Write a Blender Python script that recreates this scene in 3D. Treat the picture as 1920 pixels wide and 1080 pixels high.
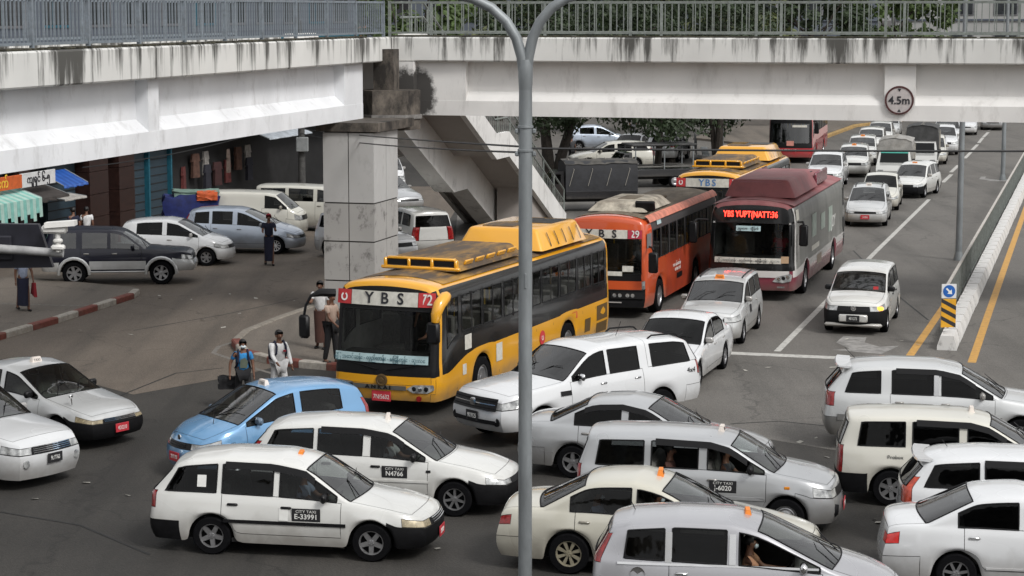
import bpy, bmesh, math, random
from mathutils import Vector, Matrix
R = math.radians
rnd = random.Random(7)
for o in list(bpy.data.objects): bpy.data.objects.remove(o)
SC = bpy.context.scene
COL = SC.collection

# ------------------------------------------------------------------ camera, sky, sun, exposure
cam_d = bpy.data.cameras.new('camera'); cam = bpy.data.objects.new('camera', cam_d); COL.objects.link(cam)
cam.location = (0, 0, 8.4); cam.rotation_euler = (R(90) - math.atan(520 / 3900), 0, 0)
cam_d.sensor_width = 36; cam_d.lens = 36 * 3900 / 1920; cam_d.clip_start = 0.5; cam_d.clip_end = 3000
SC.camera = cam
W = bpy.data.worlds.new('World'); SC.world = W; W.use_nodes = True
nt = W.node_tree; nt.nodes.clear()
SUN_EL, SUN_ROT = R(44), R(138)
sky = nt.nodes.new('ShaderNodeTexSky'); sky.sky_type = 'NISHITA'; sky.sun_disc = False
sky.sun_elevation = SUN_EL; sky.sun_rotation = SUN_ROT; sky.dust_density = 4.0; sky.air_density = 1.0
hs = nt.nodes.new('ShaderNodeHueSaturation'); hs.inputs['Saturation'].default_value = 0.16   # overcast: nearly white
# cloud deck of an overcast day: brighter overhead than at the horizon, softly mottled, the same all round
geo = nt.nodes.new('ShaderNodeTexCoord'); sxyz = nt.nodes.new('ShaderNodeSeparateXYZ'); nt.links.new(geo.outputs['Generated'], sxyz.inputs[0])
grad = nt.nodes.new('ShaderNodeMapRange'); grad.inputs['From Min'].default_value = 0; grad.inputs['From Max'].default_value = 1; grad.inputs['To Min'].default_value = 3.9; grad.inputs['To Max'].default_value = 4.9
nt.links.new(sxyz.outputs['Z'], grad.inputs['Value'])
cl = nt.nodes.new('ShaderNodeTexNoise'); cl.inputs['Scale'].default_value = 3.2; cl.inputs['Detail'].default_value = 5; nt.links.new(geo.outputs['Generated'], cl.inputs['Vector'])
clr = nt.nodes.new('ShaderNodeMapRange'); clr.inputs['From Min'].default_value = .3; clr.inputs['From Max'].default_value = .7; clr.inputs['To Min'].default_value = .72; clr.inputs['To Max'].default_value = 1.28; nt.links.new(cl.outputs['Fac'], clr.inputs['Value'])
mul = nt.nodes.new('ShaderNodeMath'); mul.operation = 'MULTIPLY'; nt.links.new(grad.outputs[0], mul.inputs[0]); nt.links.new(clr.outputs[0], mul.inputs[1])
vm = nt.nodes.new('ShaderNodeVectorMath'); vm.operation = 'SCALE'
bg = nt.nodes.new('ShaderNodeBackground'); bg.inputs['Strength'].default_value = 0.088
wo = nt.nodes.new('ShaderNodeOutputWorld')
nt.links.new(sky.outputs[0], hs.inputs['Color']); gm = nt.nodes.new('ShaderNodeGamma'); gm.inputs['Gamma'].default_value = .4; nt.links.new(hs.outputs[0], gm.inputs['Color']); nt.links.new(gm.outputs[0], vm.inputs[0]); nt.links.new(mul.outputs[0], vm.inputs['Scale']); nt.links.new(vm.outputs[0], bg.inputs[0]); nt.links.new(bg.outputs[0], wo.inputs[0])
sun_d = bpy.data.lights.new('sun', 'SUN'); sun = bpy.data.objects.new('sun', sun_d); COL.objects.link(sun)
sun_d.energy = 1.5; sun_d.angle = R(14); sun_d.color = (1.0, 0.98, 0.95)
# direction towards the sun: rotation measured from +Y, clockwise
_sd = Vector((math.sin(SUN_ROT) * math.cos(SUN_EL), math.cos(SUN_ROT) * math.cos(SUN_EL), math.sin(SUN_EL)))
sun.rotation_euler = _sd.to_track_quat('Z', 'Y').to_euler()
SC.view_settings.view_transform = 'Standard'; SC.view_settings.look = 'None'
SC.view_settings.exposure = 0.41; SC.view_settings.gamma = 1.0; SC.view_settings.use_curve_mapping = False
SC.cycles.max_bounces = 6; SC.cycles.transparent_max_bounces = 12; SC.cycles.use_denoising = True
SC.cycles.caustics_reflective = False; SC.cycles.caustics_refractive = False

# ------------------------------------------------------------------ materials
MATS = {}
def _nodes(name):
    m = bpy.data.materials.new(name); m.use_nodes = True; m.node_tree.nodes.clear()
    t = m.node_tree; out = t.nodes.new('ShaderNodeOutputMaterial')
    MATS[name] = m
    return m, t, out
def mat(name, col, rough=0.6, metal=0.0, var=0.12, scale=6.0, coat=0.0, bump=0.0, bscale=60.0, emit=None, es=0.0, col2=None, coords='Object', dirt=0.0, dirtcol=(0.16, 0.13, 0.1), spec=0.5, stretch=None, dpos=(.48, .74), ddet=8, det=6):
    """procedural principled material: base colour mottled by noise, optional second colour, dirt blotches and fine bump"""
    if name in MATS: return MATS[name]
    m, t, out = _nodes(name)
    N, L = t.nodes, t.links
    b = N.new('ShaderNodeBsdfPrincipled'); L.new(b.outputs[0], out.inputs[0])
    tc = N.new('ShaderNodeTexCoord'); src = tc.outputs[coords]
    if stretch:
        mp = N.new('ShaderNodeMapping'); mp.inputs['Scale'].default_value = stretch; L.new(src, mp.inputs[0]); src = mp.outputs[0]
    n = N.new('ShaderNodeTexNoise'); n.inputs['Scale'].default_value = scale; n.inputs['Detail'].default_value = det; n.inputs['Roughness'].default_value = .62
    L.new(src, n.inputs['Vector'])
    r = N.new('ShaderNodeValToRGB')
    c2 = col2 or tuple(max(0, c * (1 - var * 1.6)) for c in col)
    c1 = tuple(min(1, c * (1 + var * .6)) for c in col) if not col2 else col
    r.color_ramp.elements[0].position = .32; r.color_ramp.elements[1].position = .68
    r.color_ramp.elements[0].color = (*c2, 1); r.color_ramp.elements[1].color = (*c1, 1)
    L.new(n.outputs['Fac'], r.inputs[0]); csock = r.outputs[0]
    if dirt > 0:
        n2 = N.new('ShaderNodeTexNoise'); n2.inputs['Scale'].default_value = scale * .45; n2.inputs['Detail'].default_value = ddet; n2.inputs['Roughness'].default_value = .7
        L.new(src, n2.inputs['Vector'])
        r2 = N.new('ShaderNodeValToRGB'); r2.color_ramp.elements[0].position = dpos[0]; r2.color_ramp.elements[1].position = dpos[1]
        r2.color_ramp.elements[0].color = (0, 0, 0, 1); r2.color_ramp.elements[1].color = (dirt, dirt, dirt, 1)
        L.new(n2.outputs['Fac'], r2.inputs[0])
        mx = N.new('ShaderNodeMix'); mx.data_type = 'RGBA'; L.new(r2.outputs[0], mx.inputs['Factor']); L.new(csock, mx.inputs['A'])
        mx.inputs['B'].default_value = (*dirtcol, 1); csock = mx.outputs['Result']
    L.new(csock, b.inputs['Base Color'])
    b.inputs['Metallic'].default_value = metal; b.inputs['Specular IOR Level'].default_value = spec
    rr = N.new('ShaderNodeMapRange'); rr.inputs['To Min'].default_value = max(.02, rough - .08); rr.inputs['To Max'].default_value = min(1, rough + .1)
    L.new(n.outputs['Fac'], rr.inputs['Value']); L.new(rr.outputs[0], b.inputs['Roughness'])
    if coat: b.inputs['Coat Weight'].default_value = coat; b.inputs['Coat Roughness'].default_value = .07
    if bump:
        nb = N.new('ShaderNodeTexNoise'); nb.inputs['Scale'].default_value = bscale; nb.inputs['Detail'].default_value = 4; L.new(src, nb.inputs['Vector'])
        bp = N.new('ShaderNodeBump'); bp.inputs['Strength'].default_value = bump; bp.inputs['Distance'].default_value = .02
        L.new(nb.outputs['Fac'], bp.inputs['Height']); L.new(bp.outputs[0], b.inputs['Normal'])
    if emit:
        b.inputs['Emission Color'].default_value = (*emit, 1); b.inputs['Emission Strength'].default_value = es
    return m
def glass(name, tint, refl=1.0, ior=1.5):
    """window glass: tinted see-through plus mirror reflection by Fresnel"""
    if name in MATS: return MATS[name]
    m, t, out = _nodes(name); N, L = t.nodes, t.links
    tr = N.new('ShaderNodeBsdfTransparent'); tr.inputs[0].default_value = (*tint, 1)
    gl = N.new('ShaderNodeBsdfGlossy'); gl.inputs['Roughness'].default_value = .03; gl.inputs['Color'].default_value = (refl, refl, refl, 1)
    fr = N.new('ShaderNodeFresnel'); fr.inputs['IOR'].default_value = ior
    tc = N.new('ShaderNodeTexCoord'); n = N.new('ShaderNodeTexNoise'); n.inputs['Scale'].default_value = 3; L.new(tc.outputs['Object'], n.inputs['Vector'])
    bp = N.new('ShaderNodeBump'); bp.inputs['Strength'].default_value = .05; bp.inputs['Distance'].default_value = .05; L.new(n.outputs['Fac'], bp.inputs['Height'])
    L.new(bp.outputs[0], gl.inputs['Normal'])
    mx = N.new('ShaderNodeMixShader'); L.new(fr.outputs[0], mx.inputs[0]); L.new(tr.outputs[0], mx.inputs[1]); L.new(gl.outputs[0], mx.inputs[2])
    L.new(mx.outputs[0], out.inputs[0])
    return m
def paint(name, col, rough=.28, metal=0.0, dirt=.25):
    """clear-coated body paint with dull film and road dust thrown up on the lower panels"""
    m = mat(name, col, rough=rough, metal=metal, var=.02, scale=1.6, coat=1.0, dirt=dirt * .7, dirtcol=tuple(c * .72 + .015 for c in col), dpos=(.36, .9), ddet=0, det=0)
    N, L = m.node_tree.nodes, m.node_tree.links; b = next(n for n in N if n.type == 'BSDF_PRINCIPLED'); src = b.inputs['Base Color'].links[0].from_socket
    tc = N.new('ShaderNodeTexCoord'); sp = N.new('ShaderNodeSeparateXYZ'); L.new(tc.outputs['Object'], sp.inputs[0])
    n = N.new('ShaderNodeTexNoise'); n.inputs['Scale'].default_value = 3.0; n.inputs['Detail'].default_value = 5; L.new(tc.outputs['Object'], n.inputs['Vector'])
    a = N.new('ShaderNodeMath'); a.operation = 'MULTIPLY_ADD'; L.new(n.outputs['Fac'], a.inputs[0]); a.inputs[1].default_value = -.55; L.new(sp.outputs['Z'], a.inputs[2])
    r = N.new('ShaderNodeMapRange'); r.inputs['From Min'].default_value = -.05; r.inputs['From Max'].default_value = .42; r.inputs['To Min'].default_value = .55 + dirt * .4; r.inputs['To Max'].default_value = 0; L.new(a.outputs[0], r.inputs['Value'])
    x = N.new('ShaderNodeMix'); x.data_type = 'RGBA'; L.new(r.outputs[0], x.inputs['Factor']); L.new(src, x.inputs['A']); x.inputs['B'].default_value = (.17, .15, .125, 1); L.new(x.outputs['Result'], b.inputs['Base Color'])
    cr = N.new('ShaderNodeMapRange'); cr.inputs['To Min'].default_value = 1; cr.inputs['To Max'].default_value = .2; L.new(r.outputs[0], cr.inputs['Value']); L.new(cr.outputs[0], b.inputs['Coat Weight'])
    return m

# ------------------------------------------------------------------ mesh helpers
def mesh_obj(name, verts, faces, m, parent=None, smooth=False, loc=None, rot=None):
    me = bpy.data.meshes.new(name); me.from_pydata([tuple(v) for v in verts], [], faces); me.update()
    if m: me.materials.append(m)
    if smooth: shade(me, smooth if smooth is not True else 40)
    return link(name, me, parent, loc, rot)
def shade(me, ang=40):
    me.polygons.foreach_set('use_smooth', [True] * len(me.polygons))
    if hasattr(me, 'set_sharp_from_angle'): me.set_sharp_from_angle(angle=R(ang))
def link(name, me, parent=None, loc=None, rot=None):
    o = bpy.data.objects.new(name, me); COL.objects.link(o)
    if parent: o.parent = parent
    if loc is not None: o.location = loc
    if rot is not None: o.rotation_euler = rot
    return o
def thing(name, label, cat, loc=(0, 0, 0), rz=0, group=None):
    o = bpy.data.objects.new(name, None); COL.objects.link(o); o.location = loc; o.rotation_euler = (0, 0, rz); o.empty_display_size = .2
    return tag(o, label, cat, group)
def tag(o, label=None, cat=None, group=None, kind=None):
    if label: o['label'] = label
    if cat: o['category'] = cat
    if group: o['group'] = group
    if kind: o['kind'] = kind
    return o
class MB:
    """collects boxes, tubes, prisms into one mesh"""
    def __init__(s): s.v = []; s.f = []
    def add(s, v, f):
        k = len(s.v); s.v += [tuple(p) for p in v]; s.f += [tuple(i + k for i in q) for q in f]; return s
    def box(s, c, d, rz=0, bev=0.0, m=None):
        x, y, z = d[0] / 2, d[1] / 2, d[2] / 2
        if bev > 0:
            b = min(bev, x * .9, y * .9, z * .9); v = []
            for sx in (-1, 1):
                for sy in (-1, 1):
                    for sz in (-1, 1):
                        v += [(sx * x, sy * (y - b), sz * (z - b)), (sx * (x - b), sy * y, sz * (z - b)), (sx * (x - b), sy * (y - b), sz * z)]
            bm = bmesh.new(); vs = [bm.verts.new(p) for p in v]; r = bmesh.ops.convex_hull(bm, input=vs)
            bmesh.ops.dissolve_limit(bm, angle_limit=.02, verts=bm.verts, edges=bm.edges)
            bm.verts.index_update(); v = [p.co.copy() for p in bm.verts]; f = [[q.index for q in fc.verts] for fc in bm.faces]; bm.free()
        else:
            v = [Vector((sx * x, sy * y, sz * z)) for sx in (-1, 1) for sy in (-1, 1) for sz in (-1, 1)]
            f = [(0, 1, 3, 2), (4, 6, 7, 5), (0, 4, 5, 1), (2, 3, 7, 6), (0, 2, 6, 4), (1, 5, 7, 3)]
        M = Matrix.Translation(c) @ Matrix.Rotation(rz, 4, 'Z')
        if m is not None: M = M @ m
        return s.add([M @ Vector(p) for p in v], f)
    def tube(s, pts, r, n=8, cap=True):
        pts = [Vector(p) for p in pts]; rs = r if isinstance(r, (list, tuple)) else [r] * len(pts); v = []; f = []
        for i, p in enumerate(pts):
            d = (pts[min(i + 1, len(pts) - 1)] - pts[max(i - 1, 0)]).normalized()
            a = d.orthogonal() if i == 0 else (pa - d * pa.dot(d))
            if a.length < 1e-6: a = d.orthogonal()
            a.normalize(); pa = a; b = d.cross(a)
            v += [p + (a * math.cos(2 * math.pi * k / n) + b * math.sin(2 * math.pi * k / n)) * rs[i] for k in range(n)]
        for i in range(len(pts) - 1):
            for k in range(n): f.append((i * n + k, i * n + (k + 1) % n, (i + 1) * n + (k + 1) % n, (i + 1) * n + k))
        if cap: f.append(tuple(range(n - 1, -1, -1))); f.append(tuple((len(pts) - 1) * n + k for k in range(n)))
        return s.add(v, f)
    def lathe(s, prof, n=24, axis='Z', c=(0, 0, 0), close=False):
        v = []; f = []
        for (r, h) in prof:
            for k in range(n):
                a = 2 * math.pi * k / n; p = (r * math.cos(a), r * math.sin(a), h)
                if axis == 'Y': p = (p[0], h, p[1])
                if axis == 'X': p = (h, p[0], p[1])
                v.append((p[0] + c[0], p[1] + c[1], p[2] + c[2]))
        m = len(prof)
        for i in range(m - (0 if close else 1)):
            for k in range(n):
                q = (i * n + k, i * n + (k + 1) % n, ((i + 1) % m) * n + (k + 1) % n, ((i + 1) % m) * n + k)
                f.append(q if axis != 'Y' else q[::-1])
        return s.add(v, f)
    def prism(s, poly, z0, z1):
        n = len(poly); v = [(x, y, z0) for x, y in poly] + [(x, y, z1) for x, y in poly]
        f = [tuple(range(n - 1, -1, -1)), tuple(range(n, 2 * n))] + [(i, (i + 1) % n, n + (i + 1) % n, n + i) for i in range(n)]
        return s.add(v, f)
    def obj(s, name, m, parent=None, smooth=False, loc=None, rot=None):
        return mesh_obj(name, s.v, s.f, m, parent, smooth, loc, rot)
def copy_tree(o, parent=None):
    c = o.copy(); COL.objects.link(c); c.parent = parent
    for ch in list(o.children): copy_tree(ch, c)
    return c
TS = bpy.data.scenes.new('workbench')       # scratch scene: modifiers and lettering are evaluated here, removed at the end
def evaluate(o):
    vl = TS.view_layers[0]; vl.update(); return bpy.data.meshes.new_from_object(o.evaluated_get(vl.depsgraph))
def baked(name, me, mods):
    """run modifiers on a mesh once and return the finished mesh"""
    o = bpy.data.objects.new('tmp', me); TS.collection.objects.link(o)
    for typ, kw in mods:
        md = o.modifiers.new(typ, typ)
        for k, v in kw.items(): setattr(md, k, v)
    r = evaluate(o); r.name = name; bpy.data.objects.remove(o)
    return r
_TX = {}
def text(name, body, size, m, parent, loc, rot, ext=.004, bold=0.0, sx=1.0):
    """flat lettering as a mesh part; rot: matrix-like euler, text lies in its local XY plane"""
    key = (body, size, ext, bold)
    if key not in _TX:
        cu = bpy.data.curves.new('txt', 'FONT'); cu.body = body; cu.size = size; cu.align_x = 'CENTER'; cu.align_y = 'CENTER'; cu.extrude = ext; cu.offset = bold; cu.resolution_u = 3
        o = bpy.data.objects.new('tmp', cu); TS.collection.objects.link(o)
        me = evaluate(o); bpy.data.objects.remove(o); bpy.data.curves.remove(cu)
        me.materials.clear(); _TX[key] = me
    me = _TX[key]
    mm = me.copy(); mm.materials.append(m)
    o = link(name, mm, parent, loc, rot); o.scale = (sx, 1, 1)
    return o
def lerp(a, b, t): return a + (b - a) * t
def interp(tab, x):
    """piecewise linear; tab sorted by falling or rising x"""
    if tab[0][0] > tab[-1][0]: tab = tab[::-1]
    if x <= tab[0][0]: return tab[0][1]
    for (x0, y0), (x1, y1) in zip(tab, tab[1:]):
        if x <= x1: return y0 + (y1 - y0) * (x - x0) / (x1 - x0) if x1 > x0 else y1
    return tab[-1][1]

def setmat(o, m):
    if len(o.data.materials) == 0: o.data.materials.append(None)
    o.material_slots[0].link = 'OBJECT'; o.material_slots[0].material = m
    return o

_CM = {}
def cmesh(key, fn):
    if key not in _CM:
        b = fn(); me = bpy.data.meshes.new(key if isinstance(key, str) else key[0]); me.from_pydata(b.v, [], b.f); me.materials.append(None); shade(me, 40); _CM[key] = me
    return _CM[key]
def part(name, key, fn, m, parent, loc=None, rot=None): return setmat(link(name, cmesh(key, fn), parent, loc, rot), m)
M_TYRE = mat('tyre_rubber', (.008, .008, .009), .95, var=.2, scale=20, spec=.05)
M_LINE = mat('bus_lining', (.30, .30, .29), .8, var=.12, scale=5)
M_CARL = mat('car_lining', (.10, .098, .094), .85, var=.15, scale=8)
M_DARK = mat('dark_interior', (.03, .03, .03), .8, var=.2, scale=10)
M_DASH = mat('dashboard_grey', (.17, .17, .165), .75, var=.15, scale=10)
M_VIS = mat('smoked_visor', (.012, .012, .013), .7, var=.1, spec=.2)
M_UNDER = mat('underbody_black', (.012, .012, .012), .9, var=.2)
M_SEAT = mat('seat_cloth', (.14, .135, .125), .9, var=.2, scale=20)
M_BLACKP = mat('black_plastic', (.008, .008, .009), .65, spec=.15, var=.25, scale=12)
M_TRIM = mat('black_trim', (.009, .009, .010), .4, spec=.25, var=.15, scale=12)
M_CHROME = mat('chrome', (.72, .72, .72), .14, metal=1.0, var=.05)
M_SILVERP = mat('rim_silver', (.42, .42, .43), .35, metal=.8, var=.12, scale=14, dirt=.4, dirtcol=(.12, .11, .1))
M_LAMP = mat('lamp_lens', (.66, .67, .66), .12, metal=.3, col2=(.13, .135, .14), scale=7, coat=1.0)
M_LAMPY = mat('lamp_yellowed', (.36, .30, .19), .25, metal=.2, var=.3, scale=12, coat=.6)
M_TAIL = mat('tail_lens', (.30, .012, .012), .15, var=.35, scale=14, coat=1.0)
M_TAILB = mat('brake_lit', (.5, .02, .02), .15, var=.3, scale=14, coat=1.0, emit=(1, .05, .03), es=.1)
M_AMBER = mat('amber_lens', (.8, .28, .02), .25, var=.2, scale=14, coat=.6)
M_RED_PL = mat('plate_red', (.52, .035, .05), .5, var=.12, scale=20)
M_BLK_PL = mat('plate_black', (.018, .018, .02), .5, var=.12, scale=20)
M_WHT = mat('white_lettering', (.75, .75, .72), .6, var=.06)
M_INK = mat('dark_lettering', (.02, .02, .025), .6, var=.06)
M_TAXI = mat('taxi_orange', (.85, .25, .03), .5, var=.12, scale=20)
M_TAXIW = mat('taxi_white', (.75, .68, .62), .5, var=.12, scale=20)
G_CLEAR = glass('glass_clear', (.66, .72, .68), ior=2.3)
G_BUSW = glass('glass_bus', (.78, .80, .78), ior=1.28)
G_MID = glass('glass_tinted', (.32, .34, .34), ior=1.9)
G_SIDE = glass('glass_side', (.40, .42, .42), ior=1.36)
G_DARK = glass('glass_dark', (.13, .135, .14), ior=1.30)


_o = ['first', 'second', 'third', 'fourth', 'fifth', 'sixth', 'seventh', 'eighth', 'ninth', 'tenth', 'eleventh', 'twelfth', 'thirteenth', 'fourteenth', 'fifteenth', 'sixteenth', 'seventeenth', 'eighteenth', 'nineteenth']
ORD = _o + [x for t, th in (('twenty', 'twentieth'), ('thirty', 'thirtieth'), ('forty', 'fortieth')) for x in [th] + [f'{t} {q}' for q in _o[:9]]]
# ------------------------------------------------------------------ setting materials
def asphalt(name, c1, c2, patch):
    m, t, out = _nodes(name); N, L = t.nodes, t.links
    b = N.new('ShaderNodeBsdfPrincipled'); L.new(b.outputs[0], out.inputs[0]); tc = N.new('ShaderNodeTexCoord')
    def noise(sc, det=6, rough=.6, st=None):
        n = N.new('ShaderNodeTexNoise'); n.inputs['Scale'].default_value = sc; n.inputs['Detail'].default_value = det; n.inputs['Roughness'].default_value = rough
        if st:
            mp = N.new('ShaderNodeMapping'); mp.inputs['Scale'].default_value = st; mp.inputs['Rotation'].default_value = (0, 0, R(16)); L.new(tc.outputs['Object'], mp.inputs[0]); L.new(mp.outputs[0], n.inputs['Vector'])
        else: L.new(tc.outputs['Object'], n.inputs['Vector'])
        return n.outputs['Fac']
    def ramp(s, p0, p1, a, bb):
        r = N.new('ShaderNodeValToRGB'); r.color_ramp.elements[0].position = p0; r.color_ramp.elements[1].position = p1
        r.color_ramp.elements[0].color = (*a, 1); r.color_ramp.elements[1].color = (*bb, 1); L.new(s, r.inputs[0]); return r.outputs[0]
    def mixc(f, a, bb, bt='MIX'):
        x = N.new('ShaderNodeMix'); x.data_type = 'RGBA'; x.blend_type = bt
        L.new(f, x.inputs['Factor']) if not isinstance(f, float) else setattr(x.inputs['Factor'], 'default_value', f)
        L.new(a, x.inputs['A']) if not isinstance(a, tuple) else setattr(x.inputs['A'], 'default_value', (*a, 1))
        L.new(bb, x.inputs['B']) if not isinstance(bb, tuple) else setattr(x.inputs['B'], 'default_value', (*bb, 1))
        return x.outputs['Result']
    base = ramp(noise(.22, 8, .65), .35, .65, c1, c2)
    base = mixc(ramp(noise(.5, 6, .6, (1.6, .12, 1)), .47, .68, (0, 0, 0), (.95, .95, .95)), base, patch)              # worn tracks and stains along the lanes
    v = N.new('ShaderNodeTexVoronoi'); v.inputs['Scale'].default_value = 34; L.new(tc.outputs['Object'], v.inputs['Vector'])
    agg = ramp(v.outputs['Distance'], .0, .7, (.62, .62, .62), (1.25, 1.25, 1.22))
    base = mixc(1.0, base, agg, 'MULTIPLY')
    fine = ramp(noise(70, 3, .7), .3, .75, (.7, .7, .7), (1.3, 1.3, 1.3)); base = mixc(1.0, base, fine, 'MULTIPLY')
    oil = ramp(noise(.9, 7, .75), .60, .74, (0, 0, 0), (.6, .6, .6)); base = mixc(oil, base, tuple(c * .5 for c in c1))
    ck = N.new('ShaderNodeTexVoronoi'); ck.feature = 'DISTANCE_TO_EDGE'; ck.inputs['Scale'].default_value = .16
    wv = N.new('ShaderNodeTexNoise'); wv.inputs['Scale'].default_value = 1.3; L.new(tc.outputs['Object'], wv.inputs['Vector'])
    va = N.new('ShaderNodeVectorMath'); va.operation = 'MULTIPLY_ADD'; L.new(wv.outputs['Color'], va.inputs[0]); va.inputs[1].default_value = (1.4, 1.4, 0); L.new(tc.outputs['Object'], va.inputs[2]); L.new(va.outputs[0], ck.inputs['Vector'])
    cr = ramp(ck.outputs['Distance'], .0, .006, (.55, .55, .55), (0, 0, 0)); base = mixc(cr, base, tuple(c * .35 for c in c1))
    L.new(base, b.inputs['Base Color']); b.inputs['Roughness'].default_value = .82
    bp = N.new('ShaderNodeBump'); bp.inputs['Strength'].default_value = .35; bp.inputs['Distance'].default_value = .012; L.new(v.outputs['Distance'], bp.inputs['Height']); L.new(bp.outputs[0], b.inputs['Normal'])
    return m
M_ASPH = asphalt('asphalt', (.026, .0238, .0215), (.044, .0402, .0362), (.020, .0185, .017))
M_PAVE = asphalt('pavement', (.13, .112, .095), (.175, .15, .128), (.10, .088, .076))
def grimy(name, col, grime, amt=.5, sx=3.0, sz=.35, streak=True, zlo=None, zhi=None, thr=(.54, .68), stain=None):
    """painted concrete with weathering: run-off streaks hanging from the top edge, blotches"""
    m, t, out = _nodes(name); N, L = t.nodes, t.links
    b = N.new('ShaderNodeBsdfPrincipled'); L.new(b.outputs[0], out.inputs[0]); tc = N.new('ShaderNodeTexCoord')
    mp = N.new('ShaderNodeMapping'); mp.inputs['Scale'].default_value = (sx, sx, sz); L.new(tc.outputs['Object'], mp.inputs[0])
    n = N.new('ShaderNodeTexNoise'); n.inputs['Scale'].default_value = 1.6; n.inputs['Detail'].default_value = 9; n.inputs['Roughness'].default_value = .72; L.new(mp.outputs[0], n.inputs['Vector'])
    n2 = N.new('ShaderNodeTexNoise'); n2.inputs['Scale'].default_value = .8; n2.inputs['Detail'].default_value = 7; L.new(tc.outputs['Object'], n2.inputs['Vector'])
    r = N.new('ShaderNodeValToRGB'); r.color_ramp.elements[0].position = thr[0]; r.color_ramp.elements[1].position = thr[1]
    r.color_ramp.elements[0].color = (0, 0, 0, 1); r.color_ramp.elements[1].color = (amt, amt, amt, 1)
    if zlo is not None:        # more run-off near the top edge of the piece
        sp = N.new('ShaderNodeSeparateXYZ'); L.new(tc.outputs['Object'], sp.inputs[0])
        mr = N.new('ShaderNodeMapRange'); mr.inputs['From Min'].default_value = zlo; mr.inputs['From Max'].default_value = zhi; mr.inputs['To Min'].default_value = -.06; mr.inputs['To Max'].default_value = .12
        L.new(sp.outputs['Z'], mr.inputs['Value']); ad = N.new('ShaderNodeMath'); ad.operation = 'ADD'; L.new(n.outputs['Fac'], ad.inputs[0]); L.new(mr.outputs[0], ad.inputs[1]); n3 = N.new('ShaderNodeTexNoise'); n3.inputs['Scale'].default_value = .42; n3.inputs['Detail'].default_value = 3; L.new(tc.outputs['Object'], n3.inputs['Vector']); a3 = N.new('ShaderNodeMath'); a3.operation = 'MULTIPLY_ADD'; L.new(n3.outputs['Fac'], a3.inputs[0]); a3.inputs[1].default_value = .42; a3.inputs[2].default_value = -.185; a4 = N.new('ShaderNodeMath'); a4.operation = 'ADD'; L.new(ad.outputs[0], a4.inputs[0]); L.new(a3.outputs[0], a4.inputs[1]); L.new(a4.outputs[0], r.inputs[0])
    else: L.new(n.outputs['Fac'], r.inputs[0])
    r2 = N.new('ShaderNodeValToRGB'); r2.color_ramp.elements[0].position = .3; r2.color_ramp.elements[1].position = .7
    r2.color_ramp.elements[0].color = (*[c * .86 for c in col], 1); r2.color_ramp.elements[1].color = (*col, 1); L.new(n2.outputs['Fac'], r2.inputs[0])
    mx = N.new('ShaderNodeMix'); mx.data_type = 'RGBA'; L.new(r.outputs[0], mx.inputs['Factor']); L.new(r2.outputs[0], mx.inputs['A']); mx.inputs['B'].default_value = (*grime, 1)
    res = mx.outputs['Result']
    for (cx, cy, cz, rad_) in (stain or []):       # patch of black mould with a ragged edge
        vd = N.new('ShaderNodeVectorMath'); vd.operation = 'DISTANCE'; L.new(tc.outputs['Object'], vd.inputs[0]); vd.inputs[1].default_value = (cx, cy, cz)
        nn = N.new('ShaderNodeTexNoise'); nn.inputs['Scale'].default_value = 2.6; nn.inputs['Detail'].default_value = 9; nn.inputs['Roughness'].default_value = .75; L.new(tc.outputs['Object'], nn.inputs['Vector'])
        ma_ = N.new('ShaderNodeMath'); ma_.operation = 'MULTIPLY_ADD'; L.new(nn.outputs['Fac'], ma_.inputs[0]); ma_.inputs[1].default_value = 1.1 * rad_; L.new(vd.outputs['Value'], ma_.inputs[2])
        mr_ = N.new('ShaderNodeMapRange'); mr_.inputs['From Min'].default_value = rad_ * 1.35; mr_.inputs['From Max'].default_value = rad_ * 1.6; mr_.inputs['To Min'].default_value = .95; mr_.inputs['To Max'].default_value = 0; L.new(ma_.outputs[0], mr_.inputs['Value'])
        m2 = N.new('ShaderNodeMix'); m2.data_type = 'RGBA'; L.new(mr_.outputs[0], m2.inputs['Factor']); L.new(res, m2.inputs['A']); m2.inputs['B'].default_value = (.022, .019, .017, 1); res = m2.outputs['Result']
    L.new(res, b.inputs['Base Color']); b.inputs['Roughness'].default_value = .75
    bp = N.new('ShaderNodeBump'); bp.inputs['Strength'].default_value = .2; bp.inputs['Distance'].default_value = .02; L.new(n.outputs['Fac'], bp.inputs['Height']); L.new(bp.outputs[0], b.inputs['Normal'])
    return m
M_GIRD = grimy('girder_paint', (.80, .81, .83), (.30, .29, .28), .35, 1.0, .5, stain=[(-4.1, 59.9, 6.1, .38)])
M_GIRDR = grimy('girder_paint_dusty', (.76, .745, .725), (.4, .38, .36), .4, 1.2, .4, stain=[(-3.0, 61.4, 5.95, .85)])
M_CURB = grimy('deck_edge', (.68, .675, .65), (.05, .048, .042), .95, 1.9, .12, True, 6.7, 7.9)
M_MOULD = grimy('mouldy_concrete', (.17, .145, .12), (.012, .010, .009), .92, 1.3, .8, thr=(.34, .60))
M_COLP = grimy('column_panel', (.50, .495, .485), (.24, .23, .22), .4, 1.2, .6)
M_COLS = grimy('column_panel_stained', (.40, .39, .375), (.10, .095, .09), .9, 1.6, 1.2)
M_STAIR = grimy('stair_white', (.80, .79, .77), (.2, .19, .18), .5, 1.2, .5)
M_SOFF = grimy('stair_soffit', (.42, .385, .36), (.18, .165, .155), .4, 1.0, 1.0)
M_RAILB = mat('rail_paint_bluegrey', (.19, .22, .25), .5, var=.2, scale=8, dirt=.3, dirtcol=(.12, .1, .08))
M_RAILG = mat('rail_paint_greygreen', (.20, .22, .205), .55, var=.2, scale=8, dirt=.4, dirtcol=(.1, .1, .06))
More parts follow.
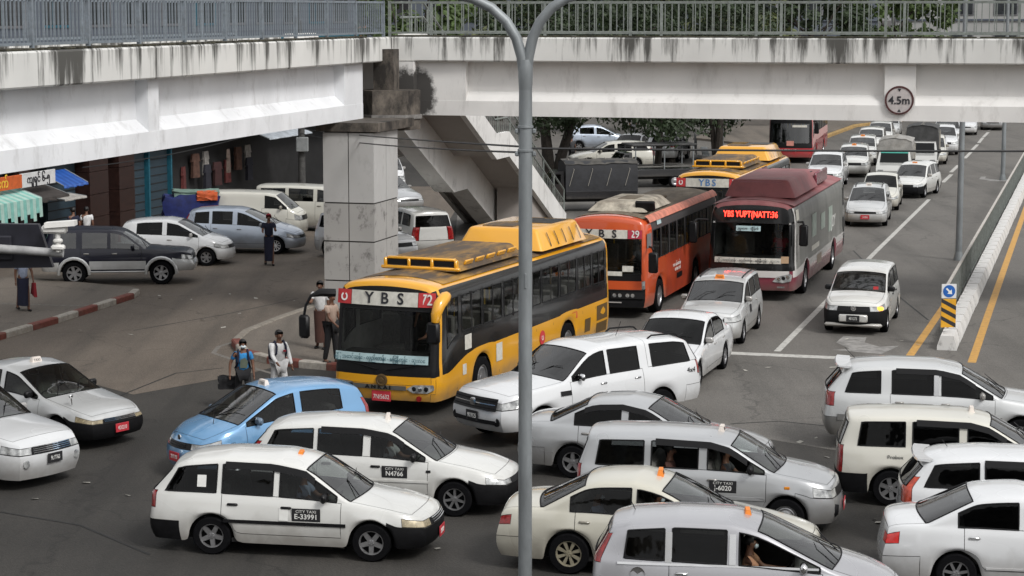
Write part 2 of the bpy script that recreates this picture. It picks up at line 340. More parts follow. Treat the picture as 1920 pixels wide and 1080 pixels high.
M_MOSS = mat('moss_grime', (.05, .046, .03), .95, var=.5, scale=5, bump=.4, bscale=20)
M_ROADW = mat('road_paint_white', (.50, .49, .46), .7, var=.15, scale=9, dirt=.75, dirtcol=(.14, .13, .12))
M_ROADY = mat('road_paint_yellow', (.55, .30, .07), .7, var=.15, scale=9, dirt=.5, dirtcol=(.2, .14, .08))
M_KR = mat('kerb_red', (.20, .055, .04), .8, var=.25, scale=7, dirt=.7, dirtcol=(.16, .11, .09))
M_KW = mat('kerb_white', (.42, .39, .345), .8, var=.2, scale=7, dirt=.7, dirtcol=(.2, .16, .12))
M_GALV = mat('galvanised_steel', (.27, .29, .30), .5, metal=.35, var=.18, scale=3, dirt=.5, dirtcol=(.14, .15, .15), stretch=(1, 1, .3))
M_BARR = grimy('barrier_white', (.66, .65, .63), (.16, .15, .14), .8, 3.0, 1.5)
D = Vector((.2695, .963, 0)); NR = Vector((.963, -.2695, 0))      # street direction, its right-hand normal

# ------------------------------------------------------------------ ground, kerbs, markings
tag(mesh_obj('ground', [(-900, -200, 0), (900, -200, 0), (900, 1800, 0), (-900, 1800, 0)], [(0, 1, 2, 3)], M_ASPH), kind='structure')
def slab(name, pts, h, m): return tag(MB().prism(pts, -.05, h).obj(name, m), kind='structure')
def kerb_run(parent, pts, seg, w, h, mats, closed=False, start=0):
    """kerb stones laid one after the other along a polyline"""
    P = [Vector((x, y, 0)) for x, y in pts]; i = start
    for a, b in zip(P, P[1:]):
        L_ = (b - a).length; n = max(1, round(L_ / seg)); d = (b - a).normalized(); s = Vector((-d.y, d.x, 0))
        for k in range(n):
            p = a + d * L_ * k / n; q = a + d * (L_ * (k + 1) / n - .012)
            v = [p + s * 0, q + s * 0, q + s * w, p + s * w]
            c = .03; vv = [(x.x, x.y, -.05) for x in v] + [(x.x, x.y, h - c) for x in v] + [(x.x, x.y, h) for x in (p + s * c, q + s * c, q + s * (w - c), p + s * (w - c))]
            f = [(0, 1, 5, 4), (1, 2, 6, 5), (2, 3, 7, 6), (3, 0, 4, 7), (4, 5, 9, 8), (5, 6, 10, 9), (6, 7, 11, 10), (7, 4, 8, 11), (8, 9, 10, 11)]
            mesh_obj('kerb_stone', vv, f, mats[i % len(mats)], parent); i += 1
    return i
ped = slab('pavement', [(-14.460, 45.513), (-13.494, 51.973), (-12.334, 55.973), (-11.152, 60.855), (-11.140, 61.672), (-11.439, 62.269), (-15.014, 64.515), (-20.352, 64.515)], .13, M_PAVE)
kerb_run(ped, [(-11.119, 61.554), (-11.111, 60.625), (-12.292, 55.778), (-13.451, 51.804), (-14.419, 45.383)][::-1], 1.28, .22, .17, [M_KW, M_KR])
E0 = Vector((*(-3.693, 48.130), 0)); E1 = E0 + D * 30
isl = slab('traffic_island', [(-7.071, 51.973), (-6.654, 50.414), (-5.906, 49.399), (-5.074, 48.794), (-3.693, 48.130), (E1.x, E1.y), (E1.x - 3.2, E1.y + .9), (-5.497, 58.956), (-6.385, 55.973), (-7.016, 53.540)], .14, M_PAVE)
kerb_run(isl, [(-5.599, 58.420), (-6.385, 55.973), (-7.016, 53.540), (-7.098, 51.973)], .9, .22, .18, [mat('kerb_worn', (.26, .235, .20), .85, var=.2, scale=6, dirt=.5, dirtcol=(.2, .16, .13))])
kerb_run(isl, [(-7.098, 51.973), (-6.659, 50.255), (-5.889, 49.246), (-5.059, 48.645), (-3.682, 47.985), (E1.x, E1.y)], .82, .24, .18, [M_KR, M_KW])
def strip(name, pts, w, m, z=.004, seg=1):
    P = [Vector((x, y, z)) for x, y in pts]; v = []; f = []
    for i, p in enumerate(P):
        d = (P[min(i + 1, len(P) - 1)] - P[max(i - 1, 0)]).normalized(); s = Vector((-d.y, d.x, 0)) * w / 2
        v += [p - s, p + s]
    return tag(mesh_obj(name, v, [(2 * i, 2 * i + 2, 2 * i + 3, 2 * i + 1) for i in range(len(P) - 1)], m), kind='structure')
strip('stop_line', [(3.852, 51.141), (5.346, 50.815), (8.188, 50.019), (9.545, 49.629)], .42, M_ROADW)
strip('lane_line', [(6.591, 51.059), (9.014, 59.503), (12.693, 72.321), (18.720, 93.068)], .17, M_ROADW)
for a, b in (((1768, 342), (1784, 327)), ((1782, 323), (1796, 311)), ((1808, 297), (1821, 284)), ((1822, 281), (1832, 271)), ((1834, 268), (1842, 258)), ((1843, 257), (1852, 248)), ((1853, 245), (1862, 238))): pass
for a, b in (((21.265, 102.428), (22.745, 107.487)), ((23.018, 108.921), (24.459, 113.854)), ((25.974, 119.250), (27.670, 125.177)), ((28.021, 126.629), (29.474, 131.718)), ((29.899, 133.325), (31.441, 138.974)), ((31.609, 139.565), (33.191, 145.119)), ((33.671, 147.068), (35.303, 152.532))): strip('lane_dash', [a, b], .2, M_ROADW)
strip('yellow_line', [(9.700, 50.176), (10.725, 53.540), (12.008, 57.789), (13.398, 62.389)], .2, M_ROADY)
strip('yellow_line', [(11.068, 49.399), (13.049, 56.566), (16.399, 68.634), (22.405, 90.229), (37.398, 143.847)], .2, M_ROADY)
strip('gutter_line', [(-7.392, 50.815), (-6.889, 50.019), (-6.053, 48.497), (-5.459, 47.698)], .12, mat('worn_paint', (.2, .185, .165), .85, var=.3, scale=8)); strip('gutter_line', [(-7.392, 50.815), (-7.398, 51.804), (-7.096, 52.571)], .12, MATS['worn_paint'])
strip('faded_line', [(-14.580, 58.633), (-12.365, 58.208), (-11.652, 58.420)], .16, MATS['worn_paint'], .135)
def arrow(name, c, rot, pts):
    d = Matrix.Rotation(rot, 2); v = []
    for x, y in pts:
        p = d @ Vector((x, y)); v.append((c[0] + p.x, c[1] + p.y, .005))
    return tag(mesh_obj(name, v, [tuple(range(len(v)))], mat('road_paint_faded', (.30, .29, .275), .75, var=.3, scale=4, dirt=1.0, dirtcol=(.12, .115, .11))), kind='structure')
AR = [(-.12, 2.6), (-.12, .4), (-.6, .4), (0, -1.3), (.6, .4), (.16, .4), (.16, 2.6)]
AR2 = [(-.1, 2.4), (-.1, .6), (.5, .1), (.3, -.4), (1.3, -.4), (1.3, .9), (.85, .55), (.16, 1.2), (.16, 2.4)]
arrow('turn_arrow', (8.501, 51.973), R(-16), [(-.3, 1.5), (-.35, .4), (.1, -.5), (-.3, -.8), (.95, -1.1), (1.25, .3), (.8, 0), (.35, .6), (.3, 1.5)])
arrow('turn_arrow', (23.398, 103.730), R(-16), AR2)
# ------------------------------------------------------------------ footbridge
def sweep(name, path, prof, m, parent=None):
    """profile (offset to the right of travel, z) swept along a plan polyline"""
    P = [Vector((x, y, 0)) for x, y in path]; v = []; f = []; n = len(prof)
    for i, p in enumerate(P):
        a = (P[i] - P[i - 1]).normalized() if i else (P[1] - P[0]).normalized(); b = (P[i + 1] - P[i]).normalized() if i < len(P) - 1 else a
        d = (a + b).normalized(); s = Vector((d.y, -d.x, 0)) / max(.3, d.dot(a))
        v += [(p.x + s.x * t, p.y + s.y * t, z) for t, z in prof]
    for i in range(len(P) - 1):
        for k in range(n): f.append((i * n + k, (i + 1) * n + k, (i + 1) * n + (k + 1) % n, i * n + (k + 1) % n))
    f += [tuple(range(n)), tuple(range((len(P) - 1) * n + n - 1, (len(P) - 1) * n - 1, -1))]
    return mesh_obj(name, v, f, m, parent)
GB, FL = 5.35, 5.78
DK = 3.4     # deck width
LP = [(-14.6, 21), (-11.9, 31), (-9.62, 39.1), (-7.6, 46.6), (-5.9, 53.2), (-4.25, 59.55)]          # left span: its right-hand face
RPa, RPb = Vector((-3.4, 61.61, 0)), Vector((31.0, 53.0, 0))
RP = [(RPa.x, RPa.y), (RPb.x, RPb.y)]                                                              # right span: near face on the right of travel
LPD = LP[:-1] + [(-4.25, 59.55), (-3.72, 61.42)]; RPD = [(RPa.x - .30, RPa.y + .075), (RPb.x, RPb.y)]
def girder(name, path, label, mpaint, ribs, dpath=None):
    root = thing(name, label, 'bridge', (0, 0, 0))
    g = sweep('girder', path, [(0, GB), (0, FL), (-.30, 6.05), (-.30, 6.93), (-DK + .30, 6.93), (-DK + .30, 6.05), (-DK, FL), (-DK, GB)], mpaint, root)
    sweep('deck', dpath or path, [(.22, 6.935), (.25, 6.97), (.25, 7.60), (.22, 7.64), (-.12, 7.64), (-.12, 7.45), (-DK + .12, 7.45), (-DK + .12, 7.64), (-DK - .22, 7.64), (-DK - .25, 7.6), (-DK - .25, 6.97), (-DK - .22, 6.935)], M_CURB, root)
    for (a, b) in ribs:      # stiffening ribs, flush with the bottom flange
        A, B = Vector((*a, 0)), Vector((*b, 0)); d = (B - A).normalized(); s = Vector((d.y, -d.x, 0))
        vv = []
        for z in (FL - .02, 6.93):
            for p, t in ((A, -.32), (B, -.32), (B, -.004), (A, -.004)):
                q = p + s * t; vv.append((q.x, q.y, z))
        mesh_obj('rib', vv, [(3, 2, 1, 0), (4, 5, 6, 7), (0, 1, 5, 4), (1, 2, 6, 5), (2, 3, 7, 6), (3, 0, 4, 7)], mpaint, root)
    return root
def along(path, s):
    P = [Vector((x, y, 0)) for x, y in path]
    for a, b in zip(P, P[1:]):
        l = (b - a).length
        if s <= l: return a + (b - a) * s / l
        s -= l
    return P[-1]
def plen(path): return sum((Vector(b) - Vector(a)).length for a, b in zip(path, path[1:]))
LL = plen(LP)
def seg2(path, s, w): a, b = along(path, s), along(path, s + w); return ((a.x, a.y), (b.x, b.y))
brl = girder('footbridge_span', LP, 'white concrete footbridge span on the left with streaked deck edge', M_GIRD, [seg2(LP, LL - 1.6, 1.59), seg2(LP, LL - 14.6, .55), seg2(LP, LL - 27, .55)], LPD)
RLn = (RPb - RPa).length
brr = girder('footbridge_span', RP, 'dusty white concrete footbridge span crossing above the buses', M_GIRDR, [seg2(RP, 0.01, 2.1), seg2(RP, 14.2, .85), seg2(RP, 26, .85)], RPD)
def railing(root, path, s0, s1, off, bay, bars, m, z0=7.76, z1=8.64, vis=None):
    n = int((s1 - s0) / bay); k = 0
    P = []
    for i in range(n + 1): P.append(s0 + i * bay)
    def pt(s, o=off):
        a, b = along(path, s), along(path, min(s + .3, plen(path) - .001)); d = (b - a)
        if d.length < 1e-4: d = along(path, s) - along(path, s - .3)
        d.normalize(); return Vector((a.x + d.y * o, a.y - d.x * o, 0)), d
    for s in P:
        p, d = pt(s); MB().box((p.x, p.y, (7.4 + z1) / 2 + .02), (.075, .075, z1 - 7.4 + .04), math.atan2(d.y, d.x)).obj('post', m, root)
    bme = None
    for a, b in zip(P, P[1:]):
        for z, h in ((z0, .055), (z1, .06)):
            p, d = pt(a); q, _ = pt(b); c = (p + q) / 2; MB().box((c.x, c.y, z), ((q - p).length - .08, .045, h), math.atan2((q - p).y, (q - p).x)).obj('rail', m, root)
        for j in range(bars):
            p, d = pt(lerp(a, b, (j + 1) / (bars + 1)))
            if bme is None: bme = cmesh(('baluster', m.name), lambda: MB().box((0, 0, 0), (.026, .026, z1 - z0 - .055)))
            setmat(link('baluster', bme, root, (p.x, p.y, (z0 + z1) / 2), (0, 0, math.atan2(d.y, d.x))), m)
rl = thing('railing', 'blue grey steel railing with upright bars on the left footbridge span', 'railing'); railing(rl, LPD, LL + 1.9 - 24.05, LL + 1.9, -.02, 2.4, 14, M_RAILB)
rr = thing('railing', 'grey green steel railing with upright bars on the right footbridge span', 'railing'); railing(rr, RPD, .1, 22, -.02, 3.6, 17, M_RAILG)
rl2 = thing('railing', 'far side railing seen through the left footbridge railing', 'railing'); railing(rl2, LP, LL - 22.9, LL - .05, -DK + .05, 2.4, 4, M_RAILB)
rr2 = thing('railing', 'far side railing seen through the right footbridge railing', 'railing'); railing(rr2, RP, .1, 22, -DK + .05, 3.6, 6, M_RAILG)
# mossy dirt along the deck edge
for path, root, l0, l1 in ((LP, brl, LL - 24, LL), (RP, brr, 0, 23)):
    b = MB()
    for i in range(520):
        p = along(path, lerp(l0, l1, rnd.random())); r = rnd.uniform(.03, .17); b.box((p.x, p.y, 7.645 + r * .12), (r * 2.5, r, r * .35), rnd.uniform(-.5, 0), r * .12)
    b.obj('moss', M_MOSS, root, True)['kind'] = 'stuff'
# pier: column clad in panels, cap and mouldy corbel under the joint
pier = thing('bridge_pier', 'square panelled grey column carrying the footbridge joint with black mouldy corbel', 'column', (0, 0, 0))
cA = Vector((*(-5.192, 57.581), 0)); CW, CD = 1.42, 2.0; fx = NR; fy = D       # front left corner, along the front, into depth
def cpt(a, b, z): p = cA + fx * a + fy * b; return (p.x, p.y, z)
def oriented(a0, a1, b0, b1, z0, z1, name, m, parent, bev=False):
    v = [cpt(a, b, z) for z in (z0, z1) for (a, b) in ((a0, b0), (a1, b0), (a1, b1), (a0, b1))]
    return mesh_obj(name, v, [(3, 2, 1, 0), (4, 5, 6, 7), (0, 1, 5, 4), (1, 2, 6, 5), (2, 3, 7, 6), (3, 0, 4, 7)], m, parent)
oriented(0, CW, 0, CD, 0, 5.1, 'core', mat('joint_dark', (.07, .065, .06), .9), pier)
zs_ = [.14, .95, 2.05, 3.12, 5.08]
for i in range(4):
    z0, z1 = zs_[i] + .02, zs_[i + 1] - .02; mm = M_COLP if i == 3 else M_COLS
    for a0, a1 in ((-.03, CW * .5 - .015), (CW * .5 + .015, CW + .03)): oriented(a0, a1, -.035, -.002, z0, z1, 'panel', mm, pier)
    for b0, b1 in ((.0, CD * .5 - .015), (CD * .5 + .015, CD)):
        oriented(CW + .002, CW + .035, b0, b1, z0, z1, 'panel', mm, pier); oriented(-.035, -.002, b0, b1, z0, z1, 'panel', mm, pier)
oriented(-.2, CW + .2, -.12, CD + 1.0, 5.1, 5.345, 'cap', M_MOULD, pier)
J = Vector((-3.55, 60.75, 0))
hexp = [(J.x + .92 * math.cos(R(a)), J.y + .92 * math.sin(R(a))) for a in (195, 240, 300, 345, 40, 90, 140)]
MB().prism(hexp, 4.98, 6.12).obj('corbel', M_MOULD, pier); MB().prism([(J.x + (x - J.x) * 1.06, J.y + (y - J.y) * 1.06) for x, y in hexp], 5.30, 5.42).obj('corbel_band', mat('band_grey', (.2, .19, .18), .8, var=.3), pier)
MB().box((J.x - .1, J.y - .1, 6.7), (.62, .5, 1.2), R(-15)).obj('stub', M_MOULD, pier)
MB().box((J.x - .05, J.y + 1.0, 6.12), (1.7, .8, 1.6), R(-15)).obj('diaphragm', M_GIRDR, pier)
# stair behind the joint, descending away from the camera
st = thing('stair_flight', 'concrete footbridge stair descending behind the pier with white beam underneath', 'stairs', (0, 0, 0))
S0 = Vector((-5.15, 64.0, 0)); SL = 20.2
def sp(q, o, z): p = S0 + D * q + NR * o; return (p.x, p.y, z)
prof = [(0, 7.35), (2.2, 7.35), (10.2, 3.75), (11.8, 3.75), (SL, .0)]       # (distance, soffit height)
def stair_band(name, o0, o1, lo, hi, m):
    v = []; n = len(prof)
    for q, z in prof: v += [sp(q, o0, z + lo), sp(q, o1, z + lo), sp(q, o1, z + hi), sp(q, o0, z + hi)]
    f = [(0, 3, 2, 1), (4 * n - 4, 4 * n - 3, 4 * n - 2, 4 * n - 1)]
    for i in range(n - 1):
        a, b = 4 * i, 4 * i + 4
        f += [(a, a + 1, b + 1, b), (a + 1, a + 2, b + 2, b + 1), (a + 2, a + 3, b + 3, b + 2), (a + 3, a, b, b + 3)]
    return mesh_obj(name, v, f, m, st)
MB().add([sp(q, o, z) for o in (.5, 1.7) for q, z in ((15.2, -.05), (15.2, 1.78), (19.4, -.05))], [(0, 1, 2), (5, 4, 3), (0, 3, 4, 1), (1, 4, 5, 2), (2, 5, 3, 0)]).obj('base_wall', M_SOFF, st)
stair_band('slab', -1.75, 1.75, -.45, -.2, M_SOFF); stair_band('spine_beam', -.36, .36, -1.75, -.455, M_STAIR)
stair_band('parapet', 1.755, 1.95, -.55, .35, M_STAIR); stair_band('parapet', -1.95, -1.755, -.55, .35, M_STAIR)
for i in range(34):
    q0 = 2.2 + i * .24; z = 7.35 - i * .108
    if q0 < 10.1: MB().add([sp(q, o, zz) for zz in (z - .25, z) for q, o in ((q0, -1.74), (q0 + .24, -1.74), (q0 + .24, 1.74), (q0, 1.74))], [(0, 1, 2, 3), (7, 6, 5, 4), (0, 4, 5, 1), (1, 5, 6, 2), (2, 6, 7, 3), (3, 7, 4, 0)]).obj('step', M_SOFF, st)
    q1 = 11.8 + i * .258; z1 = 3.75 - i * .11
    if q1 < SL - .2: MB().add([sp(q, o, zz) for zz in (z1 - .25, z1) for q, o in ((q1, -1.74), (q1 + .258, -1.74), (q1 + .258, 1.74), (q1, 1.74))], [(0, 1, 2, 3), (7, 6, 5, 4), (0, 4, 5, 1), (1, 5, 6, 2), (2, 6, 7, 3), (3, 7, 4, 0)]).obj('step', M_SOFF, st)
srl = thing('stair_railing', 'grey steel handrail along the stair behind the lamp post', 'railing')
for dz, rr_ in ((.85, .035), (1.3, .035)):
    MB().tube([sp(q, 1.85, z + dz - .0) for q, z in prof], rr_, 6).obj('rail', M_RAILG, srl)
for i in range(13):
    q = 1.0 + i * 1.6; z = interp(prof, q); MB().tube([sp(q, 1.85, z + .34), sp(q, 1.85, z + 1.3)], .03, 6).obj('post', M_RAILG, srl)
for i in range(80):
    q = .6 + i * .25; z = interp(prof, q); MB().tube([sp(q, 1.85, z + .34), sp(q, 1.85, z + .86)], .012, 4).obj('baluster', M_RAILG, srl)
# height limit sign on the right girder
rd = (RPb - RPa).normalized(); rs = Vector((rd.y, -rd.x, 0)); hp = RPa + rd * 14.62 + rs * .06
hs_ = thing('height_sign', 'round white height limit sign reading 4.5m on the girder', 'sign', (hp.x, hp.y, 5.93), math.atan2(rd.y, rd.x))
MB().lathe([(.40, .03), (.40, -.01), (.38, -.02), (.001, -.02)], 32, 'Y').obj('disc', mat('sign_dirty_white', (.50, .46, .45), .6, var=.15, scale=5, dirt=.4, dirtcol=(.36, .3, .28)), hs_)
MB().lathe([(.40, -.022), (.40, -.034), (.35, -.034), (.35, -.022)], 32, 'Y', close=True).obj('ring', mat('sign_ring_red', (.075, .02, .02), .6, var=.3, scale=6), hs_)
text('lettering', '4.5m', .3, M_INK, hs_, (0, -.03, -.01), (R(90), 0, 0), .004, .006)
for s in (1, -1): mesh_obj('triangle_mark', [(-.05, -.03, s * .32), (.05, -.03, s * .32), (0, -.03, s * .24)], [(0, 1, 2) if s < 0 else (2, 1, 0)], M_INK, hs_)
for dx_ in (-.3, .3): MB().box((dx_, .05, 0), (.05, .1, .1)).obj('bracket', M_GALV, hs_)

# ------------------------------------------------------------------ median: barrier blocks, fence, sign, lamp poles
MD0 = Vector((*(10.842, 51.223), 0)); MD1 = Vector((*(25.084, 101.472), 0)); md = (MD1 - MD0).normalized(); mn = Vector((md.y, -md.x, 0)); mang = math.atan2(md.y, md.x)
def barrier_b(l):
    b = MB(); v = []
    for x in (0, l):
        e = .03 if x == 0 else -.03
        v += [(x, -.24, 0), (x, .24, 0), (x, .24, .10), (x + e, .16, .36), (x + e, -.16, .36), (x, -.24, .10)]
    return b.add(v, [(5, 4, 3, 2, 1, 0), (6, 7, 8, 9, 10, 11), (1, 2, 8, 7), (2, 3, 9, 8), (3, 4, 10, 9), (4, 5, 11, 10), (5, 0, 6, 11)])
for i in range(44):
    p = MD0 + md * (i * 1.32)
    o = part('barrier_block', 'barrier', lambda: barrier_b(1.24), M_BARR, None, (p.x, p.y, 0), (0, 0, mang + rnd.uniform(-.012, .012)))
    near = ['white concrete barrier block at the near end under the arrow sign', 'second white barrier block from the arrow sign', 'third white barrier block from the arrow sign']
    tag(o, near[i] if i < 3 else f'white concrete median barrier block, {ORD[i]} from the arrow sign', 'barrier', 'concrete blocks along the median')
fence = thing('median_fence', 'low dark steel fence with pale top rail beside the white barrier blocks', 'fence')
for i in range(29):
    p = MD0 + md * (2.2 + i * 2.0) - mn * .30; q = p + md * 2.0
    MB().box((p.x, p.y, .55), (.05, .05, 1.1), mang).obj('post', M_RAILG, fence)
    c = (p + q) / 2; MB().box((c.x, c.y, 1.12), (2.0, .07, .05), mang).obj('top_rail', mat('rail_pale', (.5, .47, .43), .6, var=.2, scale=6), fence)
    MB().box((c.x, c.y, .2), (1.94, .03, .04), mang).obj('bottom_rail', M_RAILG, fence)
    b = MB()
    for k in range(6):
        r = p + md * (2.0 * (k + .5) / 6); b.box((r.x, r.y, .66), (.016, .016, .9), mang)
    o = b.obj('bars', M_RAILG, fence); o['kind'] = 'stuff'
sg = MD0 + md * .55 - mn * .02
ks = thing('keep_right_sign', 'blue arrow sign above yellow and black chevron board on white post', 'sign', (sg.x, sg.y, 0), R(4))
MB().tube([(0, .03, .48), (0, .03, 1.6)], .03, 8).obj('post', M_KW, ks)
MB().box((0, 0, 1.42), (.38, .02, .36), 0, .005).obj('board', mat('sign_board_white', (.7, .7, .7), .5, var=.06), ks)
MB().lathe([(.155, -.012), (.155, -.016), (.001, -.016)], 24, 'Y', (0, 0, 1.42)).obj('disc', mat('sign_blue', (.01, .11, .42), .5, var=.1), ks)
_a = R(-45); _c, _s = math.cos(_a), math.sin(_a)
mesh_obj('arrow', [(x * _c - z * _s, -.019, 1.42 + x * _s + z * _c) for x, z in ((-.10, -.022), (.01, -.022), (.01, -.075), (.11, 0), (.01, .075), (.01, .022), (-.10, .022))], [tuple(range(7))], M_WHT, ks)
MB().box((0, 0, .86), (.38, .02, .72), 0, .005).obj('chevron_board', mat('chevron_yellow', (.72, .36, .02), .5, var=.1), ks)
for k, (zc) in enumerate((1.12, .90, .68)):
    mesh_obj('chevron', [(-.19, -.012, zc + .12), (-.19, -.012, zc + .02), (.19, -.012, zc - .19), (.19, -.012, zc - .08)], [(0, 1, 2, 3)], M_INK, ks)
for (px_, h_, lab) in (((15.156, 70.124), 9.0, 'grey lamp pole on the median under the girder, nearer one'), ((24.517, 103.730), 9.0, 'grey lamp pole farther along the median')):
    lp = thing('lamp_pole', lab, 'lamp post', (px_[0], px_[1], 0)); MB().tube([(0, 0, 0), (0, 0, h_)], [.115, .075], 12).obj('pole', M_GALV, lp, True); MB().lathe([(.18, 0), (.18, .02), (.12, .3), (.1, .3)], 12).obj('base', M_GALV, lp, True)
    MB().tube([(0, 0, h_ - .1), (.4, 0, h_ + .35), (1.6, 0, h_ + .5)], .05, 8).obj('arm', M_GALV, lp, True); MB().box((1.9, 0, h_ + .5), (.7, .28, .12), 0, .04).obj('lamp_head', M_GALV, lp, True)
# near double-armed lamp post
fp = thing('lamp_post', 'grey steel lamp post in front with two arms forking in a Y', 'lamp post', (.19, 29.33, 0))
MB().tube([(0, 0, 0), (0, 0, 6.75), (0, 0, 7.35), (0, 0, 7.6)], [.10, .097, .093, .085], 20).obj('pole', M_GALV, fp, True)
MB().tube([(0, 0, 7.3), (0, 0, 7.48), (0, 0, 7.62), (0, 0, 7.72)], [.094, .104, .104, .09], 20).obj('joint', M_GALV, fp, True)
for s in (1, -1):
    MB().tube([(x_ * (.76 if s > 0 else -1), 0, z_) for x_, z_ in ((.02, 7.5), (.05, 7.75), (.13, 8.02), (.27, 8.25), (.48, 8.44), (.75, 8.57), (1.2, 8.68), (2.4, 8.85))], [.078, .078, .075, .072, .07, .068, .065, .05], 14).obj('arm', M_GALV, fp, True)
    MB().box((2.15 if s > 0 else -2.8, 0, 8.88), (.9, .32, .14), 0, .05).obj('lamp_head', M_GALV, fp, True)
for z in (6.78, 6.45): MB().lathe([(.097, z - .02), (.112, z - .015), (.112, z + .015), (.097, z + .02)], 20).obj('clamp', M_GALV, fp, True)
for s in (1, -1):
    for z in (6.72, 6.40): MB().box((s * .12, -.02, z), (.06, .05, .07), 0, .015).obj('bolt', M_GALV, fp)
MB().box((0, -.098, 4.6), (.035, .02, .22), 0, .008).obj('cover_plate', M_GALV, fp)

M_YBG = mat("window_glass_opaque", (.03, .035, .04), .12, var=.3, scale=2, coat=.5)
# ------------------------------------------------------------------ asphalt patches of other age
def sheet(name, pts, m, z=.002, fade=1.6):
    """paving laid over the ground, its worn edge thinning out irregularly"""
    bm = bmesh.new(); lay = bm.verts.layers.float.new('cover'); f = bm.faces.new([bm.verts.new((x, y, z)) for x, y in pts]); rim = set(bm.verts)
    bmesh.ops.inset_region(bm, faces=[f], thickness=fade, use_even_offset=True)
    for v in bm.verts: v[lay] = 1.0 if v in rim else 0.0
    me = bpy.data.meshes.new(name); bm.to_mesh(me); bm.free()
    N, L = m.node_tree.nodes, m.node_tree.links; out = next(n for n in N if n.type == 'OUTPUT_MATERIAL'); b = next(n for n in N if n.type == 'BSDF_PRINCIPLED')
    at = N.new('ShaderNodeAttribute'); at.attribute_name = 'cover'; tc = N.new('ShaderNodeTexCoord'); n = N.new('ShaderNodeTexNoise'); n.inputs['Scale'].default_value = 1.1; n.inputs['Detail'].default_value = 7; n.inputs['Roughness'].default_value = .7; L.new(tc.outputs['Object'], n.inputs['Vector'])
    a = N.new('ShaderNodeMath'); a.operation = 'ADD'; L.new(at.outputs['Fac'], a.inputs[0]); L.new(n.outputs['Fac'], a.inputs[1])
    mr = N.new('ShaderNodeMapRange'); mr.inputs['From Min'].default_value = .75; mr.inputs['From Max'].default_value = 1.15; L.new(a.outputs[0], mr.inputs['Value'])
    tr = N.new('ShaderNodeBsdfTransparent'); mx = N.new('ShaderNodeMixShader'); L.new(mr.outputs[0], mx.inputs[0]); L.new(tr.outputs[0], mx.inputs[1]); L.new(b.outputs[0], mx.inputs[2]); L.new(mx.outputs[0], out.inputs[0])
    me.materials.append(m); return tag(link(name, me), kind='structure')
sheet('street_surface', [(-1.883, 51.804), (1.090, 46.512), (3.694, 41.627), (6.534, 39.052), (11.501, 38.573), (60, 40), (60, 190), (-4, 190), (-2, 70)], asphalt('asphalt_street', (.102, .095, .088), (.134, .125, .115), (.078, .073, .067)), .002, 2.5)
sheet('side_street_surface', [(-18.195, 47.913), (-11.383, 48.645), (-8.357, 45.189), (-6.107, 47.913), (-4.502, 50.978), (-4.5, 56), (-3, 70), (-2, 100), (-30, 100), (-60, 60)], asphalt('asphalt_brown', (.110, .090, .073), (.146, .120, .098), (.084, .070, .058)), .003, 2.0)
# ------------------------------------------------------------------ shop row on the left street
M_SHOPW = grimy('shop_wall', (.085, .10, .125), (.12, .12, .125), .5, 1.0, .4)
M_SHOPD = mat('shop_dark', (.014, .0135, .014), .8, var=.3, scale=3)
M_BRTILE = mat('brown_tile', (.032, .014, .011), .4, var=.3, scale=5)
M_SHUT = mat('shutter_grey', (.030, .052, .070), .5, var=.2, scale=4, stretch=(1, 1, 8))
M_TEAL = mat('teal_frame', (.015, .11, .16), .5, var=.2, scale=6)
sh = thing('shop_building', 'dark shop row with brown tiled pillars and shuttered fronts behind the parked cars', 'building', (-16.6, 72, 0), math.atan2(D.y, D.x))
def sbox(name, q0, q1, o0, o1, z0, z1, m, par=sh, bev=0): return MB().box(((q0 + q1) / 2, -(o0 + o1) / 2, (z0 + z1) / 2), (abs(q1 - q0), abs(o1 - o0), abs(z1 - z0)), 0, bev).obj(name, m, par)
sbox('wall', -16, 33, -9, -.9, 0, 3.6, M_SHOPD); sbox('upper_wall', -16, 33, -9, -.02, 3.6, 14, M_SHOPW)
sbox('fascia', -16, 33, -.02, .25, 3.35, 3.75, mat('fascia_grey', (.16, .16, .17), .7, var=.3, scale=2))
for (a, b) in ((-6, -4.8), (-1, -.2), (4.2, 5.7), (6.6, 7.9)):
    for k in range(4): sbox('pillar_tile', a, b, -.9, 0, .02 + k * .84, .84 + k * .84, M_BRTILE)
for (a, b) in ((5.75, 6.55), (8.3, 9.9), (10.2, 12.0), (2.0, 4.1), (-4.7, -1.1)): 
    sbox('shutter', a, b, -.9, -.55, 0, 3.2, M_SHUT)
    for k in range(9): sbox('shutter_rib', a + .03, b - .03, -.55, -.525, .3 + k * .32, .33 + k * .32, M_SHOPD)
for a in (8.22, 10.0, 12.05): sbox('frame', a, a + .12, -.7, -.4, 0, 3.2, M_TEAL)
for fl in range(3):
    z0 = 4.7 + fl * 3.1
    sbox('balcony_band', -16, 33, -.02, .12, z0 - .75, z0 - .55, M_TEAL if fl == 1 else MATS['fascia_grey'])
    for i in range(15):
        q0 = -15 + i * 3.2; w = sbox('window', q0, q0 + 2.0, -.02, .03, z0, z0 + 1.7, M_TEAL if (i * 3 + fl) % 4 == 0 else MATS['fascia_grey'])
        for k in range(3): sbox('pane', q0 + .1 + k * .62, q0 + .1 + k * .62 + .54, .03, .045, z0 + .1, z0 + 1.6, M_YBG, w)
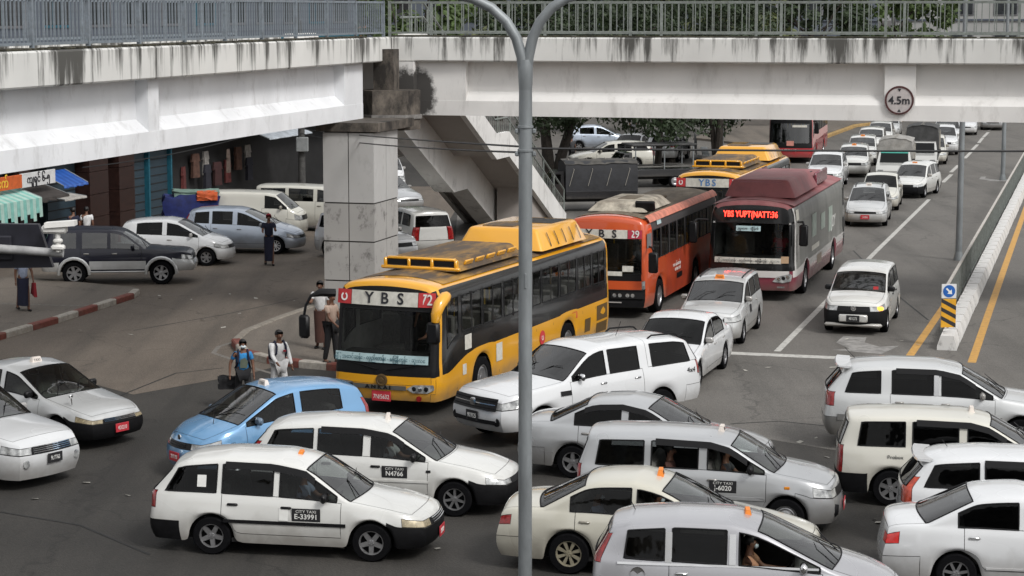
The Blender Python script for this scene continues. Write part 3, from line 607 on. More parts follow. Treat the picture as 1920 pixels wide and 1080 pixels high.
# awnings, signs, wares: each hangs on the shop row
def awning(name, label, q0, q1, z0, z1, out0, out1, mats, n=12, drop=.3, cat='awning'):
    r = thing(name, label, cat, (-16.6, 72, 0), math.atan2(D.y, D.x))
    for i in range(n):
        a, b = lerp(q0, q1, i / n), lerp(q0, q1, (i + 1) / n); v = []
        for q in (a, b): v += [(q, -out0, z1), (q, -out1, z0), (q, -out1 - .02, z0 - drop * (1 + .25 * math.sin(i * 2.1)))]
        v += [(x, y, z - .03) for x, y, z in v]
        mesh_obj('strip', v, [(0, 1, 4, 3), (1, 2, 5, 4), (9, 10, 7, 6), (10, 11, 8, 7), (0, 6, 7, 1), (1, 7, 8, 2), (3, 4, 10, 9), (4, 5, 11, 10), (2, 8, 11, 5), (0, 3, 9, 6)], mats[i % len(mats)], r)
    for q in (q0, q1): MB().tube([(q, -out0, z1), (q, -out1, z0)], .02, 6).obj('arm', M_GALV, r)
    return r
M_AWG = mat('awning_green', (.22, .50, .44), .7, var=.15, scale=4); M_AWW = mat('awning_pale', (.40, .58, .52), .7, var=.12, scale=4)
awning('awning', 'green and white striped awning of the left stall', -5.6, -2.2, 2.2, 2.65, .2, 1.5, [M_AWG, M_AWW], 16, .6)
awning('awning', 'blue ribbed plastic awning beside the white sign', .5, 2.3, 2.35, 2.8, .0, .9, [mat('awning_blue', (.03, .12, .45), .35, var=.12, scale=5), mat('awning_blue_dark', (.02, .08, .34), .35, var=.12, scale=5)], 10, .06)
awning('awning', 'dark tattered awning under the white sign', -1.8, .3, 2.1, 2.5, .0, 1.2, [mat('awning_dark', (.05, .042, .038), .8, var=.3, scale=5)], 8, .1)
awning('awning', 'tilted pale metal sheet awning over the clothes shop', 17.6, 22.6, 3.0, 3.55, .2, 1.6, [mat('metal_sheet', (.5, .54, .58), .45, metal=.3, var=.2, scale=3)], 10, .02)
awning('awning', 'narrow pale ledge awning above the two people at the stall', -.6, 1.0, 1.98, 2.1, .6, 1.5, [mat('ledge_pale', (.4, .38, .35), .7, var=.2, scale=5)], 5, .03)
def shop_sign(label, q0, q1, z0, z1, out, m, txt, mt, size):
    r = thing('shop_sign', label, 'sign', (-16.6, 72, 0), math.atan2(D.y, D.x)); sbox('board', q0, q1, out, out + .06, z0, z1, m, r, .01)
    text('lettering', txt, size, mt, r, ((q0 + q1) / 2, -out - .07, (z0 + z1) / 2), (R(90), 0, 0), .006, .006)
shop_sign('orange shop sign with yellow lettering above the striped awning', -5.6, -2.7, 2.55, 3.0, 1.0, mat('sign_orange', (.62, .12, .025), .5, var=.15, scale=5), 'မှဲ့ငှက်', mat('letter_yellow', (.8, .5, .05), .5), .42)
shop_sign('white shop sign with black lettering beside the orange sign', -2.6, -.2, 2.52, 3.0, .9, mat('sign_plain_white', (.66, .66, .66), .5, var=.1, scale=5), 'ကျူရှင် ၆-၅', M_INK, .34)
# clothes hanging in the open shop
for i in range(10):
    q = 14.2 + i * .75; c = [(.13, .03, .028), (.16, .12, .10), (.05, .018, .018), (.34, .32, .30), (.02, .02, .03), (.10, .05, .035)][(i * 5) % 6]
    z1 = 2.5 if i % 2 else 2.0; g = mat(f'garment_{(i * 5) % 6}', c, .9, var=.3, scale=5); o_ = -.85 + .2 * (i % 3)
    p = D * q + NR * o_; b = MB()
    b.add([(-.22, -.04, 0), (.22, -.04, 0), (.3, -.05, -.35), (.2, -.06, -.3), (.24, -.07, -1.0), (-.24, -.07, -1.0), (-.2, -.06, -.3), (-.3, -.05, -.35)] + [(-.22, .04, 0), (.22, .04, 0), (.3, .05, -.35), (.2, .06, -.3), (.24, .07, -1.0), (-.24, .07, -1.0), (-.2, .06, -.3), (-.3, .05, -.35)],
          [tuple(range(7, -1, -1)), tuple(range(8, 16))] + [(k, (k + 1) % 8, 8 + (k + 1) % 8, 8 + k) for k in range(8)])
    o = b.obj('hanging_garment', g, None, False, (-16.6 + p.x, 72 + p.y, z1), (0, 0, math.atan2(D.y, D.x) + rnd.uniform(-.3, .3)))
    tag(o, 'garment hanging in the dark clothes shop front', 'clothes', 'garments hanging in the clothes shop')
# tarpaulin heap behind the white hatchback
tp = (-14.634, 84.814)
th_ = thing('covered_stall', 'blue tarpaulin covered stall with green sheet and orange bundle behind the white hatchback', 'stall', (-11.9, 77.0, 0), R(10))
def lump(name, c, d, m, par, seed, amp=.08):
    b = bmesh.new(); bmesh.ops.create_cube(b, size=1); bmesh.ops.subdivide_edges(b, edges=b.edges, cuts=5, use_grid_fill=True); q = random.Random(seed)
    for v in b.verts:
        v.co = Vector((v.co.x * d[0], v.co.y * d[1], v.co.z * d[2])) * (1 - .12 * (v.co.length - .5)) + Vector((q.uniform(-amp, amp), q.uniform(-amp, amp), q.uniform(-amp, amp) if v.co.z > -.45 else 0))
    me = bpy.data.meshes.new(name); b.to_mesh(me); b.free(); me.materials.append(m); shade(me, 60); return link(name, me, par, c)
lump('tarpaulin', (0, 0, .85), (2.1, 1.3, 1.6), mat('tarp_blue', (.012, .022, .13), .6, var=.3, scale=4), th_, 1); lump('green_sheet', (.15, 0, 1.66), (1.7, 1.1, .28), mat('tarp_green', (.16, .24, .2), .7, var=.2, scale=4), th_, 2, .05); lump('bundle', (.55, -.5, 1.62), (.75, .5, .32), mat('bundle_orange', (.6, .11, .03), .7, var=.2, scale=4), th_, 3, .04)
# utility pole, wires
up = thing('utility_pole', 'dark utility pole with boxes beside the clothes shop', 'pole', (-8.75, 86.5, 0)); MB().tube([(0, 0, 0), (0, 0, 8)], [.16, .11], 10).obj('pole', mat('pole_dark', (.07, .068, .065), .8, var=.3), up, True); MB().box((.05, -.2, 2.9), (.5, .3, .6), 0, .03).obj('meter_box', mat('box_grey', (.22, .23, .23), .6), up); MB().box((-.1, -.2, 4.2), (.4, .3, .5), 0, .03).obj('meter_box', MATS['box_grey'], up)
def wire(label, a, b, sag, r=.012):
    a, b = Vector(a), Vector(b); pts = [a.lerp(b, i / 24) - Vector((0, 0, sag * 4 * (i / 24) * (1 - i / 24))) for i in range(25)]
    tag(MB().tube(pts, r, 5).obj('cable', mat('cable_black', (.012, .012, .013), .6), None, True), label, 'cable')
wire('thin black cable from the near lamp post to the utility pole, upper one', (.19, 29.3, 6.50), (-8.75, 86.4, 3.55), .05, .016); wire('thin black cable from the near lamp post to the utility pole, lower one', (.19, 29.3, 6.42), (-8.75, 86.4, 3.35), .12, .016)
wire('black cable crossing the street at right below the girder', (.19, 29.3, 6.48), (12.0, 29.6, 6.44), .03, .016)
wire('pale rope slung along the shop fronts under the left girder', (-15.2, 73.5, 2.9), (-9.6, 91, 3.6), .25, .02)
# ------------------------------------------------------------------ trees
def leafmat(name, c):
    m, t, out = _nodes(name); N, L = t.nodes, t.links
    b = N.new('ShaderNodeBsdfPrincipled'); oi = N.new('ShaderNodeTexCoord'); n = N.new('ShaderNodeTexNoise'); n.inputs['Scale'].default_value = 1.7; n.inputs['Detail'].default_value = 4; L.new(oi.outputs['Object'], n.inputs['Vector'])
    r = N.new('ShaderNodeValToRGB'); r.color_ramp.elements[0].position = .3; r.color_ramp.elements[1].position = .7; r.color_ramp.elements[0].color = (*[x * .55 for x in c], 1); r.color_ramp.elements[1].color = (*[x * 1.35 for x in c], 1)
    L.new(n.outputs['Fac'], r.inputs[0]); L.new(r.outputs[0], b.inputs['Base Color']); b.inputs['Roughness'].default_value = .55
    tl = N.new('ShaderNodeBsdfTranslucent'); L.new(r.outputs[0], tl.inputs[0]); mx = N.new('ShaderNodeMixShader'); mx.inputs[0].default_value = .25; L.new(b.outputs[0], mx.inputs[1]); L.new(tl.outputs[0], mx.inputs[2]); L.new(mx.outputs[0], out.inputs[0]); return m
M_LEAF = [leafmat('leaf_dark', (.032, .052, .02)), leafmat('leaf_mid', (.085, .13, .04)), leafmat('leaf_olive', (.12, .14, .055))]
M_BARK = mat('bark', (.045, .037, .03), .9, var=.4, scale=6, bump=.5, bscale=14)
def tree(label, x, y, h, spread, zlow, trunks, leaves, lm, seed, group=None, size=.2, name='tree'):
    q = random.Random(seed); r = thing(name, label, 'tree', (x, y, 0), 0, group); tr = MB(); limbs = []
    for (dx, dy, r0) in trunks:
        p = [(0 + dx * .15, dy * .15, -.1), (dx * .4, dy * .4, zlow * .5), (dx * .8, dy * .8, zlow + .6), (dx * 1.3, dy * 1.3, h * .55)]; tr.tube(p, [r0, r0 * .85, r0 * .65, r0 * .4], 8)
        for k in range(5):
            a = q.uniform(0, 6.28); e = Vector((dx + math.cos(a) * spread * q.uniform(.4, .75), dy + math.sin(a) * spread * q.uniform(.4, .75), q.uniform(zlow + 1, h * .85))); s_ = Vector(p[2]).lerp(Vector(p[3]), q.random()); mid = s_.lerp(e, .5) + Vector((0, 0, .4)); tr.tube([s_, mid, e], [r0 * .4, r0 * .25, r0 * .1], 6); limbs.append(e)
    tr.obj('trunk', M_BARK, r, True)
    clumps = [(e, q.uniform(.8, 1.5)) for e in limbs]
    for k in range(int(26 * (spread / 4) ** 1.5)):
        a = q.uniform(0, 6.28); rr = spread * math.sqrt(q.random()); zz = lerp(zlow, h, q.random() ** .8); f = max(.35, math.sin(math.pi * min(1, max(.12, (zz - zlow + .6) / (h - zlow + .8)))) ** .5); clumps.append((Vector((math.cos(a) * rr * f, math.sin(a) * rr * f, zz)), q.uniform(.6, 1.35)))
    v = []; f = []
    per = leaves // len(clumps)
    for c, cr in clumps:
        for k in range(per):
            d = Vector((q.gauss(0, 1), q.gauss(0, 1), q.gauss(0, .75))); d = d.normalized() * cr * q.random() ** .45; p = c + d
            if p.z < zlow - .6: continue
            s = size * q.uniform(.6, 1.3); n = (d.normalized() + Vector((q.uniform(-1, 1), q.uniform(-1, 1), q.uniform(-.2, 1.2)))).normalized(); a = n.orthogonal().normalized(); a = Matrix.Rotation(q.uniform(0, 6.28), 3, n) @ a; b = n.cross(a); k0 = len(v)
            v += [p - a * s, p + b * s * .45 - n * s * .12, p + a * s, p - b * s * .45 - n * s * .12]; f.append((k0, k0 + 1, k0 + 2, k0 + 3))
    o = mesh_obj('crown', v, f, lm, r); o['kind'] = 'stuff'
    return r
tree('dark leaning double trunked tree beside the stair railing', 2.0, 106.0, 10.5, 4.2, 2.6, [(-.5, 0, .34), (1.5, .5, .3)], 9000, M_LEAF[0], 11, None, .15)
tree('slim dark trunked tree behind the orange bus roof', 7.0, 101.5, 10, 4.0, 2.5, [(.35, .1, .2)], 8000, M_LEAF[0], 12, None, .15)
tree('low hanging tree over the bus shelter', 11.2, 113.5, 9.5, 4.4, 2.2, [(.2, 0, .26), (-.4, .5, .18)], 9000, M_LEAF[0], 13, None, .15)
tree('tree with pale trunk left of the shelter', 8.9, 116.0, 9, 3.2, 2.3, [(.1, 0, .2)], 6000, M_LEAF[0], 14, None, .15)
TR = sorted(((-6, 128, 13, 5.5), (4, 146, 13, 6), (14, 140, 13.5, 5.5), (21.5, 152, 13, 6), (29, 160, 13, 6), (12, 165, 14, 6), (-1, 160, 14, 6), (-12, 118, 12, 4)), key=lambda t: t[0] / t[1])
for k_, (x, y, h, s) in enumerate(TR):
    tree(f'leafy tree behind the right railing, {ORD[k_]} of the row from the left', x, y, h, s, 3.2, [(.2, .2, .3), (-.5, .2, .22)], 4200, M_LEAF[k_ % 3], 30 + k_, 'trees seen through the right railing', .34, 'roadside_tree')
# far kerb and pavement on the left of the street, far buildings closing the view
yk = slab('far_pavement', [(16.819, 126.141), (21.770, 142.597), (25.109, 153.243), (29.334, 159.180), (41.873, 195.012), (26.918, 195.012), (11.906, 136.659)], .14, M_PAVE)
kerb_run(yk, [(41.873, 195.012), (29.194, 158.413), (24.879, 151.827), (21.584, 141.369), (19.136, 133.325)], 2.2, .3, .2, [mat('kerb_yellow', (.42, .27, .10), .8, var=.25, scale=4, dirt=.5, dirtcol=(.25, .19, .13))])
def block(label, x, y, w, d, h, m, nfl, rz=0, cols=8):
    r = thing('far_building', label, 'building', (x, y, 0), rz); MB().box((0, d / 2, h / 2), (w, d, h)).obj('wall', m, r)
    for i in range(nfl):
        for k in range(cols):
            ww = w / cols; o = MB().box((-w / 2 + (k + .5) * ww, -.03, 2.2 + i * 3.3), (ww * .55, .1, 1.7)).obj('window', MATS['fascia_grey'], r); MB().box((-w / 2 + (k + .5) * ww, -.085, 2.2 + i * 3.3), (ww * .48, .03, 1.5)).obj('pane', M_YBG, o)
        MB().box((0, -.05, .9 + i * 3.3), (w, .22, .18)).obj('ledge', M_SHOPW, r)
    return r
block('pale grey building beyond the trees in the middle distance', 0, 200, 70, 12, 15, M_SHOPW, 4, 0, 16)
block('light concrete building far off at the right behind the railing', 68, 205, 60, 12, 14, grimy('far_wall', (.36, .36, .35), (.2, .2, .2), .4, 1, .4), 4, R(-8), 14)
block('brick orange building far beyond the bus shelter', -30, 150, 40, 10, 13, mat('far_orange', (.3, .16, .09), .8, var=.2, scale=.6), 4, R(16), 10)
# bus shelter
bs = thing('bus_shelter', 'long dark roofed bus shelter left of the red bus', 'shelter', (11.3, 118.5, 0), math.atan2(D.y, D.x) + .2)
MB().box((0, 0, 2.5), (8, 1.8, .14), 0, .04).obj('roof', mat('shelter_roof', (.10, .11, .125), .5, var=.2), bs); MB().box((0, .85, .9), (7.6, .05, .8)).obj('back_panel', mat('shelter_panel', (.05, .055, .06), .5, var=.2), bs)
for i in range(6): MB().tube([(-3.6 + i * 1.45, -.6, 0), (-3.6 + i * 1.45, -.6, 2.45)], .05, 8).obj('post', M_GALV, bs)
MB().box((0, .3, .45), (7, .4, .06), 0, .02).obj('bench', M_GALV, bs)
# ------------------------------------------------------------------ mast arm with camera and signal at the left edge
ma = thing('signal_mast', 'grey mast arm reaching in from the left edge', 'pole', (-9.2, 28.0, 0)); MB().tube([(0, 0, 0), (0, 0, 5.6)], [.13, .1], 12).obj('pole', M_GALV, ma, True); MB().tube([(0, 0, 5.26), (1.6, 0, 5.24), (2.6, 0, 5.18), (3.12, 0, 5.14)], [.07, .065, .06, .055], 10).obj('arm', mat('mast_grey', (.36, .36, .36), .6, var=.2, scale=6), ma, True)
ts = thing('traffic_signal', 'black back of a traffic signal board on the mast arm at left', 'traffic light', (-7.0, 28.14, 5.2), 0); mesh_obj('backing_board', [(x, y, z) for y in (0, .12) for x, z in ((-1.4, -.30), (.74, -.27), (.56, .32), (-1.4, .34))], [(0, 1, 2, 3), (7, 6, 5, 4), (0, 4, 5, 1), (1, 5, 6, 2), (2, 6, 7, 3), (3, 7, 4, 0)], mat('signal_black', (.012, .012, .02), .5, var=.2), ts); MB().box((-.3, -.03, .0), (1.0, .06, .34), 0, .02).obj('housing', MATS['signal_black'], ts)
for k in range(3): MB().lathe([(.14, .12), (.16, .38), (.15, .38), (.13, .12)], 16, 'Y', (-.7 + k * .42, 0, 0)).obj('visor', MATS['signal_black'], ts, True)
M_CCTV = mat('camera_white', (.72, .71, .68), .45, var=.06)
cc = thing('security_camera', 'white boxy security camera on the end of the mast arm', 'camera', (-6.15, 27.92, 5.17), 0); MB().box((-.02, 0, .31), (.34, .14, .12), 0, .03).obj('housing', M_CCTV, cc, True); MB().add([(-.14, -.1, .33), (.27, -.1, .36), (.27, .1, .36), (-.14, .1, .33), (-.14, -.09, .40), (.27, -.09, .43), (.27, .09, .43), (-.14, .09, .40)], [(3, 2, 1, 0), (4, 5, 6, 7), (0, 1, 5, 4), (1, 2, 6, 5), (2, 3, 7, 6), (3, 0, 4, 7)]).obj('sunshield', M_CCTV, cc); MB().tube([(.02, 0, 0), (.02, 0, .26)], .035, 8).obj('bracket', M_CCTV, cc, True); MB().box((.02, 0, .06), (.18, .12, .07), 0, .02).obj('clamp', M_CCTV, cc, True); MB().box((.02, 0, .15), (.12, .1, .06), 0, .02).obj('clamp', M_CCTV, cc, True)
pd = thing('pendant_fitting', 'black rounded fitting hanging at the right edge below the girder', 'fitting', (7.55, 29.45, 6.5)); MB().lathe([(.001, .42), (.1, .4), (.17, .3), (.19, .15), (.17, .03), (.1, -.03), (.001, -.04)], 16).obj('dome', MATS['signal_black'], pd, True); MB().tube([(0, 0, .4), (0, 0, -.05)], .02, 6).obj('hanger', MATS['signal_black'], pd)

# ------------------------------------------------------------------ small things on the road
M_TAR = mat('tar_patch', (.018, .018, .018), .7, var=.3, scale=8)
for pts, w in (([(4.483, 41.902), (5.503, 42.182), (6.519, 41.627)], .05), ([(-8.932, 43.937), (-7.851, 47.913), (-6.830, 48.645)], .05), ([(-8.655, 34.351), (-7.113, 33.432), (-5.650, 31.569)], .05), ([(12.052, 72.974), (11.456, 60.625), (11.397, 56.367)], .05), ([(-10.028, 54.451), (-8.028, 57.375), (-6.277, 60.625)], .05)): strip('tar_seam', pts, w, M_TAR, .0055)
q_ = random.Random(3); lb = MB()
for i in range(40):
    u_ = [(6.034, 33.794), (-1.175, 31.892), (-6.705, 35.520), (5.650, 40.043), (-10.358, 60.625), (-8.474, 56.367), (-11.440, 54.451), (6.071, 48.645), (9.978, 52.658), (-5.467, 52.658), (-7.533, 60.625), (-11.456, 60.625), (6.504, 37.650)][i % 13]; s_ = q_.uniform(.03, .09)
    x_, y_ = u_[0] + q_.uniform(-1.6, 1.6) * (i > 12), u_[1] + q_.uniform(-1.5, 1.5) * (i > 12); a_ = q_.uniform(0, 6)
    lb.add([(x_ + px * math.cos(a_) - py * math.sin(a_), y_ + px * math.sin(a_) + py * math.cos(a_), .008 + pz) for px, py, pz in ((-s_, -s_ * .6, 0), (s_ * .9, -s_ * .5, .01), (s_, s_ * .6, .025), (-s_ * .8, s_ * .7, .008))], [(0, 1, 2, 3)])
tag(lb.obj('litter', mat('litter_paper', (.5, .48, .43), .85, var=.5, scale=.8)), 'scraps of paper litter scattered on the asphalt', 'litter', None, 'stuff')
# ------------------------------------------------------------------ unseen buildings added behind the viewpoint for car glass and paint to reflect
MB_A = grimy('added_wall_cream', (.34, .31, .26), (.18, .165, .14), .5, 1, .4); MB_B = grimy('added_wall_grey', (.22, .22, .22), (.12, .12, .12), .5, 1, .4)
block('unseen cream building added behind the viewpoint for reflections', -34, -42, 40, 12, 21, MB_A, 6, R(174), 10)
block('unseen grey building added behind the viewpoint for reflections', 12, -58, 34, 12, 29, MB_B, 8, R(180), 9)
block('unseen low cream building added beside the grey one for reflections', 52, -40, 36, 12, 17, MB_A, 5, R(188), 9)

# ------------------------------------------------------------------ vehicle shells (lofted body, cut into its real panels)
TAGS = ['body', 'side_window', 'windscreen', 'rear_window', 'door', 'hood', 'headlight', 'front_bumper', 'tail_light', 'rear_bumper', 'grille', 'trunk_lid', 'pillar_trim', 'window_band', 'front_mask', 'skirt', 'canopy']
TI = {t: i for i, t in enumerate(TAGS)}
DEF = dict(zs=.21, tum=.24, pf=.17, pr=.10, nb=.10, nbr=.05, crown=[(9, .06), (-9, .06)], gap=.045, in8=.035, ins=.08, shoulder=.055, jf=5, jr=8,
           nose=[(.2, -.07), (.3, 0), (.52, .01), (.58, -.03), (.75, -.10)], tail=[(.2, -.05), (.32, .02), (.56, .03), (.62, 0), (1.0, 0), (1.3, -.2)],
           hl=.34, tl=.14, tlrows=(3, 4), tlcap=.72, hlcap=.52, doors=[], arch=.055, hood=True, wd=.19, bul=None, fb=.62, rb=.5, slant=1.2, barrel=.0, seam=.0095)
def sec(S, x):
    L = S['L']; xf, xr = L / 2, -L / 2; w = S['W'] / 2
    t = max(0, (x - (xf - .65)) / .65); w *= 1 - S['pf'] * t ** 2.4 - (S.get('rf', .05) * max(0, (x - (xf - .14)) / .14) ** 2)
    t = max(0, ((xr + .55) - x) / .55); w *= 1 - S['pr'] * t ** 2.4
    zt = interp(S['top'], x); zb = interp(S['belt'], x); zc = interp(S['crease'], x)
    z0 = interp(S['sill'], x) if 'sill' in S else S['zs']
    Ra = S['r'] + S['arch']
    for xw in S['axles']:
        d = abs(x - xw)
        if d < Ra: z0 = max(z0, S['r'] + math.sqrt(Ra * Ra - d * d))
    zc = max(zc, z0 + .05)
    z = [z0, lerp(z0, zc, .3), lerp(z0, zc, .66), zc, max(zb - .015, zc + .03), max(zb + .012, zc + .05)]
    y = [w - .045, w - .012, w, w - .010, w - S['shoulder'], w - S['ins']]
    cr = interp(S['crown'], x)
    z8 = max(zt - cr, z[5] + .012)
    z7 = max(z[5] + .006, min(z8 - S['gap'], interp(S['wtop'], x) if 'wtop' in S else 99))
    z6 = lerp(z[5], z7, .5)
    yy = lambda q: (w - S['ins']) - S['tum'] * (q - z[5])
    y7 = yy(z7); y8 = y7 - S['in8']
    z += [z6, z7, z8, zt - (zt - z8) * .5, zt - (zt - z8) * .13, zt]
    y += [yy(z6) + S['barrel'], y7, y8, y8 * .72, y8 * .37, 0]
    if S['bul'] is None:
        xc, xh = S['xc'], S['xh']
        bt = [(xf, S['nb']), (xc, .15), (xh, .06), (xh - .6, 0), (xr + .9, 0), (xr, -S['nbr'])]
    else: bt = S['bul']
    bul = interp(bt, x); P = []
    wf = min(1, max(0, (x - (xf - .5)) / .5)); sl = S['slant']; wr = min(1, max(0, (xr + sl - x) / sl)); wr = wr * wr
    for j in range(12):
        dx = bul * (1 - (y[j] / max(y8, .01)) ** 2) if j >= 8 else 0
        dx += wf * interp(S['nose'], z[j]) - wr * interp(S['tail'], z[j])
        P.append(Vector((x + dx, y[j], z[j])))
    return P
def side_y(S, x, z):
    P = sec(S, x)
    for a, b in zip(P, P[1:]):
        if a.z <= z <= b.z: return lerp(a.y, b.y, (z - a.z) / max(b.z - a.z, 1e-5))
    return P[2].y
def front_x(S, y, z):
    t = abs(y) / (S['W'] / 2 * (1 - S['pf'])); return S['L'] / 2 + S['nb'] * (1 - min(1, t) ** 2) + interp(S['nose'], z)
def rear_x(S, y, z):
    t = abs(y) / (S['W'] / 2 * (1 - S['pr'])); return -S['L'] / 2 - S['nbr'] * (1 - min(1, t) ** 2) - interp(S['tail'], z)
SHELL = {}
def shell(key, S):
    if key in SHELL: return SHELL[key]
    L = S['L']; xf, xr = L / 2, -L / 2; Ra = S['r'] + S['arch']
    hard = [xf, xr] + [v for g in S['glass'] for v in g] + [v for g in S['doors'] for v in g]
    if S['hood']: hard += [S['xc'], S['xh']]
    if 'rg' in S: hard += list(S['rg'])
    hard += [xf - S['hl'], xr + S['tl'], xf - S['fb'], xr + S['rb']] + list(S.get('extra', []))
    soft = [xf - .05, xf - .16, xr + .05, xr + .15]
    for xw in S['axles']:
        for q in (-1.05, -.985, -.87, -.62, -.3, 0, .3, .62, .87, .985, 1.05): soft.append(xw + q * Ra)
    n = int(L / .28)
    soft += [xr + (i + .5) * L / n for i in range(n)]
    xs = []
    for h in sorted(set(round(v, 4) for v in hard), reverse=True):
        if not xs or xs[-1] - h > .012: xs.append(h)
    arch = {round(xw + q * Ra, 4) for xw in S['axles'] for q in (-1.05, -.985, -.87, .87, .985, 1.05)}
    for v in soft:
        v = round(v, 4); lim = .016 if v in arch else .05
        if xr < v < xf and min(abs(v - h) for h in xs) > lim: xs.append(v)
    xs.sort(reverse=True)
    bm = bmesh.new(); secs = [sec(S, x) for x in xs]; V = []
    for P in secs:
        row = [bm.verts.new(p) for p in P] + [bm.verts.new((p.x, -p.y, p.z)) for p in P[10::-1]]; V.append(row)
    def tagside(x, j, zg):
        inr = lambda g: g[1] < x < g[0]
        if j in (5, 6) and zg > .05 and any(inr(g) for g in S['glass']): return 'side_window'
        if j >= 8 and S['hood'] and S['xh'] < x < S['xc']: return 'windscreen'
        if j >= 8 and 'rg' in S and S['rg'][1] < x < S['rg'][0]: return 'rear_window'
        if 'cust' in S:
            c = S['cust'](x, j)
            if c: return c
        if j == 3 and x > xf - S['hl']: return 'headlight'
        if S['tlrows'][0] <= j <= S['tlrows'][1] and x < xr + S['tl']: return 'tail_light'
        if j <= 2 and x > xf - S['fb']: return 'front_bumper'
        if j <= 1 and x < xr + S['rb']: return 'rear_bumper'
        if 1 <= j <= 4 and any(inr(g) for g in S['doors']): return 'door'
        if S['hood'] and j >= 8 and S['xc'] + .02 < x < xf - .1: return 'hood'
        if S['jr'] == 5 and 'rg' in S and j >= 8 and x < S['rg'][1] - .03: return 'trunk_lid'
        return 'body'
    for i in range(len(xs) - 1):
        xm = (xs[i] + xs[i + 1]) / 2
        for k in range(22):
            j = k if k < 11 else 21 - k
            zg = (secs[i][7].z - secs[i][5].z + secs[i + 1][7].z - secs[i + 1][5].z) / 2
            f = bm.faces.new((V[i][k], V[i][k + 1], V[i + 1][k + 1], V[i + 1][k]))
            f.material_index = TI[tagside(xm, j, zg)]
    for end in (0, -1):
        fr = end == 0; jt = S['jf'] if fr else S['jr']; row = V[end]; P = secs[end]; nb = S['nb'] if fr else -S['nbr']
        chain = [row[k] for k in range(jt, 23 - jt)]; fracs = [c.co.y / P[jt].y for c in chain]
        rows = []
        for j in range(jt):
            rr = [row[j]]
            for q in fracs[1:-1]:
                rr.append(bm.verts.new((P[j].x + nb * (1 - q * q), P[j].y * q, P[j].z)))
            rr.append(row[22 - j]); rows.append(rr)
        rows.append(chain)
        for j in range(jt):
            for c in range(len(chain) - 1):
                q = abs(fracs[c] + fracs[c + 1]) / 2
                fc = bm.faces.new((rows[j][c], rows[j][c + 1], rows[j + 1][c + 1], rows[j + 1][c]))
                t = 'body'
                if fr:
                    if 'custf' in S: t = S['custf'](j, q) or 'body'
                    elif j == 3: t = 'headlight' if q > S['hlcap'] else 'grille'
                    elif j <= 2: t = 'front_bumper'
                else:
                    if 'custr' in S: t = S['custr'](j, q) or 'body'
                    elif jt == 8 and j in (5, 6) and q < .86: t = 'rear_window'
                    elif S['tlrows'][0] <= j <= S['tlrows'][1] and q > S['tlcap']: t = 'tail_light'
                    elif j <= 1: t = 'rear_bumper'
                    elif jt == 8 and j in (2, 3, 4) and q < .8: t = 'trunk_lid'
                fc.material_index = TI[t]
    bmesh.ops.recalc_face_normals(bm, faces=bm.faces)
    mid = V[len(V) // 2][11]
    if sum(f.normal.z for f in mid.link_faces) < 0: bmesh.ops.reverse_faces(bm, faces=bm.faces)
    me = bpy.data.meshes.new('shell'); bm.to_mesh(me); bm.free()
    for _ in TAGS: me.materials.append(None)
    sub = baked('shell', me, [('SUBSURF', dict(levels=S.get('sub', 1), render_levels=S.get('sub', 1)))])
    parts = split_tags(sub, S)
    # dark lining 3 cm inside the skin
    co = [v.co - v.normal * .03 for v in sub.vertices]
    fs = [tuple(reversed(p.vertices)) for p in sub.polygons if TAGS[p.material_index] not in ('side_window', 'windscreen', 'rear_window')]
    li = bpy.data.meshes.new('interior_lining'); li.from_pydata(co, [], fs); li.materials.append(None)
    bmx = bmesh.new(); bmx.from_mesh(li); bmesh.ops.delete(bmx, geom=[v for v in bmx.verts if not v.link_faces], context='VERTS'); bmx.to_mesh(li); bmx.free()
    parts.append(('interior_lining', li))
    SHELL[key] = parts
    return parts
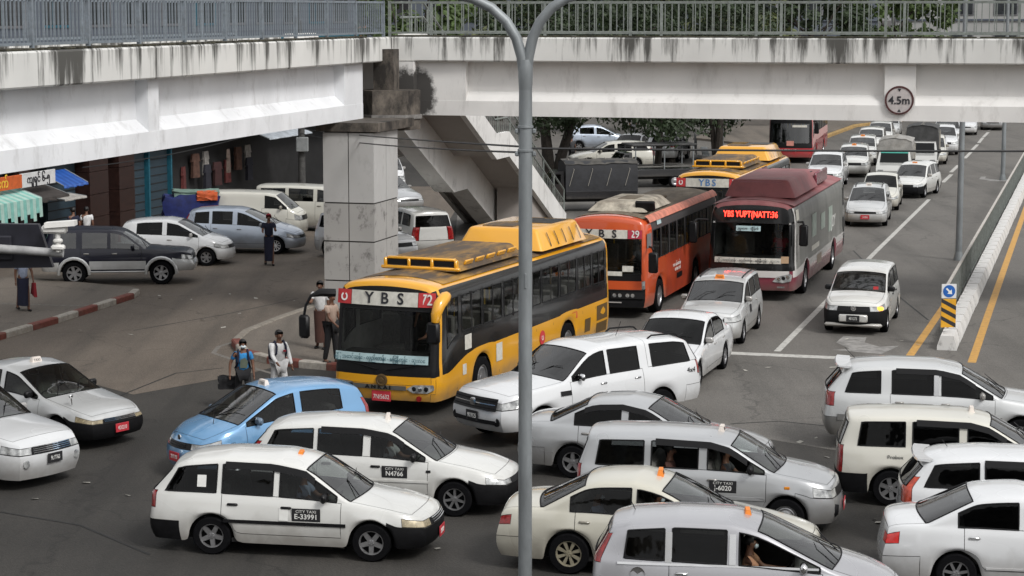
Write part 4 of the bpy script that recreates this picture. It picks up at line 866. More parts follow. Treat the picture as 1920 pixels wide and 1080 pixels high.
def split_tags(me, S):
    polys = me.polygons; byt = {}
    for p in polys: byt.setdefault(p.material_index, []).append(p)
    out = []
    for ti, ps in sorted(byt.items()):
        v2f = {}
        for p in ps:
            for v in p.vertices: v2f.setdefault(v, []).append(p)
        seen = set(); isl = []
        if TAGS[ti] == 'body' or TAGS[ti] in ('window_band', 'front_mask', 'skirt'): isl = [ps]
        else:
            for p in ps:
                if p.index in seen: continue
                st = [p]; seen.add(p.index); cur = []
                while st:
                    q = st.pop(); cur.append(q)
                    for v in q.vertices:
                        for n in v2f[v]:
                            if n.index not in seen: seen.add(n.index); st.append(n)
                isl.append(cur)
        for cur in isl:
            ids = {}; co = []; fs = []
            for p in cur:
                f = []
                for v in p.vertices:
                    if v not in ids: ids[v] = len(co); co.append(me.vertices[v].co.copy())
                    f.append(ids[v])
                fs.append(f)
            if TAGS[ti] in ('door', 'hood', 'trunk_lid', 'canopy', 'front_bumper', 'rear_bumper', 'headlight', 'tail_light'):    # panel gap along the rim
                ec = {}
                for f in fs:
                    for a, b in zip(f, f[1:] + f[:1]): ec[(min(a, b), max(a, b))] = ec.get((min(a, b), max(a, b)), 0) + 1
                rim = {v for e, c in ec.items() if c == 1 for v in e}; cen = {v: [] for v in rim}
                for f in fs:
                    c = sum((co[v] for v in f), Vector()) / len(f)
                    for v in f:
                        if v in rim: cen[v].append(c)
                for v, cs in cen.items():
                    d = sum(cs, Vector()) / len(cs) - co[v]
                    if d.length > 1e-4: co[v] = co[v] + d.normalized() * S['seam']
            m = bpy.data.meshes.new(TAGS[ti]); m.from_pydata([tuple(c) for c in co], [], fs); m.materials.append(None); shade(m, 75)
            out.append((TAGS[ti], m))
            if TAGS[ti] in ('side_window', 'windscreen', 'rear_window'):       # rubber seal round the pane
                ec = {}
                for f in fs:
                    for a, b in zip(f, f[1:] + f[:1]): ec[(min(a, b), max(a, b))] = ec.get((min(a, b), max(a, b)), 0) + 1
                nb = {}
                for (a, b), c in ec.items():
                    if c == 1: nb.setdefault(a, []).append(b); nb.setdefault(b, []).append(a)
                if nb and all(len(x) == 2 for x in nb.values()):
                    st = next(iter(nb)); loop = [st]; prev = None; cur_ = st
                    while True:
                        n1 = [x for x in nb[cur_] if x != prev]; prev, cur_ = cur_, n1[0]
                        if cur_ == st or len(loop) > 400: break
                        loop.append(cur_)
                    if len(loop) == len(nb):
                        tb = MB().tube([co[i] for i in loop] + [co[st]], S.get('seal', .013), 5, False); sm = bpy.data.meshes.new('window_seal'); sm.from_pydata(tb.v, [], tb.f); sm.materials.append(None); shade(sm, 80); out.append(('window_seal', sm))
    return out
# ---- shared materials
# ---- wheels
_WH = {}
def wheel_mesh(r, wd, style):
    k = (r, wd, style)
    if k in _WH: return _WH[k]
    ri = r * .63; a = MB()
    a.lathe([(ri * .97, -wd / 2 + .03), (ri * 1.02, -wd / 2), (r * .93, -wd / 2), (r * .985, -wd / 2 + .02), (r, -wd / 2 + .045), (r, wd / 2 - .045), (r * .985, wd / 2 - .02), (r * .93, wd / 2), (ri * 1.02, wd / 2), (ri * .97, wd / 2 - .03)], 28, 'Y')
    a.lathe([(ri * .98, wd / 2 - .07), (.001, wd / 2 - .07)], 20, 'Y')
    a.lathe([(ri * .98, -wd / 2 + .03), (.001, -wd / 2 + .03)], 20, 'Y')
    ty = bpy.data.meshes.new('wheel'); ty.from_pydata(a.v, [], a.f); ty.materials.append(None); shade(ty, 40)
    b = MB(); yo = wd / 2 - .018
    b.lathe([(ri * 1.0, yo - .05), (ri * 1.01, yo + .006), (ri * .93, yo + .004), (ri * .88, yo - .03)], 28, 'Y')
    def spokes(n, w0, w1, off=0, y1=-.002, y0=-.012):
        for i in range(n):
            t = 2 * math.pi * i / n + off; ca, sa = math.cos(t), math.sin(t); v = []
            for (q, ww, yy) in ((ri * .16, w0, y0), (ri * .92, w1, y1)):
                for s in (-1, 1):
                    px, pz = q * ca - s * ww * sa, q * sa + s * ww * ca
                    v += [(px, yo + yy, pz), (px, yo + yy - .03, pz)]
            b.add(v, [(0, 4, 6, 2), (1, 3, 7, 5), (0, 1, 5, 4), (2, 6, 7, 3)])
    if style == 'steel':
        b.lathe([(ri * .9, yo - .03), (ri * .74, yo - .012), (ri * .58, yo - .03), (ri * .3, yo - .012), (ri * .16, yo - .005), (.001, yo - .003)], 28, 'Y')
    elif style == 'five': spokes(5, ri * .2, ri * .17)
    elif style == 'seven': spokes(7, ri * .11, ri * .10)
    elif style == 'eight': spokes(8, ri * .07, ri * .14)
    elif style == 'ten': spokes(10, ri * .055, ri * .06)
    elif style == 'six': spokes(6, ri * .16, ri * .2)
    b.lathe([(ri * .26, yo - .03), (ri * .25, yo - .004), (.001, yo + .002)], 16, 'Y')
    for i in range(5):
        t = 2 * math.pi * i / 5; b.lathe([(.012, yo - .002), (.010, yo + .008), (.001, yo + .009)], 6, 'Y', (ri * .17 * math.cos(t), 0, ri * .17 * math.sin(t)))
    rm = bpy.data.meshes.new('rim'); rm.from_pydata(b.v, [], b.f); rm.materials.append(None); shade(rm, 35)
    _WH[k] = (ty, rm); return _WH[k]
def add_wheels(root, S, style='five', rim=None, steer=0, axles=None):
    ty, rm = wheel_mesh(S['r'], S['wd'], style)
    for i, xw in enumerate(axles or S['axles']):
        for s in (1, -1):
            w = setmat(link('wheel', ty, root, (xw, s * (S['W'] / 2 - S['wd'] / 2 - .025), S['r']), (0, rnd.uniform(0, 6), (0 if s > 0 else math.pi) + (steer if i == 0 else 0))), M_TYRE)
            setmat(link('rim', rm, w), rim or M_SILVERP)
def seat_b():
    b = MB(); b.box((0, 0, .12), (.5, .5, .2), 0, .06); b.box((-.27, 0, .48), (.16, .48, .62), 0, .06, Matrix.Rotation(R(-12), 4, 'Y')); b.box((-.36, 0, .86), (.1, .26, .18), 0, .04)
    return b
def bench_b(w):
    b = MB(); b.box((0, 0, .12), (.5, w, .2), 0, .06); b.box((-.27, 0, .46), (.16, w, .58), 0, .06, Matrix.Rotation(R(-14), 4, 'Y'))
    return b
def steer_b():
    b = MB(); pts = [(.18 * math.cos(t) * .25, .18 * math.sin(t), .18 * math.cos(t)) for t in [2 * math.pi * k / 16 for k in range(17)]]
    b.tube(pts, .014, 6, False); b.tube([(0, -.17, 0), (0, .17, 0)], .014, 6); b.tube([(0, 0, 0), (.25, 0, -.12)], .03, 6); return b
def mirror_b():
    b = MB(); b.box((0, .07, .02), (.1, .2, .14), 0, .035); b.box((0, -.03, -.03), (.07, .1, .05), 0, .02); return b
def wiper_b():
    b = MB(); b.tube([(0, 0, 0), (-.25, .28, .17)], .009, 5); b.tube([(-.25, .28, .17), (-.3, .5, .19)], .007, 5); return b
def make_car(name, key, S, loc, deg, paintm, label, cat='car', group=None, gl=None, glw=None, glr=None, bumper=None, rim='five', rimm=None, lamp=None, tail=None, pillar=None, handles='body', mirror=None, steer=0, trim=None, interior=True, rbumper=None, lining=None):
    """a car as its real panels: body, doors, glass, lamps, bumpers, wheels, seats, mirrors"""
    root = thing(name, label, cat, (loc[0], loc[1], 0), R(deg), group)
    mm = dict(body=paintm, door=paintm, hood=paintm, trunk_lid=paintm, side_window=gl or G_MID, windscreen=glw or G_CLEAR, rear_window=glr or gl or G_MID, headlight=lamp or M_LAMP, front_bumper=bumper or paintm,
              rear_bumper=rbumper or bumper or paintm, tail_light=tail or M_TAIL, grille=M_TRIM, interior_lining=lining or (M_LINE if cat == 'bus' else M_CARL), pillar_trim=pillar or M_TRIM, window_band=M_TRIM, front_mask=M_TRIM, skirt=paintm, canopy=paintm, window_seal=M_VIS)
    if trim: mm.update(trim)
    root['_S'] = key
    for (n, me) in shell(key, S):
        if n != 'window_seal' or loc[1] < 62 or cat == 'bus': setmat(link(n, me, root), mm[n])
    xf = S['L'] / 2; hw = S['W'] / 2
    part('underbody', ('underbody', key), lambda: MB().box((0, 0, S['zs'] + .16), (S['L'] - .9, S['W'] - .56, .34)).box((0, 0, S['zs'] + .035), (sum(S['axles'][i] * (1, -1)[i] for i in (0, 1)) - 2 * S['r'] - .2 if len(S['axles']) == 2 else 1, S['W'] - .14, .06)), M_UNDER, root)
    add_wheels(root, S, rim, rimm, steer)
    if interior and S['hood']:
        sb = S.get('seatx', S['xh'] - .08); zf = S.get('floor', .34)
        for s in (1, -1): part('seat', 'seat', seat_b, M_SEAT, root, (sb, s * .36, zf))
        if S.get('bench', True): part('seat', ('bench', S['W']), lambda: bench_b(S['W'] - .5), M_SEAT, root, (sb - .92, 0, zf))
        part('steering_wheel', 'steer', steer_b, M_TRIM, root, (sb + .46, -.36, zf + .5), (0, R(20), 0))
        part('dashboard', ('dash', key), lambda: MB().box((0, 0, 0), (.42, S['W'] - .26, .22), 0, .07), M_DASH, root, (S['xc'] - .28, 0, interp(S['belt'], S['xc'] - .3) - .1))
    if S['hood']:
        zb = interp(S['belt'], S['xc'] - .25)
        for s in (1, -1):
            o = part('mirror', 'mirror', mirror_b, mirror or paintm, root, (S['xc'] - .36, s * (side_y(S, S['xc'] - .36, zb + .02) - .005), zb + .07))
            o.scale = (1, s, 1)
        for s in (0, 1):
            part('wiper', 'wiper', wiper_b, M_TRIM, root, (S['xc'] + .10 - .0, -.5 + s * .52, interp(S['top'], S['xc']) + .012), None)
    hm = paintm if handles == 'body' else handles
    for g in S['doors']:
        for s in (1, -1):
            zz = interp(S['belt'], g[1]) - .11
            part('door_handle', 'handle', lambda: MB().box((0, 0, 0), (.17, .035, .042), 0, .014), hm, root, (g[1] + .17, s * (side_y(S, g[1] + .17, zz) + .008), zz))
    return root
def plate(root, S, txt, red=True, rear=False, z=.42, w=.34, h=.17, two=None):
    x = (rear_x(S, 0, z) - .012) if rear else (front_x(S, 0, z) + .012)
    p = setmat(link('number_plate', cmesh(('plate', w, h), lambda: MB().box((0, 0, 0), (.012, w, h), 0, .004)), root, (x, 0, z)), M_RED_PL if red else M_BLK_PL)
    text('plate_lettering', txt, h * .62, M_WHT, p, (-.008 if rear else .008, 0, -.005), (R(90), 0, R(-90 if rear else 90)), .002, sx=.62)
def taxi_sign(root, x, z, m=None, rot=0):
    o = part('taxi_sign', 'taxi_sign', lambda: MB().add([(-.055, -.13, 0), (.055, -.13, 0), (.055, .13, 0), (-.055, .13, 0), (-.03, -.10, .115), (.03, -.10, .115), (.03, .10, .115), (-.03, .10, .115)], [(0, 3, 2, 1), (4, 5, 6, 7), (0, 1, 5, 4), (1, 2, 6, 5), (2, 3, 7, 6), (3, 0, 4, 7)]), m or M_TAXI, root, (x, 0, z), (0, 0, rot))
    text('lettering', 'TAXI', .075, M_INK, o, (.046, 0, .055), (R(76), 0, R(90)), .001)
    return o
def door_sign(root, S, x, z, a, b, w=.44, h=.2):
    for s in (-1,):
        y = s * (side_y(S, x, z) + .006)
        p = setmat(link('door_sign', cmesh(('dsign', w, h), lambda: MB().box((0, 0, 0), (w, .008, h))), root, (x, y, z)), M_BLK_PL)
        text('lettering', a, .06, M_WHT, p, (0, s * .006, h * .27), (R(90), 0, 0), .001, sx=1.15)
        text('lettering', b, .11, M_WHT, p, (0, s * .006, -h * .14), (R(90), 0, 0), .001, bold=.002, sx=1.0)
def moulding(root, S, x0, x1, z, h=.05, m=None):
    for s in (1, -1):
        v = []; n = 12
        for i in range(n + 1):
            x = lerp(x0, x1, i / n)
            for dz in (-h / 2, h / 2):
                y = side_y(S, x, z + dz); v += [(x, s * (y - .01), z + dz), (x, s * (y + .012), z + dz)]
        f = []
        for i in range(n):
            a = i * 4; c = a + 4
            f += [(a + 1, c + 1, c + 3, a + 3), (a, a + 1, c + 1, c)[::-1], (a + 2, a + 3, c + 3, c + 2)]
        mesh_obj('side_moulding', v, f, m or M_BLACKP, root)
def visor(root, S, x0, x1):
    """smoked rain visor over the side windows"""
    for s in (1, -1):
        v = []; n = 10
        for i in range(n + 1):
            x = lerp(x0, x1, i / n); P = sec(S, x); t = P[7]; d = min(.09, (P[7].z - P[5].z) * .5)
            v += [(t.x, s * (t.y - .0), t.z + .01), (t.x, s * (t.y + .03 + d * .2), t.z - d)]
        mesh_obj('rain_visor', v, [(i * 2, i * 2 + 1, i * 2 + 3, i * 2 + 2) for i in range(n)], M_VIS, root)
def roof_rails(root, S, x0, x1, y, dz=.05, m=None):
    for s in (1, -1):
        pts = []
        for i in range(9):
            x = lerp(x0, x1, i / 8); P = sec(S, x); z = interp([(p.y, p.z) for p in P[8:]], y)
            pts.append((x, s * y, z + (dz if 0 < i < 8 else 0)))
        MB().tube(pts, .018, 6).obj('roof_rail', m or M_BLACKP, root, True)
def antenna(root, x, y, z, l=.35, lean=.15):
    MB().tube([(x, y, z), (x - lean, y, z + l)], .006, 5).obj('antenna', M_TRIM, root)
def spoiler(root, S, m, x, z, w):
    b = MB(); v = []
    for i in range(9):
        y = lerp(-w / 2, w / 2, i / 8); e = 1 - .35 * abs(y / (w / 2)) ** 3; v += [(x + .16, y, z - .03), (x - .13 * e, y, z - .015), (x - .15 * e, y, z - .04), (x + .1, y, z - .07)]
    b.add(v, [(4 * i + k, 4 * i + (k + 1) % 4, 4 * i + 4 + (k + 1) % 4, 4 * i + 4 + k) for i in range(8) for k in range(4)] + [(3, 2, 1, 0), (32, 33, 34, 35)])
    return b.obj('spoiler', m, root, True)
def grille_bars(root, S, z0, z1, w, n, m):
    for i in range(n):
        z = lerp(z0, z1, (i + .5) / n); pts = [(front_x(S, y, z) + .006, y, z) for y in [lerp(-w / 2, w / 2, k / 6) for k in range(7)]]
        MB().tube(pts, .011, 5).obj('grille_bar', m, root)

# ------------------------------------------------------------------ body types
def spec(**k):
    d = dict(DEF); d.update(k); return d
SP = {}
SP['wagon'] = spec(L=4.26, W=1.66, r=.30, axles=(1.33, -1.15), xc=.98, xh=.30,
    top=[(2.13, .72), (2.0, .775), (1.5, .88), (.98, .955), (.30, 1.36), (-.2, 1.43), (-1.0, 1.44), (-1.7, 1.39), (-2.13, 1.32)],
    belt=[(2.13, .665), (1.9, .71), (1.0, .88), (-1.4, .935), (-2.13, .94)], crease=[(2.13, .535), (1.75, .56), (1.2, .68), (-2.13, .70)],
    glass=[(.84, -.10), (-.19, -.98), (-1.09, -1.93)], doors=[(.86, -.145), (-.145, -.98)],
    tail=[(.2, -.05), (.3, .03), (.55, .03), (.6, 0), (.95, .0), (1.32, -.34)], tlrows=(3, 4), tl=.10, fb=.55, rb=.48)
SP['wagon_late'] = spec(L=4.5, W=1.69, r=.30, axles=(1.38, -1.2), xc=1.05, xh=.28,
    top=[(2.25, .70), (2.1, .77), (1.6, .89), (1.05, .97), (.28, 1.39), (-.2, 1.455), (-1.0, 1.465), (-1.8, 1.42), (-2.25, 1.36)],
    belt=[(2.25, .65), (2.0, .70), (1.1, .89), (-1.4, .95), (-2.25, .96)], crease=[(2.25, .55), (1.85, .575), (1.2, .70), (-2.25, .72)],
    glass=[(.9, -.10), (-.19, -1.0), (-1.08, -1.93)], doors=[(.92, -.145), (-.145, -1.0)],
    tail=[(.2, -.05), (.3, .03), (.58, .03), (.62, 0), (.97, .0), (1.36, -.36)], tlrows=(3, 5), tl=.12)
SP['boxwagon'] = spec(L=4.2, W=1.69, r=.31, axles=(1.33, -1.22), xc=1.12, xh=.42, slant=.9,
    top=[(2.1, .84), (1.98, .91), (1.6, .99), (1.12, 1.06), (.42, 1.44), (.1, 1.51), (-.8, 1.53), (-1.7, 1.51), (-2.1, 1.48)],
    belt=[(2.1, .79), (1.9, .84), (1.1, .98), (-2.1, .99)], crease=[(2.1, .63), (1.75, .65), (1.2, .75), (-2.1, .75)],
    glass=[(.98, .02), (-.07, -.86), (-.98, -1.78)], doors=[(1.0, -.025), (-.025, -.86)], tum=.17,
    nose=[(.2, -.06), (.32, .01), (.58, .01), (.63, -.03), (.85, -.09)], tail=[(.2, -.05), (.32, .03), (.55, .03), (.6, 0), (1.0, .0), (1.45, -.17)], tlrows=(2, 4), tl=.07, tlcap=.82)
SP['sedan'] = spec(L=4.45, W=1.70, r=.30, axles=(1.40, -1.2), xc=.98, xh=.16, jr=5, rg=(-.95, -1.62),
    top=[(2.22, .68), (2.08, .755), (1.6, .86), (.98, .955), (.16, 1.37), (-.3, 1.445), (-.75, 1.42), (-.95, 1.38), (-1.62, 1.06), (-1.9, 1.045), (-2.14, 1.02), (-2.22, .97)],
    belt=[(2.22, .62), (2.0, .69), (1.0, .88), (-1.5, .965), (-2.05, .95), (-2.22, .88)], crease=[(2.22, .53), (1.8, .57), (1.2, .68), (-1.7, .74), (-2.22, .70)],
    glass=[(.84, -.20), (-.28, -1.16)], doors=[(.86, -.24), (-.24, -1.12)], tail=[(.2, -.05), (.3, .03), (.56, .04), (.62, 0), (.98, -.06)], tlrows=(3, 3), tl=.17, tlcap=.62, slant=.5,
    bul=[(2.2, .12), (.98, .16), (.16, .06), (-.3, 0), (-.8, -.03), (-1.62, -.12), (-2.2, -.06)])
SP['longsedan'] = spec(**{**SP['sedan'], **dict(L=4.7, W=1.76, r=.315, axles=(1.50, -1.25), xc=.95, xh=.12, rg=(-1.02, -1.66),
    top=[(2.35, .66), (2.2, .73), (1.6, .85), (.95, .95), (.12, 1.335), (-.3, 1.405), (-.8, 1.385), (-1.02, 1.345), (-1.66, 1.03), (-2.0, 1.02), (-2.26, 1.0), (-2.35, .94)],
    belt=[(2.35, .60), (2.1, .66), (1.0, .87), (-1.5, .935), (-2.15, .92), (-2.35, .86)], crease=[(2.35, .52), (1.9, .56), (1.2, .66), (-1.8, .74), (-2.35, .70)],
    glass=[(.80, -.24), (-.30, -1.22)], doors=[(.84, -.27), (-.27, -1.18)], bul=[(2.3, .12), (.95, .17), (.12, .06), (-.3, 0), (-.8, -.03), (-1.66, -.14), (-2.3, -.06)])})
SP['hatch'] = spec(L=3.65, W=1.665, r=.29, axles=(1.20, -1.24), xc=1.06, xh=.22, slant=.9,
    top=[(1.82, .78), (1.7, .86), (1.4, .95), (1.06, 1.03), (.22, 1.45), (-.2, 1.52), (-.8, 1.51), (-1.4, 1.45), (-1.82, 1.38)],
    belt=[(1.82, .71), (1.6, .78), (1.0, .93), (-1.3, 1.0), (-1.82, 1.02)], crease=[(1.82, .58), (1.5, .62), (1.1, .70), (-1.82, .74)],
    glass=[(.92, -.16), (-.25, -1.18)], doors=[(.94, -.205), (-.205, -1.08)], pf=.24, nb=.16,
    nose=[(.2, -.05), (.32, .0), (.55, .0), (.6, -.04), (.85, -.14)], tail=[(.2, -.05), (.32, .03), (.6, .03), (.66, 0), (1.0, .0), (1.4, -.22)], tlrows=(3, 5), tl=.12)
SP['minivan'] = spec(L=4.08, W=1.69, r=.30, axles=(1.30, -1.28), xc=1.16, xh=.18, slant=.8,
    top=[(2.04, .74), (1.9, .83), (1.55, .94), (1.16, 1.04), (.18, 1.46), (-.2, 1.525), (-.9, 1.53), (-1.6, 1.48), (-2.04, 1.42)],
    belt=[(2.04, .68), (1.8, .76), (1.1, .93), (-1.3, 1.0), (-2.04, 1.04)], crease=[(2.04, .56), (1.7, .60), (1.2, .70), (-2.04, .74)],
    glass=[(1.02, -.10), (-.20, -.96), (-1.06, -1.62)], doors=[(1.04, -.15), (-.15, -1.0)], pf=.22, nb=.15, tail=[(.2, -.05), (.32, .03), (.6, .03), (.66, 0), (1.0, .0), (1.45, -.26)], tlrows=(4, 6), tl=.10, tlcap=.84)
SP['suv'] = spec(sill=[(2.3, .20), (1.9, .22), (1.6, .30), (-1.8, .30), (-2.3, .28)], L=4.6, W=1.8, r=.345, axles=(1.36, -1.30), xc=.98, xh=.22, zs=.30, arch=.07, slant=1.0,
    top=[(2.3, .86), (2.15, .95), (1.6, 1.04), (.98, 1.12), (.22, 1.57), (-.2, 1.655), (-1.0, 1.67), (-1.8, 1.62), (-2.3, 1.55)],
    belt=[(2.3, .81), (2.0, .87), (1.0, 1.03), (-1.4, 1.08), (-2.3, 1.10)], crease=[(2.3, .66), (1.9, .69), (1.2, .84), (-2.3, .86)],
    glass=[(.84, -.18), (-.28, -1.08), (-1.28, -1.95)], doors=[(.86, -.23), (-.23, -1.1)], nose=[(.28, -.08), (.4, .02), (.63, .02), (.70, -.03), (.95, -.09)],
    tail=[(.28, -.06), (.42, .05), (.66, .05), (.74, 0), (1.1, .0), (1.55, -.38)], tlrows=(3, 4), tl=.12)
SP['offroader'] = spec(**{**SP['suv'], **dict(sill=[(2.3, .42), (-2.3, .42)], L=4.55, W=1.74, r=.37, axles=(1.33, -1.33), zs=.40, xc=.82, xh=.18,
    top=[(2.27, .98), (2.15, 1.06), (1.5, 1.10), (.82, 1.15), (.18, 1.64), (-.1, 1.71), (-1.0, 1.73), (-1.8, 1.72), (-2.27, 1.69)],
    belt=[(2.27, .93), (2.0, .99), (.9, 1.08), (-2.27, 1.09)], crease=[(2.27, .77), (1.9, .79), (1.2, .88), (-2.27, .88)],
    glass=[(.70, -.22), (-.30, -1.10), (-1.26, -2.02)], doors=[(.72, -.26), (-.26, -1.12)], pf=.10, nb=.06,
    nose=[(.35, -.06), (.5, .06), (.72, .06), (.76, -.02), (1.05, -.05)], tail=[(.3, -.04), (.5, .08), (.72, .08), (.78, 0), (1.1, .0), (1.65, -.16)])})
SP['pickup'] = spec(**{**SP['suv'], **dict(L=5.3, W=1.86, r=.37, axles=(1.72, -1.48), zs=.42, xc=1.12, xh=.42,
    top=[(2.65, 1.0), (2.5, 1.10), (1.9, 1.18), (1.12, 1.24), (.42, 1.72), (.05, 1.79), (-.8, 1.78), (-1.2, 1.79), (-2.0, 1.76), (-2.65, 1.66)],
    belt=[(2.65, .95), (2.4, 1.03), (1.1, 1.16), (-2.65, 1.20)], crease=[(2.65, .78), (2.2, .80), (1.4, .95), (-2.65, .95)],
    sill=[(2.65, .34), (2.2, .36), (1.9, .42), (-2.65, .42)], glass=[(.98, .02), (-.07, -.90), (-1.25, -2.32)], doors=[(1.0, -.025), (-.025, -.96)], extra=[-1.06, -1.1], pf=.15, nb=.10,
    nose=[(.35, -.08), (.5, .04), (.74, .04), (.8, -.01), (1.1, -.08)], tail=[(.35, -.05), (.5, .05), (.8, .04), (.85, 0), (1.2, .0), (1.7, -.30)], tlrows=(3, 4), tl=.12, fb=.6,
    cust=lambda x, j: 'canopy' if (j >= 5 and x < -1.08) else None)})
SP['van'] = spec(L=3.9, W=1.62, r=.28, axles=(1.10, -1.15), xc=1.62, xh=1.05, zs=.26, slant=.5, hl=.16, fb=.5, tum=.12,
    top=[(1.95, .98), (1.88, 1.06), (1.62, 1.16), (1.05, 1.66), (.7, 1.73), (-.5, 1.76), (-1.7, 1.74), (-1.95, 1.70)],
    belt=[(1.95, .92), (1.8, 1.0), (1.5, 1.10), (-1.95, 1.10)], crease=[(1.95, .70), (1.5, .74), (-1.95, .80)],
    glass=[(1.48, .62)], doors=[(1.5, .56)], nose=[(.2, -.03), (.35, .02), (.6, .02), (.66, 0), (1.0, -.06)], tail=[(.2, -.03), (.34, .03), (.55, .03), (.6, 0), (1.1, 0), (1.7, -.06)], tlrows=(3, 4), tl=.06, tlcap=.85, bench=False, seatx=.65)
SP['van_windows'] = spec(**{**SP['van'], **dict(glass=[(1.48, .62), (.5, -.55), (-.66, -1.70)])})

for _k, _up in (('wagon', .11), ('wagon_late', .06), ('boxwagon', .06), ('sedan', .04), ('longsedan', .07), ('hatch', .05), ('minivan', .08), ('suv', .03), ('offroader', .03), ('pickup', .04), ('van', .03), ('van_windows', .03)):
    _b = SP[_k]['xc']; _zb = interp(SP[_k]['belt'], _b); _zm = max(z for x, z in SP[_k]['top'])
    SP[_k]['top'] = [(x, z + (_up * max(0, z - _zb - .05) / (_zm - _zb - .05))) for x, z in SP[_k]['top']]

# ------------------------------------------------------------------ buses
def bus_spec(L, Wd, H, axles, glass, sideband=True, **k):
    xf = L / 2; xr = -xf
    d = dict(L=L, W=Wd, r=.47, wd=.28, axles=axles, xc=0, xh=0, hood=False, jf=8, jr=8, zs=.33, arch=.09, tum=.015, ins=.03, shoulder=.015, in8=.05, pf=.055, pr=.03, nb=.12, nbr=.04,
             top=[(xf, H - .05), (xf - .25, H), (xr, H)], crown=[(xf, .13), (xf - .3, .17), (xr, .17)], gap=.02,
             wtop=[(xf, 2.22), (xf - .45, 2.46), (xr, 2.46)], belt=[(xf, 1.0), (xf - .18, 1.05), (xf - .7, 1.42), (xf - 1.1, 1.58), (xr, 1.58)],
             crease=[(xf, .86), (xf - .25, .88), (xf - .6, .82), (xf - 1.6, 1.14), (xr, 1.2)], glass=glass, doors=[], hl=.05, tl=.05, tlrows=(3, 3), fb=.05, rb=.05,
             nose=[(.3, -.06), (.5, 0), (.9, 0), (2.2, -.16), (2.8, -.24)], tail=[(.3, -.03), (.5, 0), (2.8, -.05)], slant=.5, bul=[(xf, .12), (xf - 1.0, 0), (xr + 1, 0), (xr, -.04)])
    d.update(k); return spec(**d)
def _ycust(xf):
    def f(x, j):
        if j in (3, 4, 5, 6, 7) and x > xf - .16: return 'front_mask'
        if j in (3, 4, 5, 6, 7) and -xf + .18 < x < xf - .24: return 'window_band'
        if j == 0: return 'skirt'
    return f
def _yf(j, q):
    if j in (5, 6) and q < .93: return 'windscreen'
    if j in (3, 4, 5, 6, 7): return 'front_mask'
    if j <= 1: return 'front_bumper'
def _yr(j, q):
    if j in (5, 6) and q < .85: return 'rear_window'
    if j <= 1: return 'rear_bumper'
YW = [(4.86, 4.28), (4.08, 3.0), (2.9, 1.82), (1.72, .64), (.54, -.54), (-.64, -1.72), (-1.82, -2.9), (-3.0, -3.95), (-4.05, -4.95)]
SP['ybus'] = bus_spec(10.7, 2.5, 2.86, (2.95, -2.35), YW, cust=_ycust(5.35), custf=_yf, custr=_yr, extra=[5.35 - .16, 5.35 - .24, -5.35 + .18])
SP['obus'] = bus_spec(9.5, 2.4, 2.86, (3.2, -1.5), [(4.05 - i * 1.02, 4.05 - i * 1.02 - .9) for i in range(8)], custr=_yr, arch=.1,
    crease=[(4.75, .80), (3.6, 1.2), (-4.75, 1.25)], belt=[(4.75, 1.12), (4.5, 1.15), (4.1, 1.48), (-4.75, 1.5)], wtop=[(4.75, 2.5), (4.3, 2.42), (-4.75, 2.42)],
    nose=[(.3, .03), (.62, .03), (.7, 0), (1.0, 0), (2.8, -.10)], pf=.05,
    cust=lambda x, j: 'window_band' if j in (5, 6, 7) and -4.6 < x < 4.1 else ('skirt' if (j <= 4 and x < 2.4 and x > -4.6) else None),
    custf=lambda j, q: 'windscreen' if (j in (5, 6) and q < .9) else ('front_mask' if (j in (4, 5, 6) and q < 1.1) else ('front_bumper' if j <= 2 else None)), extra=[4.1, 2.4, -4.6])
SP['mbus'] = bus_spec(11.0, 2.5, 2.95, (3.35, -2.65), [], custr=_yr, arch=.1,
    crease=[(5.5, .92), (5.1, .95), (4.2, 1.0), (-5.5, 1.05)], belt=[(5.5, 1.08), (5.0, 1.1), (-5.5, 1.12)], wtop=[(5.5, 2.28), (5.1, 2.3), (-5.5, 2.4)],
    cust=lambda x, j: ('front_mask' if (j in (3, 4, 5, 6, 7) and x > 5.34) else ('window_band' if (j >= 3 and j <= 7 and -5.4 < x < 5.2) else ('skirt' if j <= 1 else ('canopy' if j >= 8 else None)))),
    custf=_yf, extra=[5.34, 5.2, -5.4])
def pod(root, name, x0, x1, w0, w1, z, h, m, fs=.25, rs=.15):
    """roof fairing: front at x0, rear at x1, wider base, sloped ends"""
    n = 2; b = MB()
    v = [(x0, -w0, z), (x0, w0, z), (x1, w0, z), (x1, -w0, z), (x0 - fs, -w1, z + h), (x0 - fs, w1, z + h), (x1 + rs, w1, z + h), (x1 + rs, -w1, z + h)]
    bm = bmesh.new(); bv = [bm.verts.new(p) for p in v]
    for f in ((0, 1, 2, 3), (4, 7, 6, 5), (0, 4, 5, 1), (1, 5, 6, 2), (2, 6, 7, 3), (3, 7, 4, 0)): bm.faces.new([bv[i] for i in f])
    bmesh.ops.bevel(bm, geom=[e for e in bm.edges if max(e.verts[0].co.z, e.verts[1].co.z) > z + .01], offset=.09, segments=3, affect='EDGES', profile=.5)
    bmesh.ops.recalc_face_normals(bm, faces=bm.faces)
    me = bpy.data.meshes.new(name); bm.to_mesh(me); bm.free(); me.materials.append(m); shade(me, 40)
    return link(name, me, root)
def roof_skin(root, S, x0, x1, m, frac=.9):
    v = []; n = 10
    for i in range(n + 1):
        P = sec(S, lerp(x0, x1, i / n)); tab = [(p.y, p.z) for p in P[8:]]; y8 = P[8].y
        for q in (-frac, -.72, -.37, 0, .37, .72, frac): v.append((P[11].x, y8 * q, interp(tab, abs(y8 * q)) + .004))
    return mesh_obj('roof_skin', v, [(i * 7 + j, i * 7 + j + 1, i * 7 + j + 8, i * 7 + j + 7) for i in range(n) for j in range(6)], m, root, True)
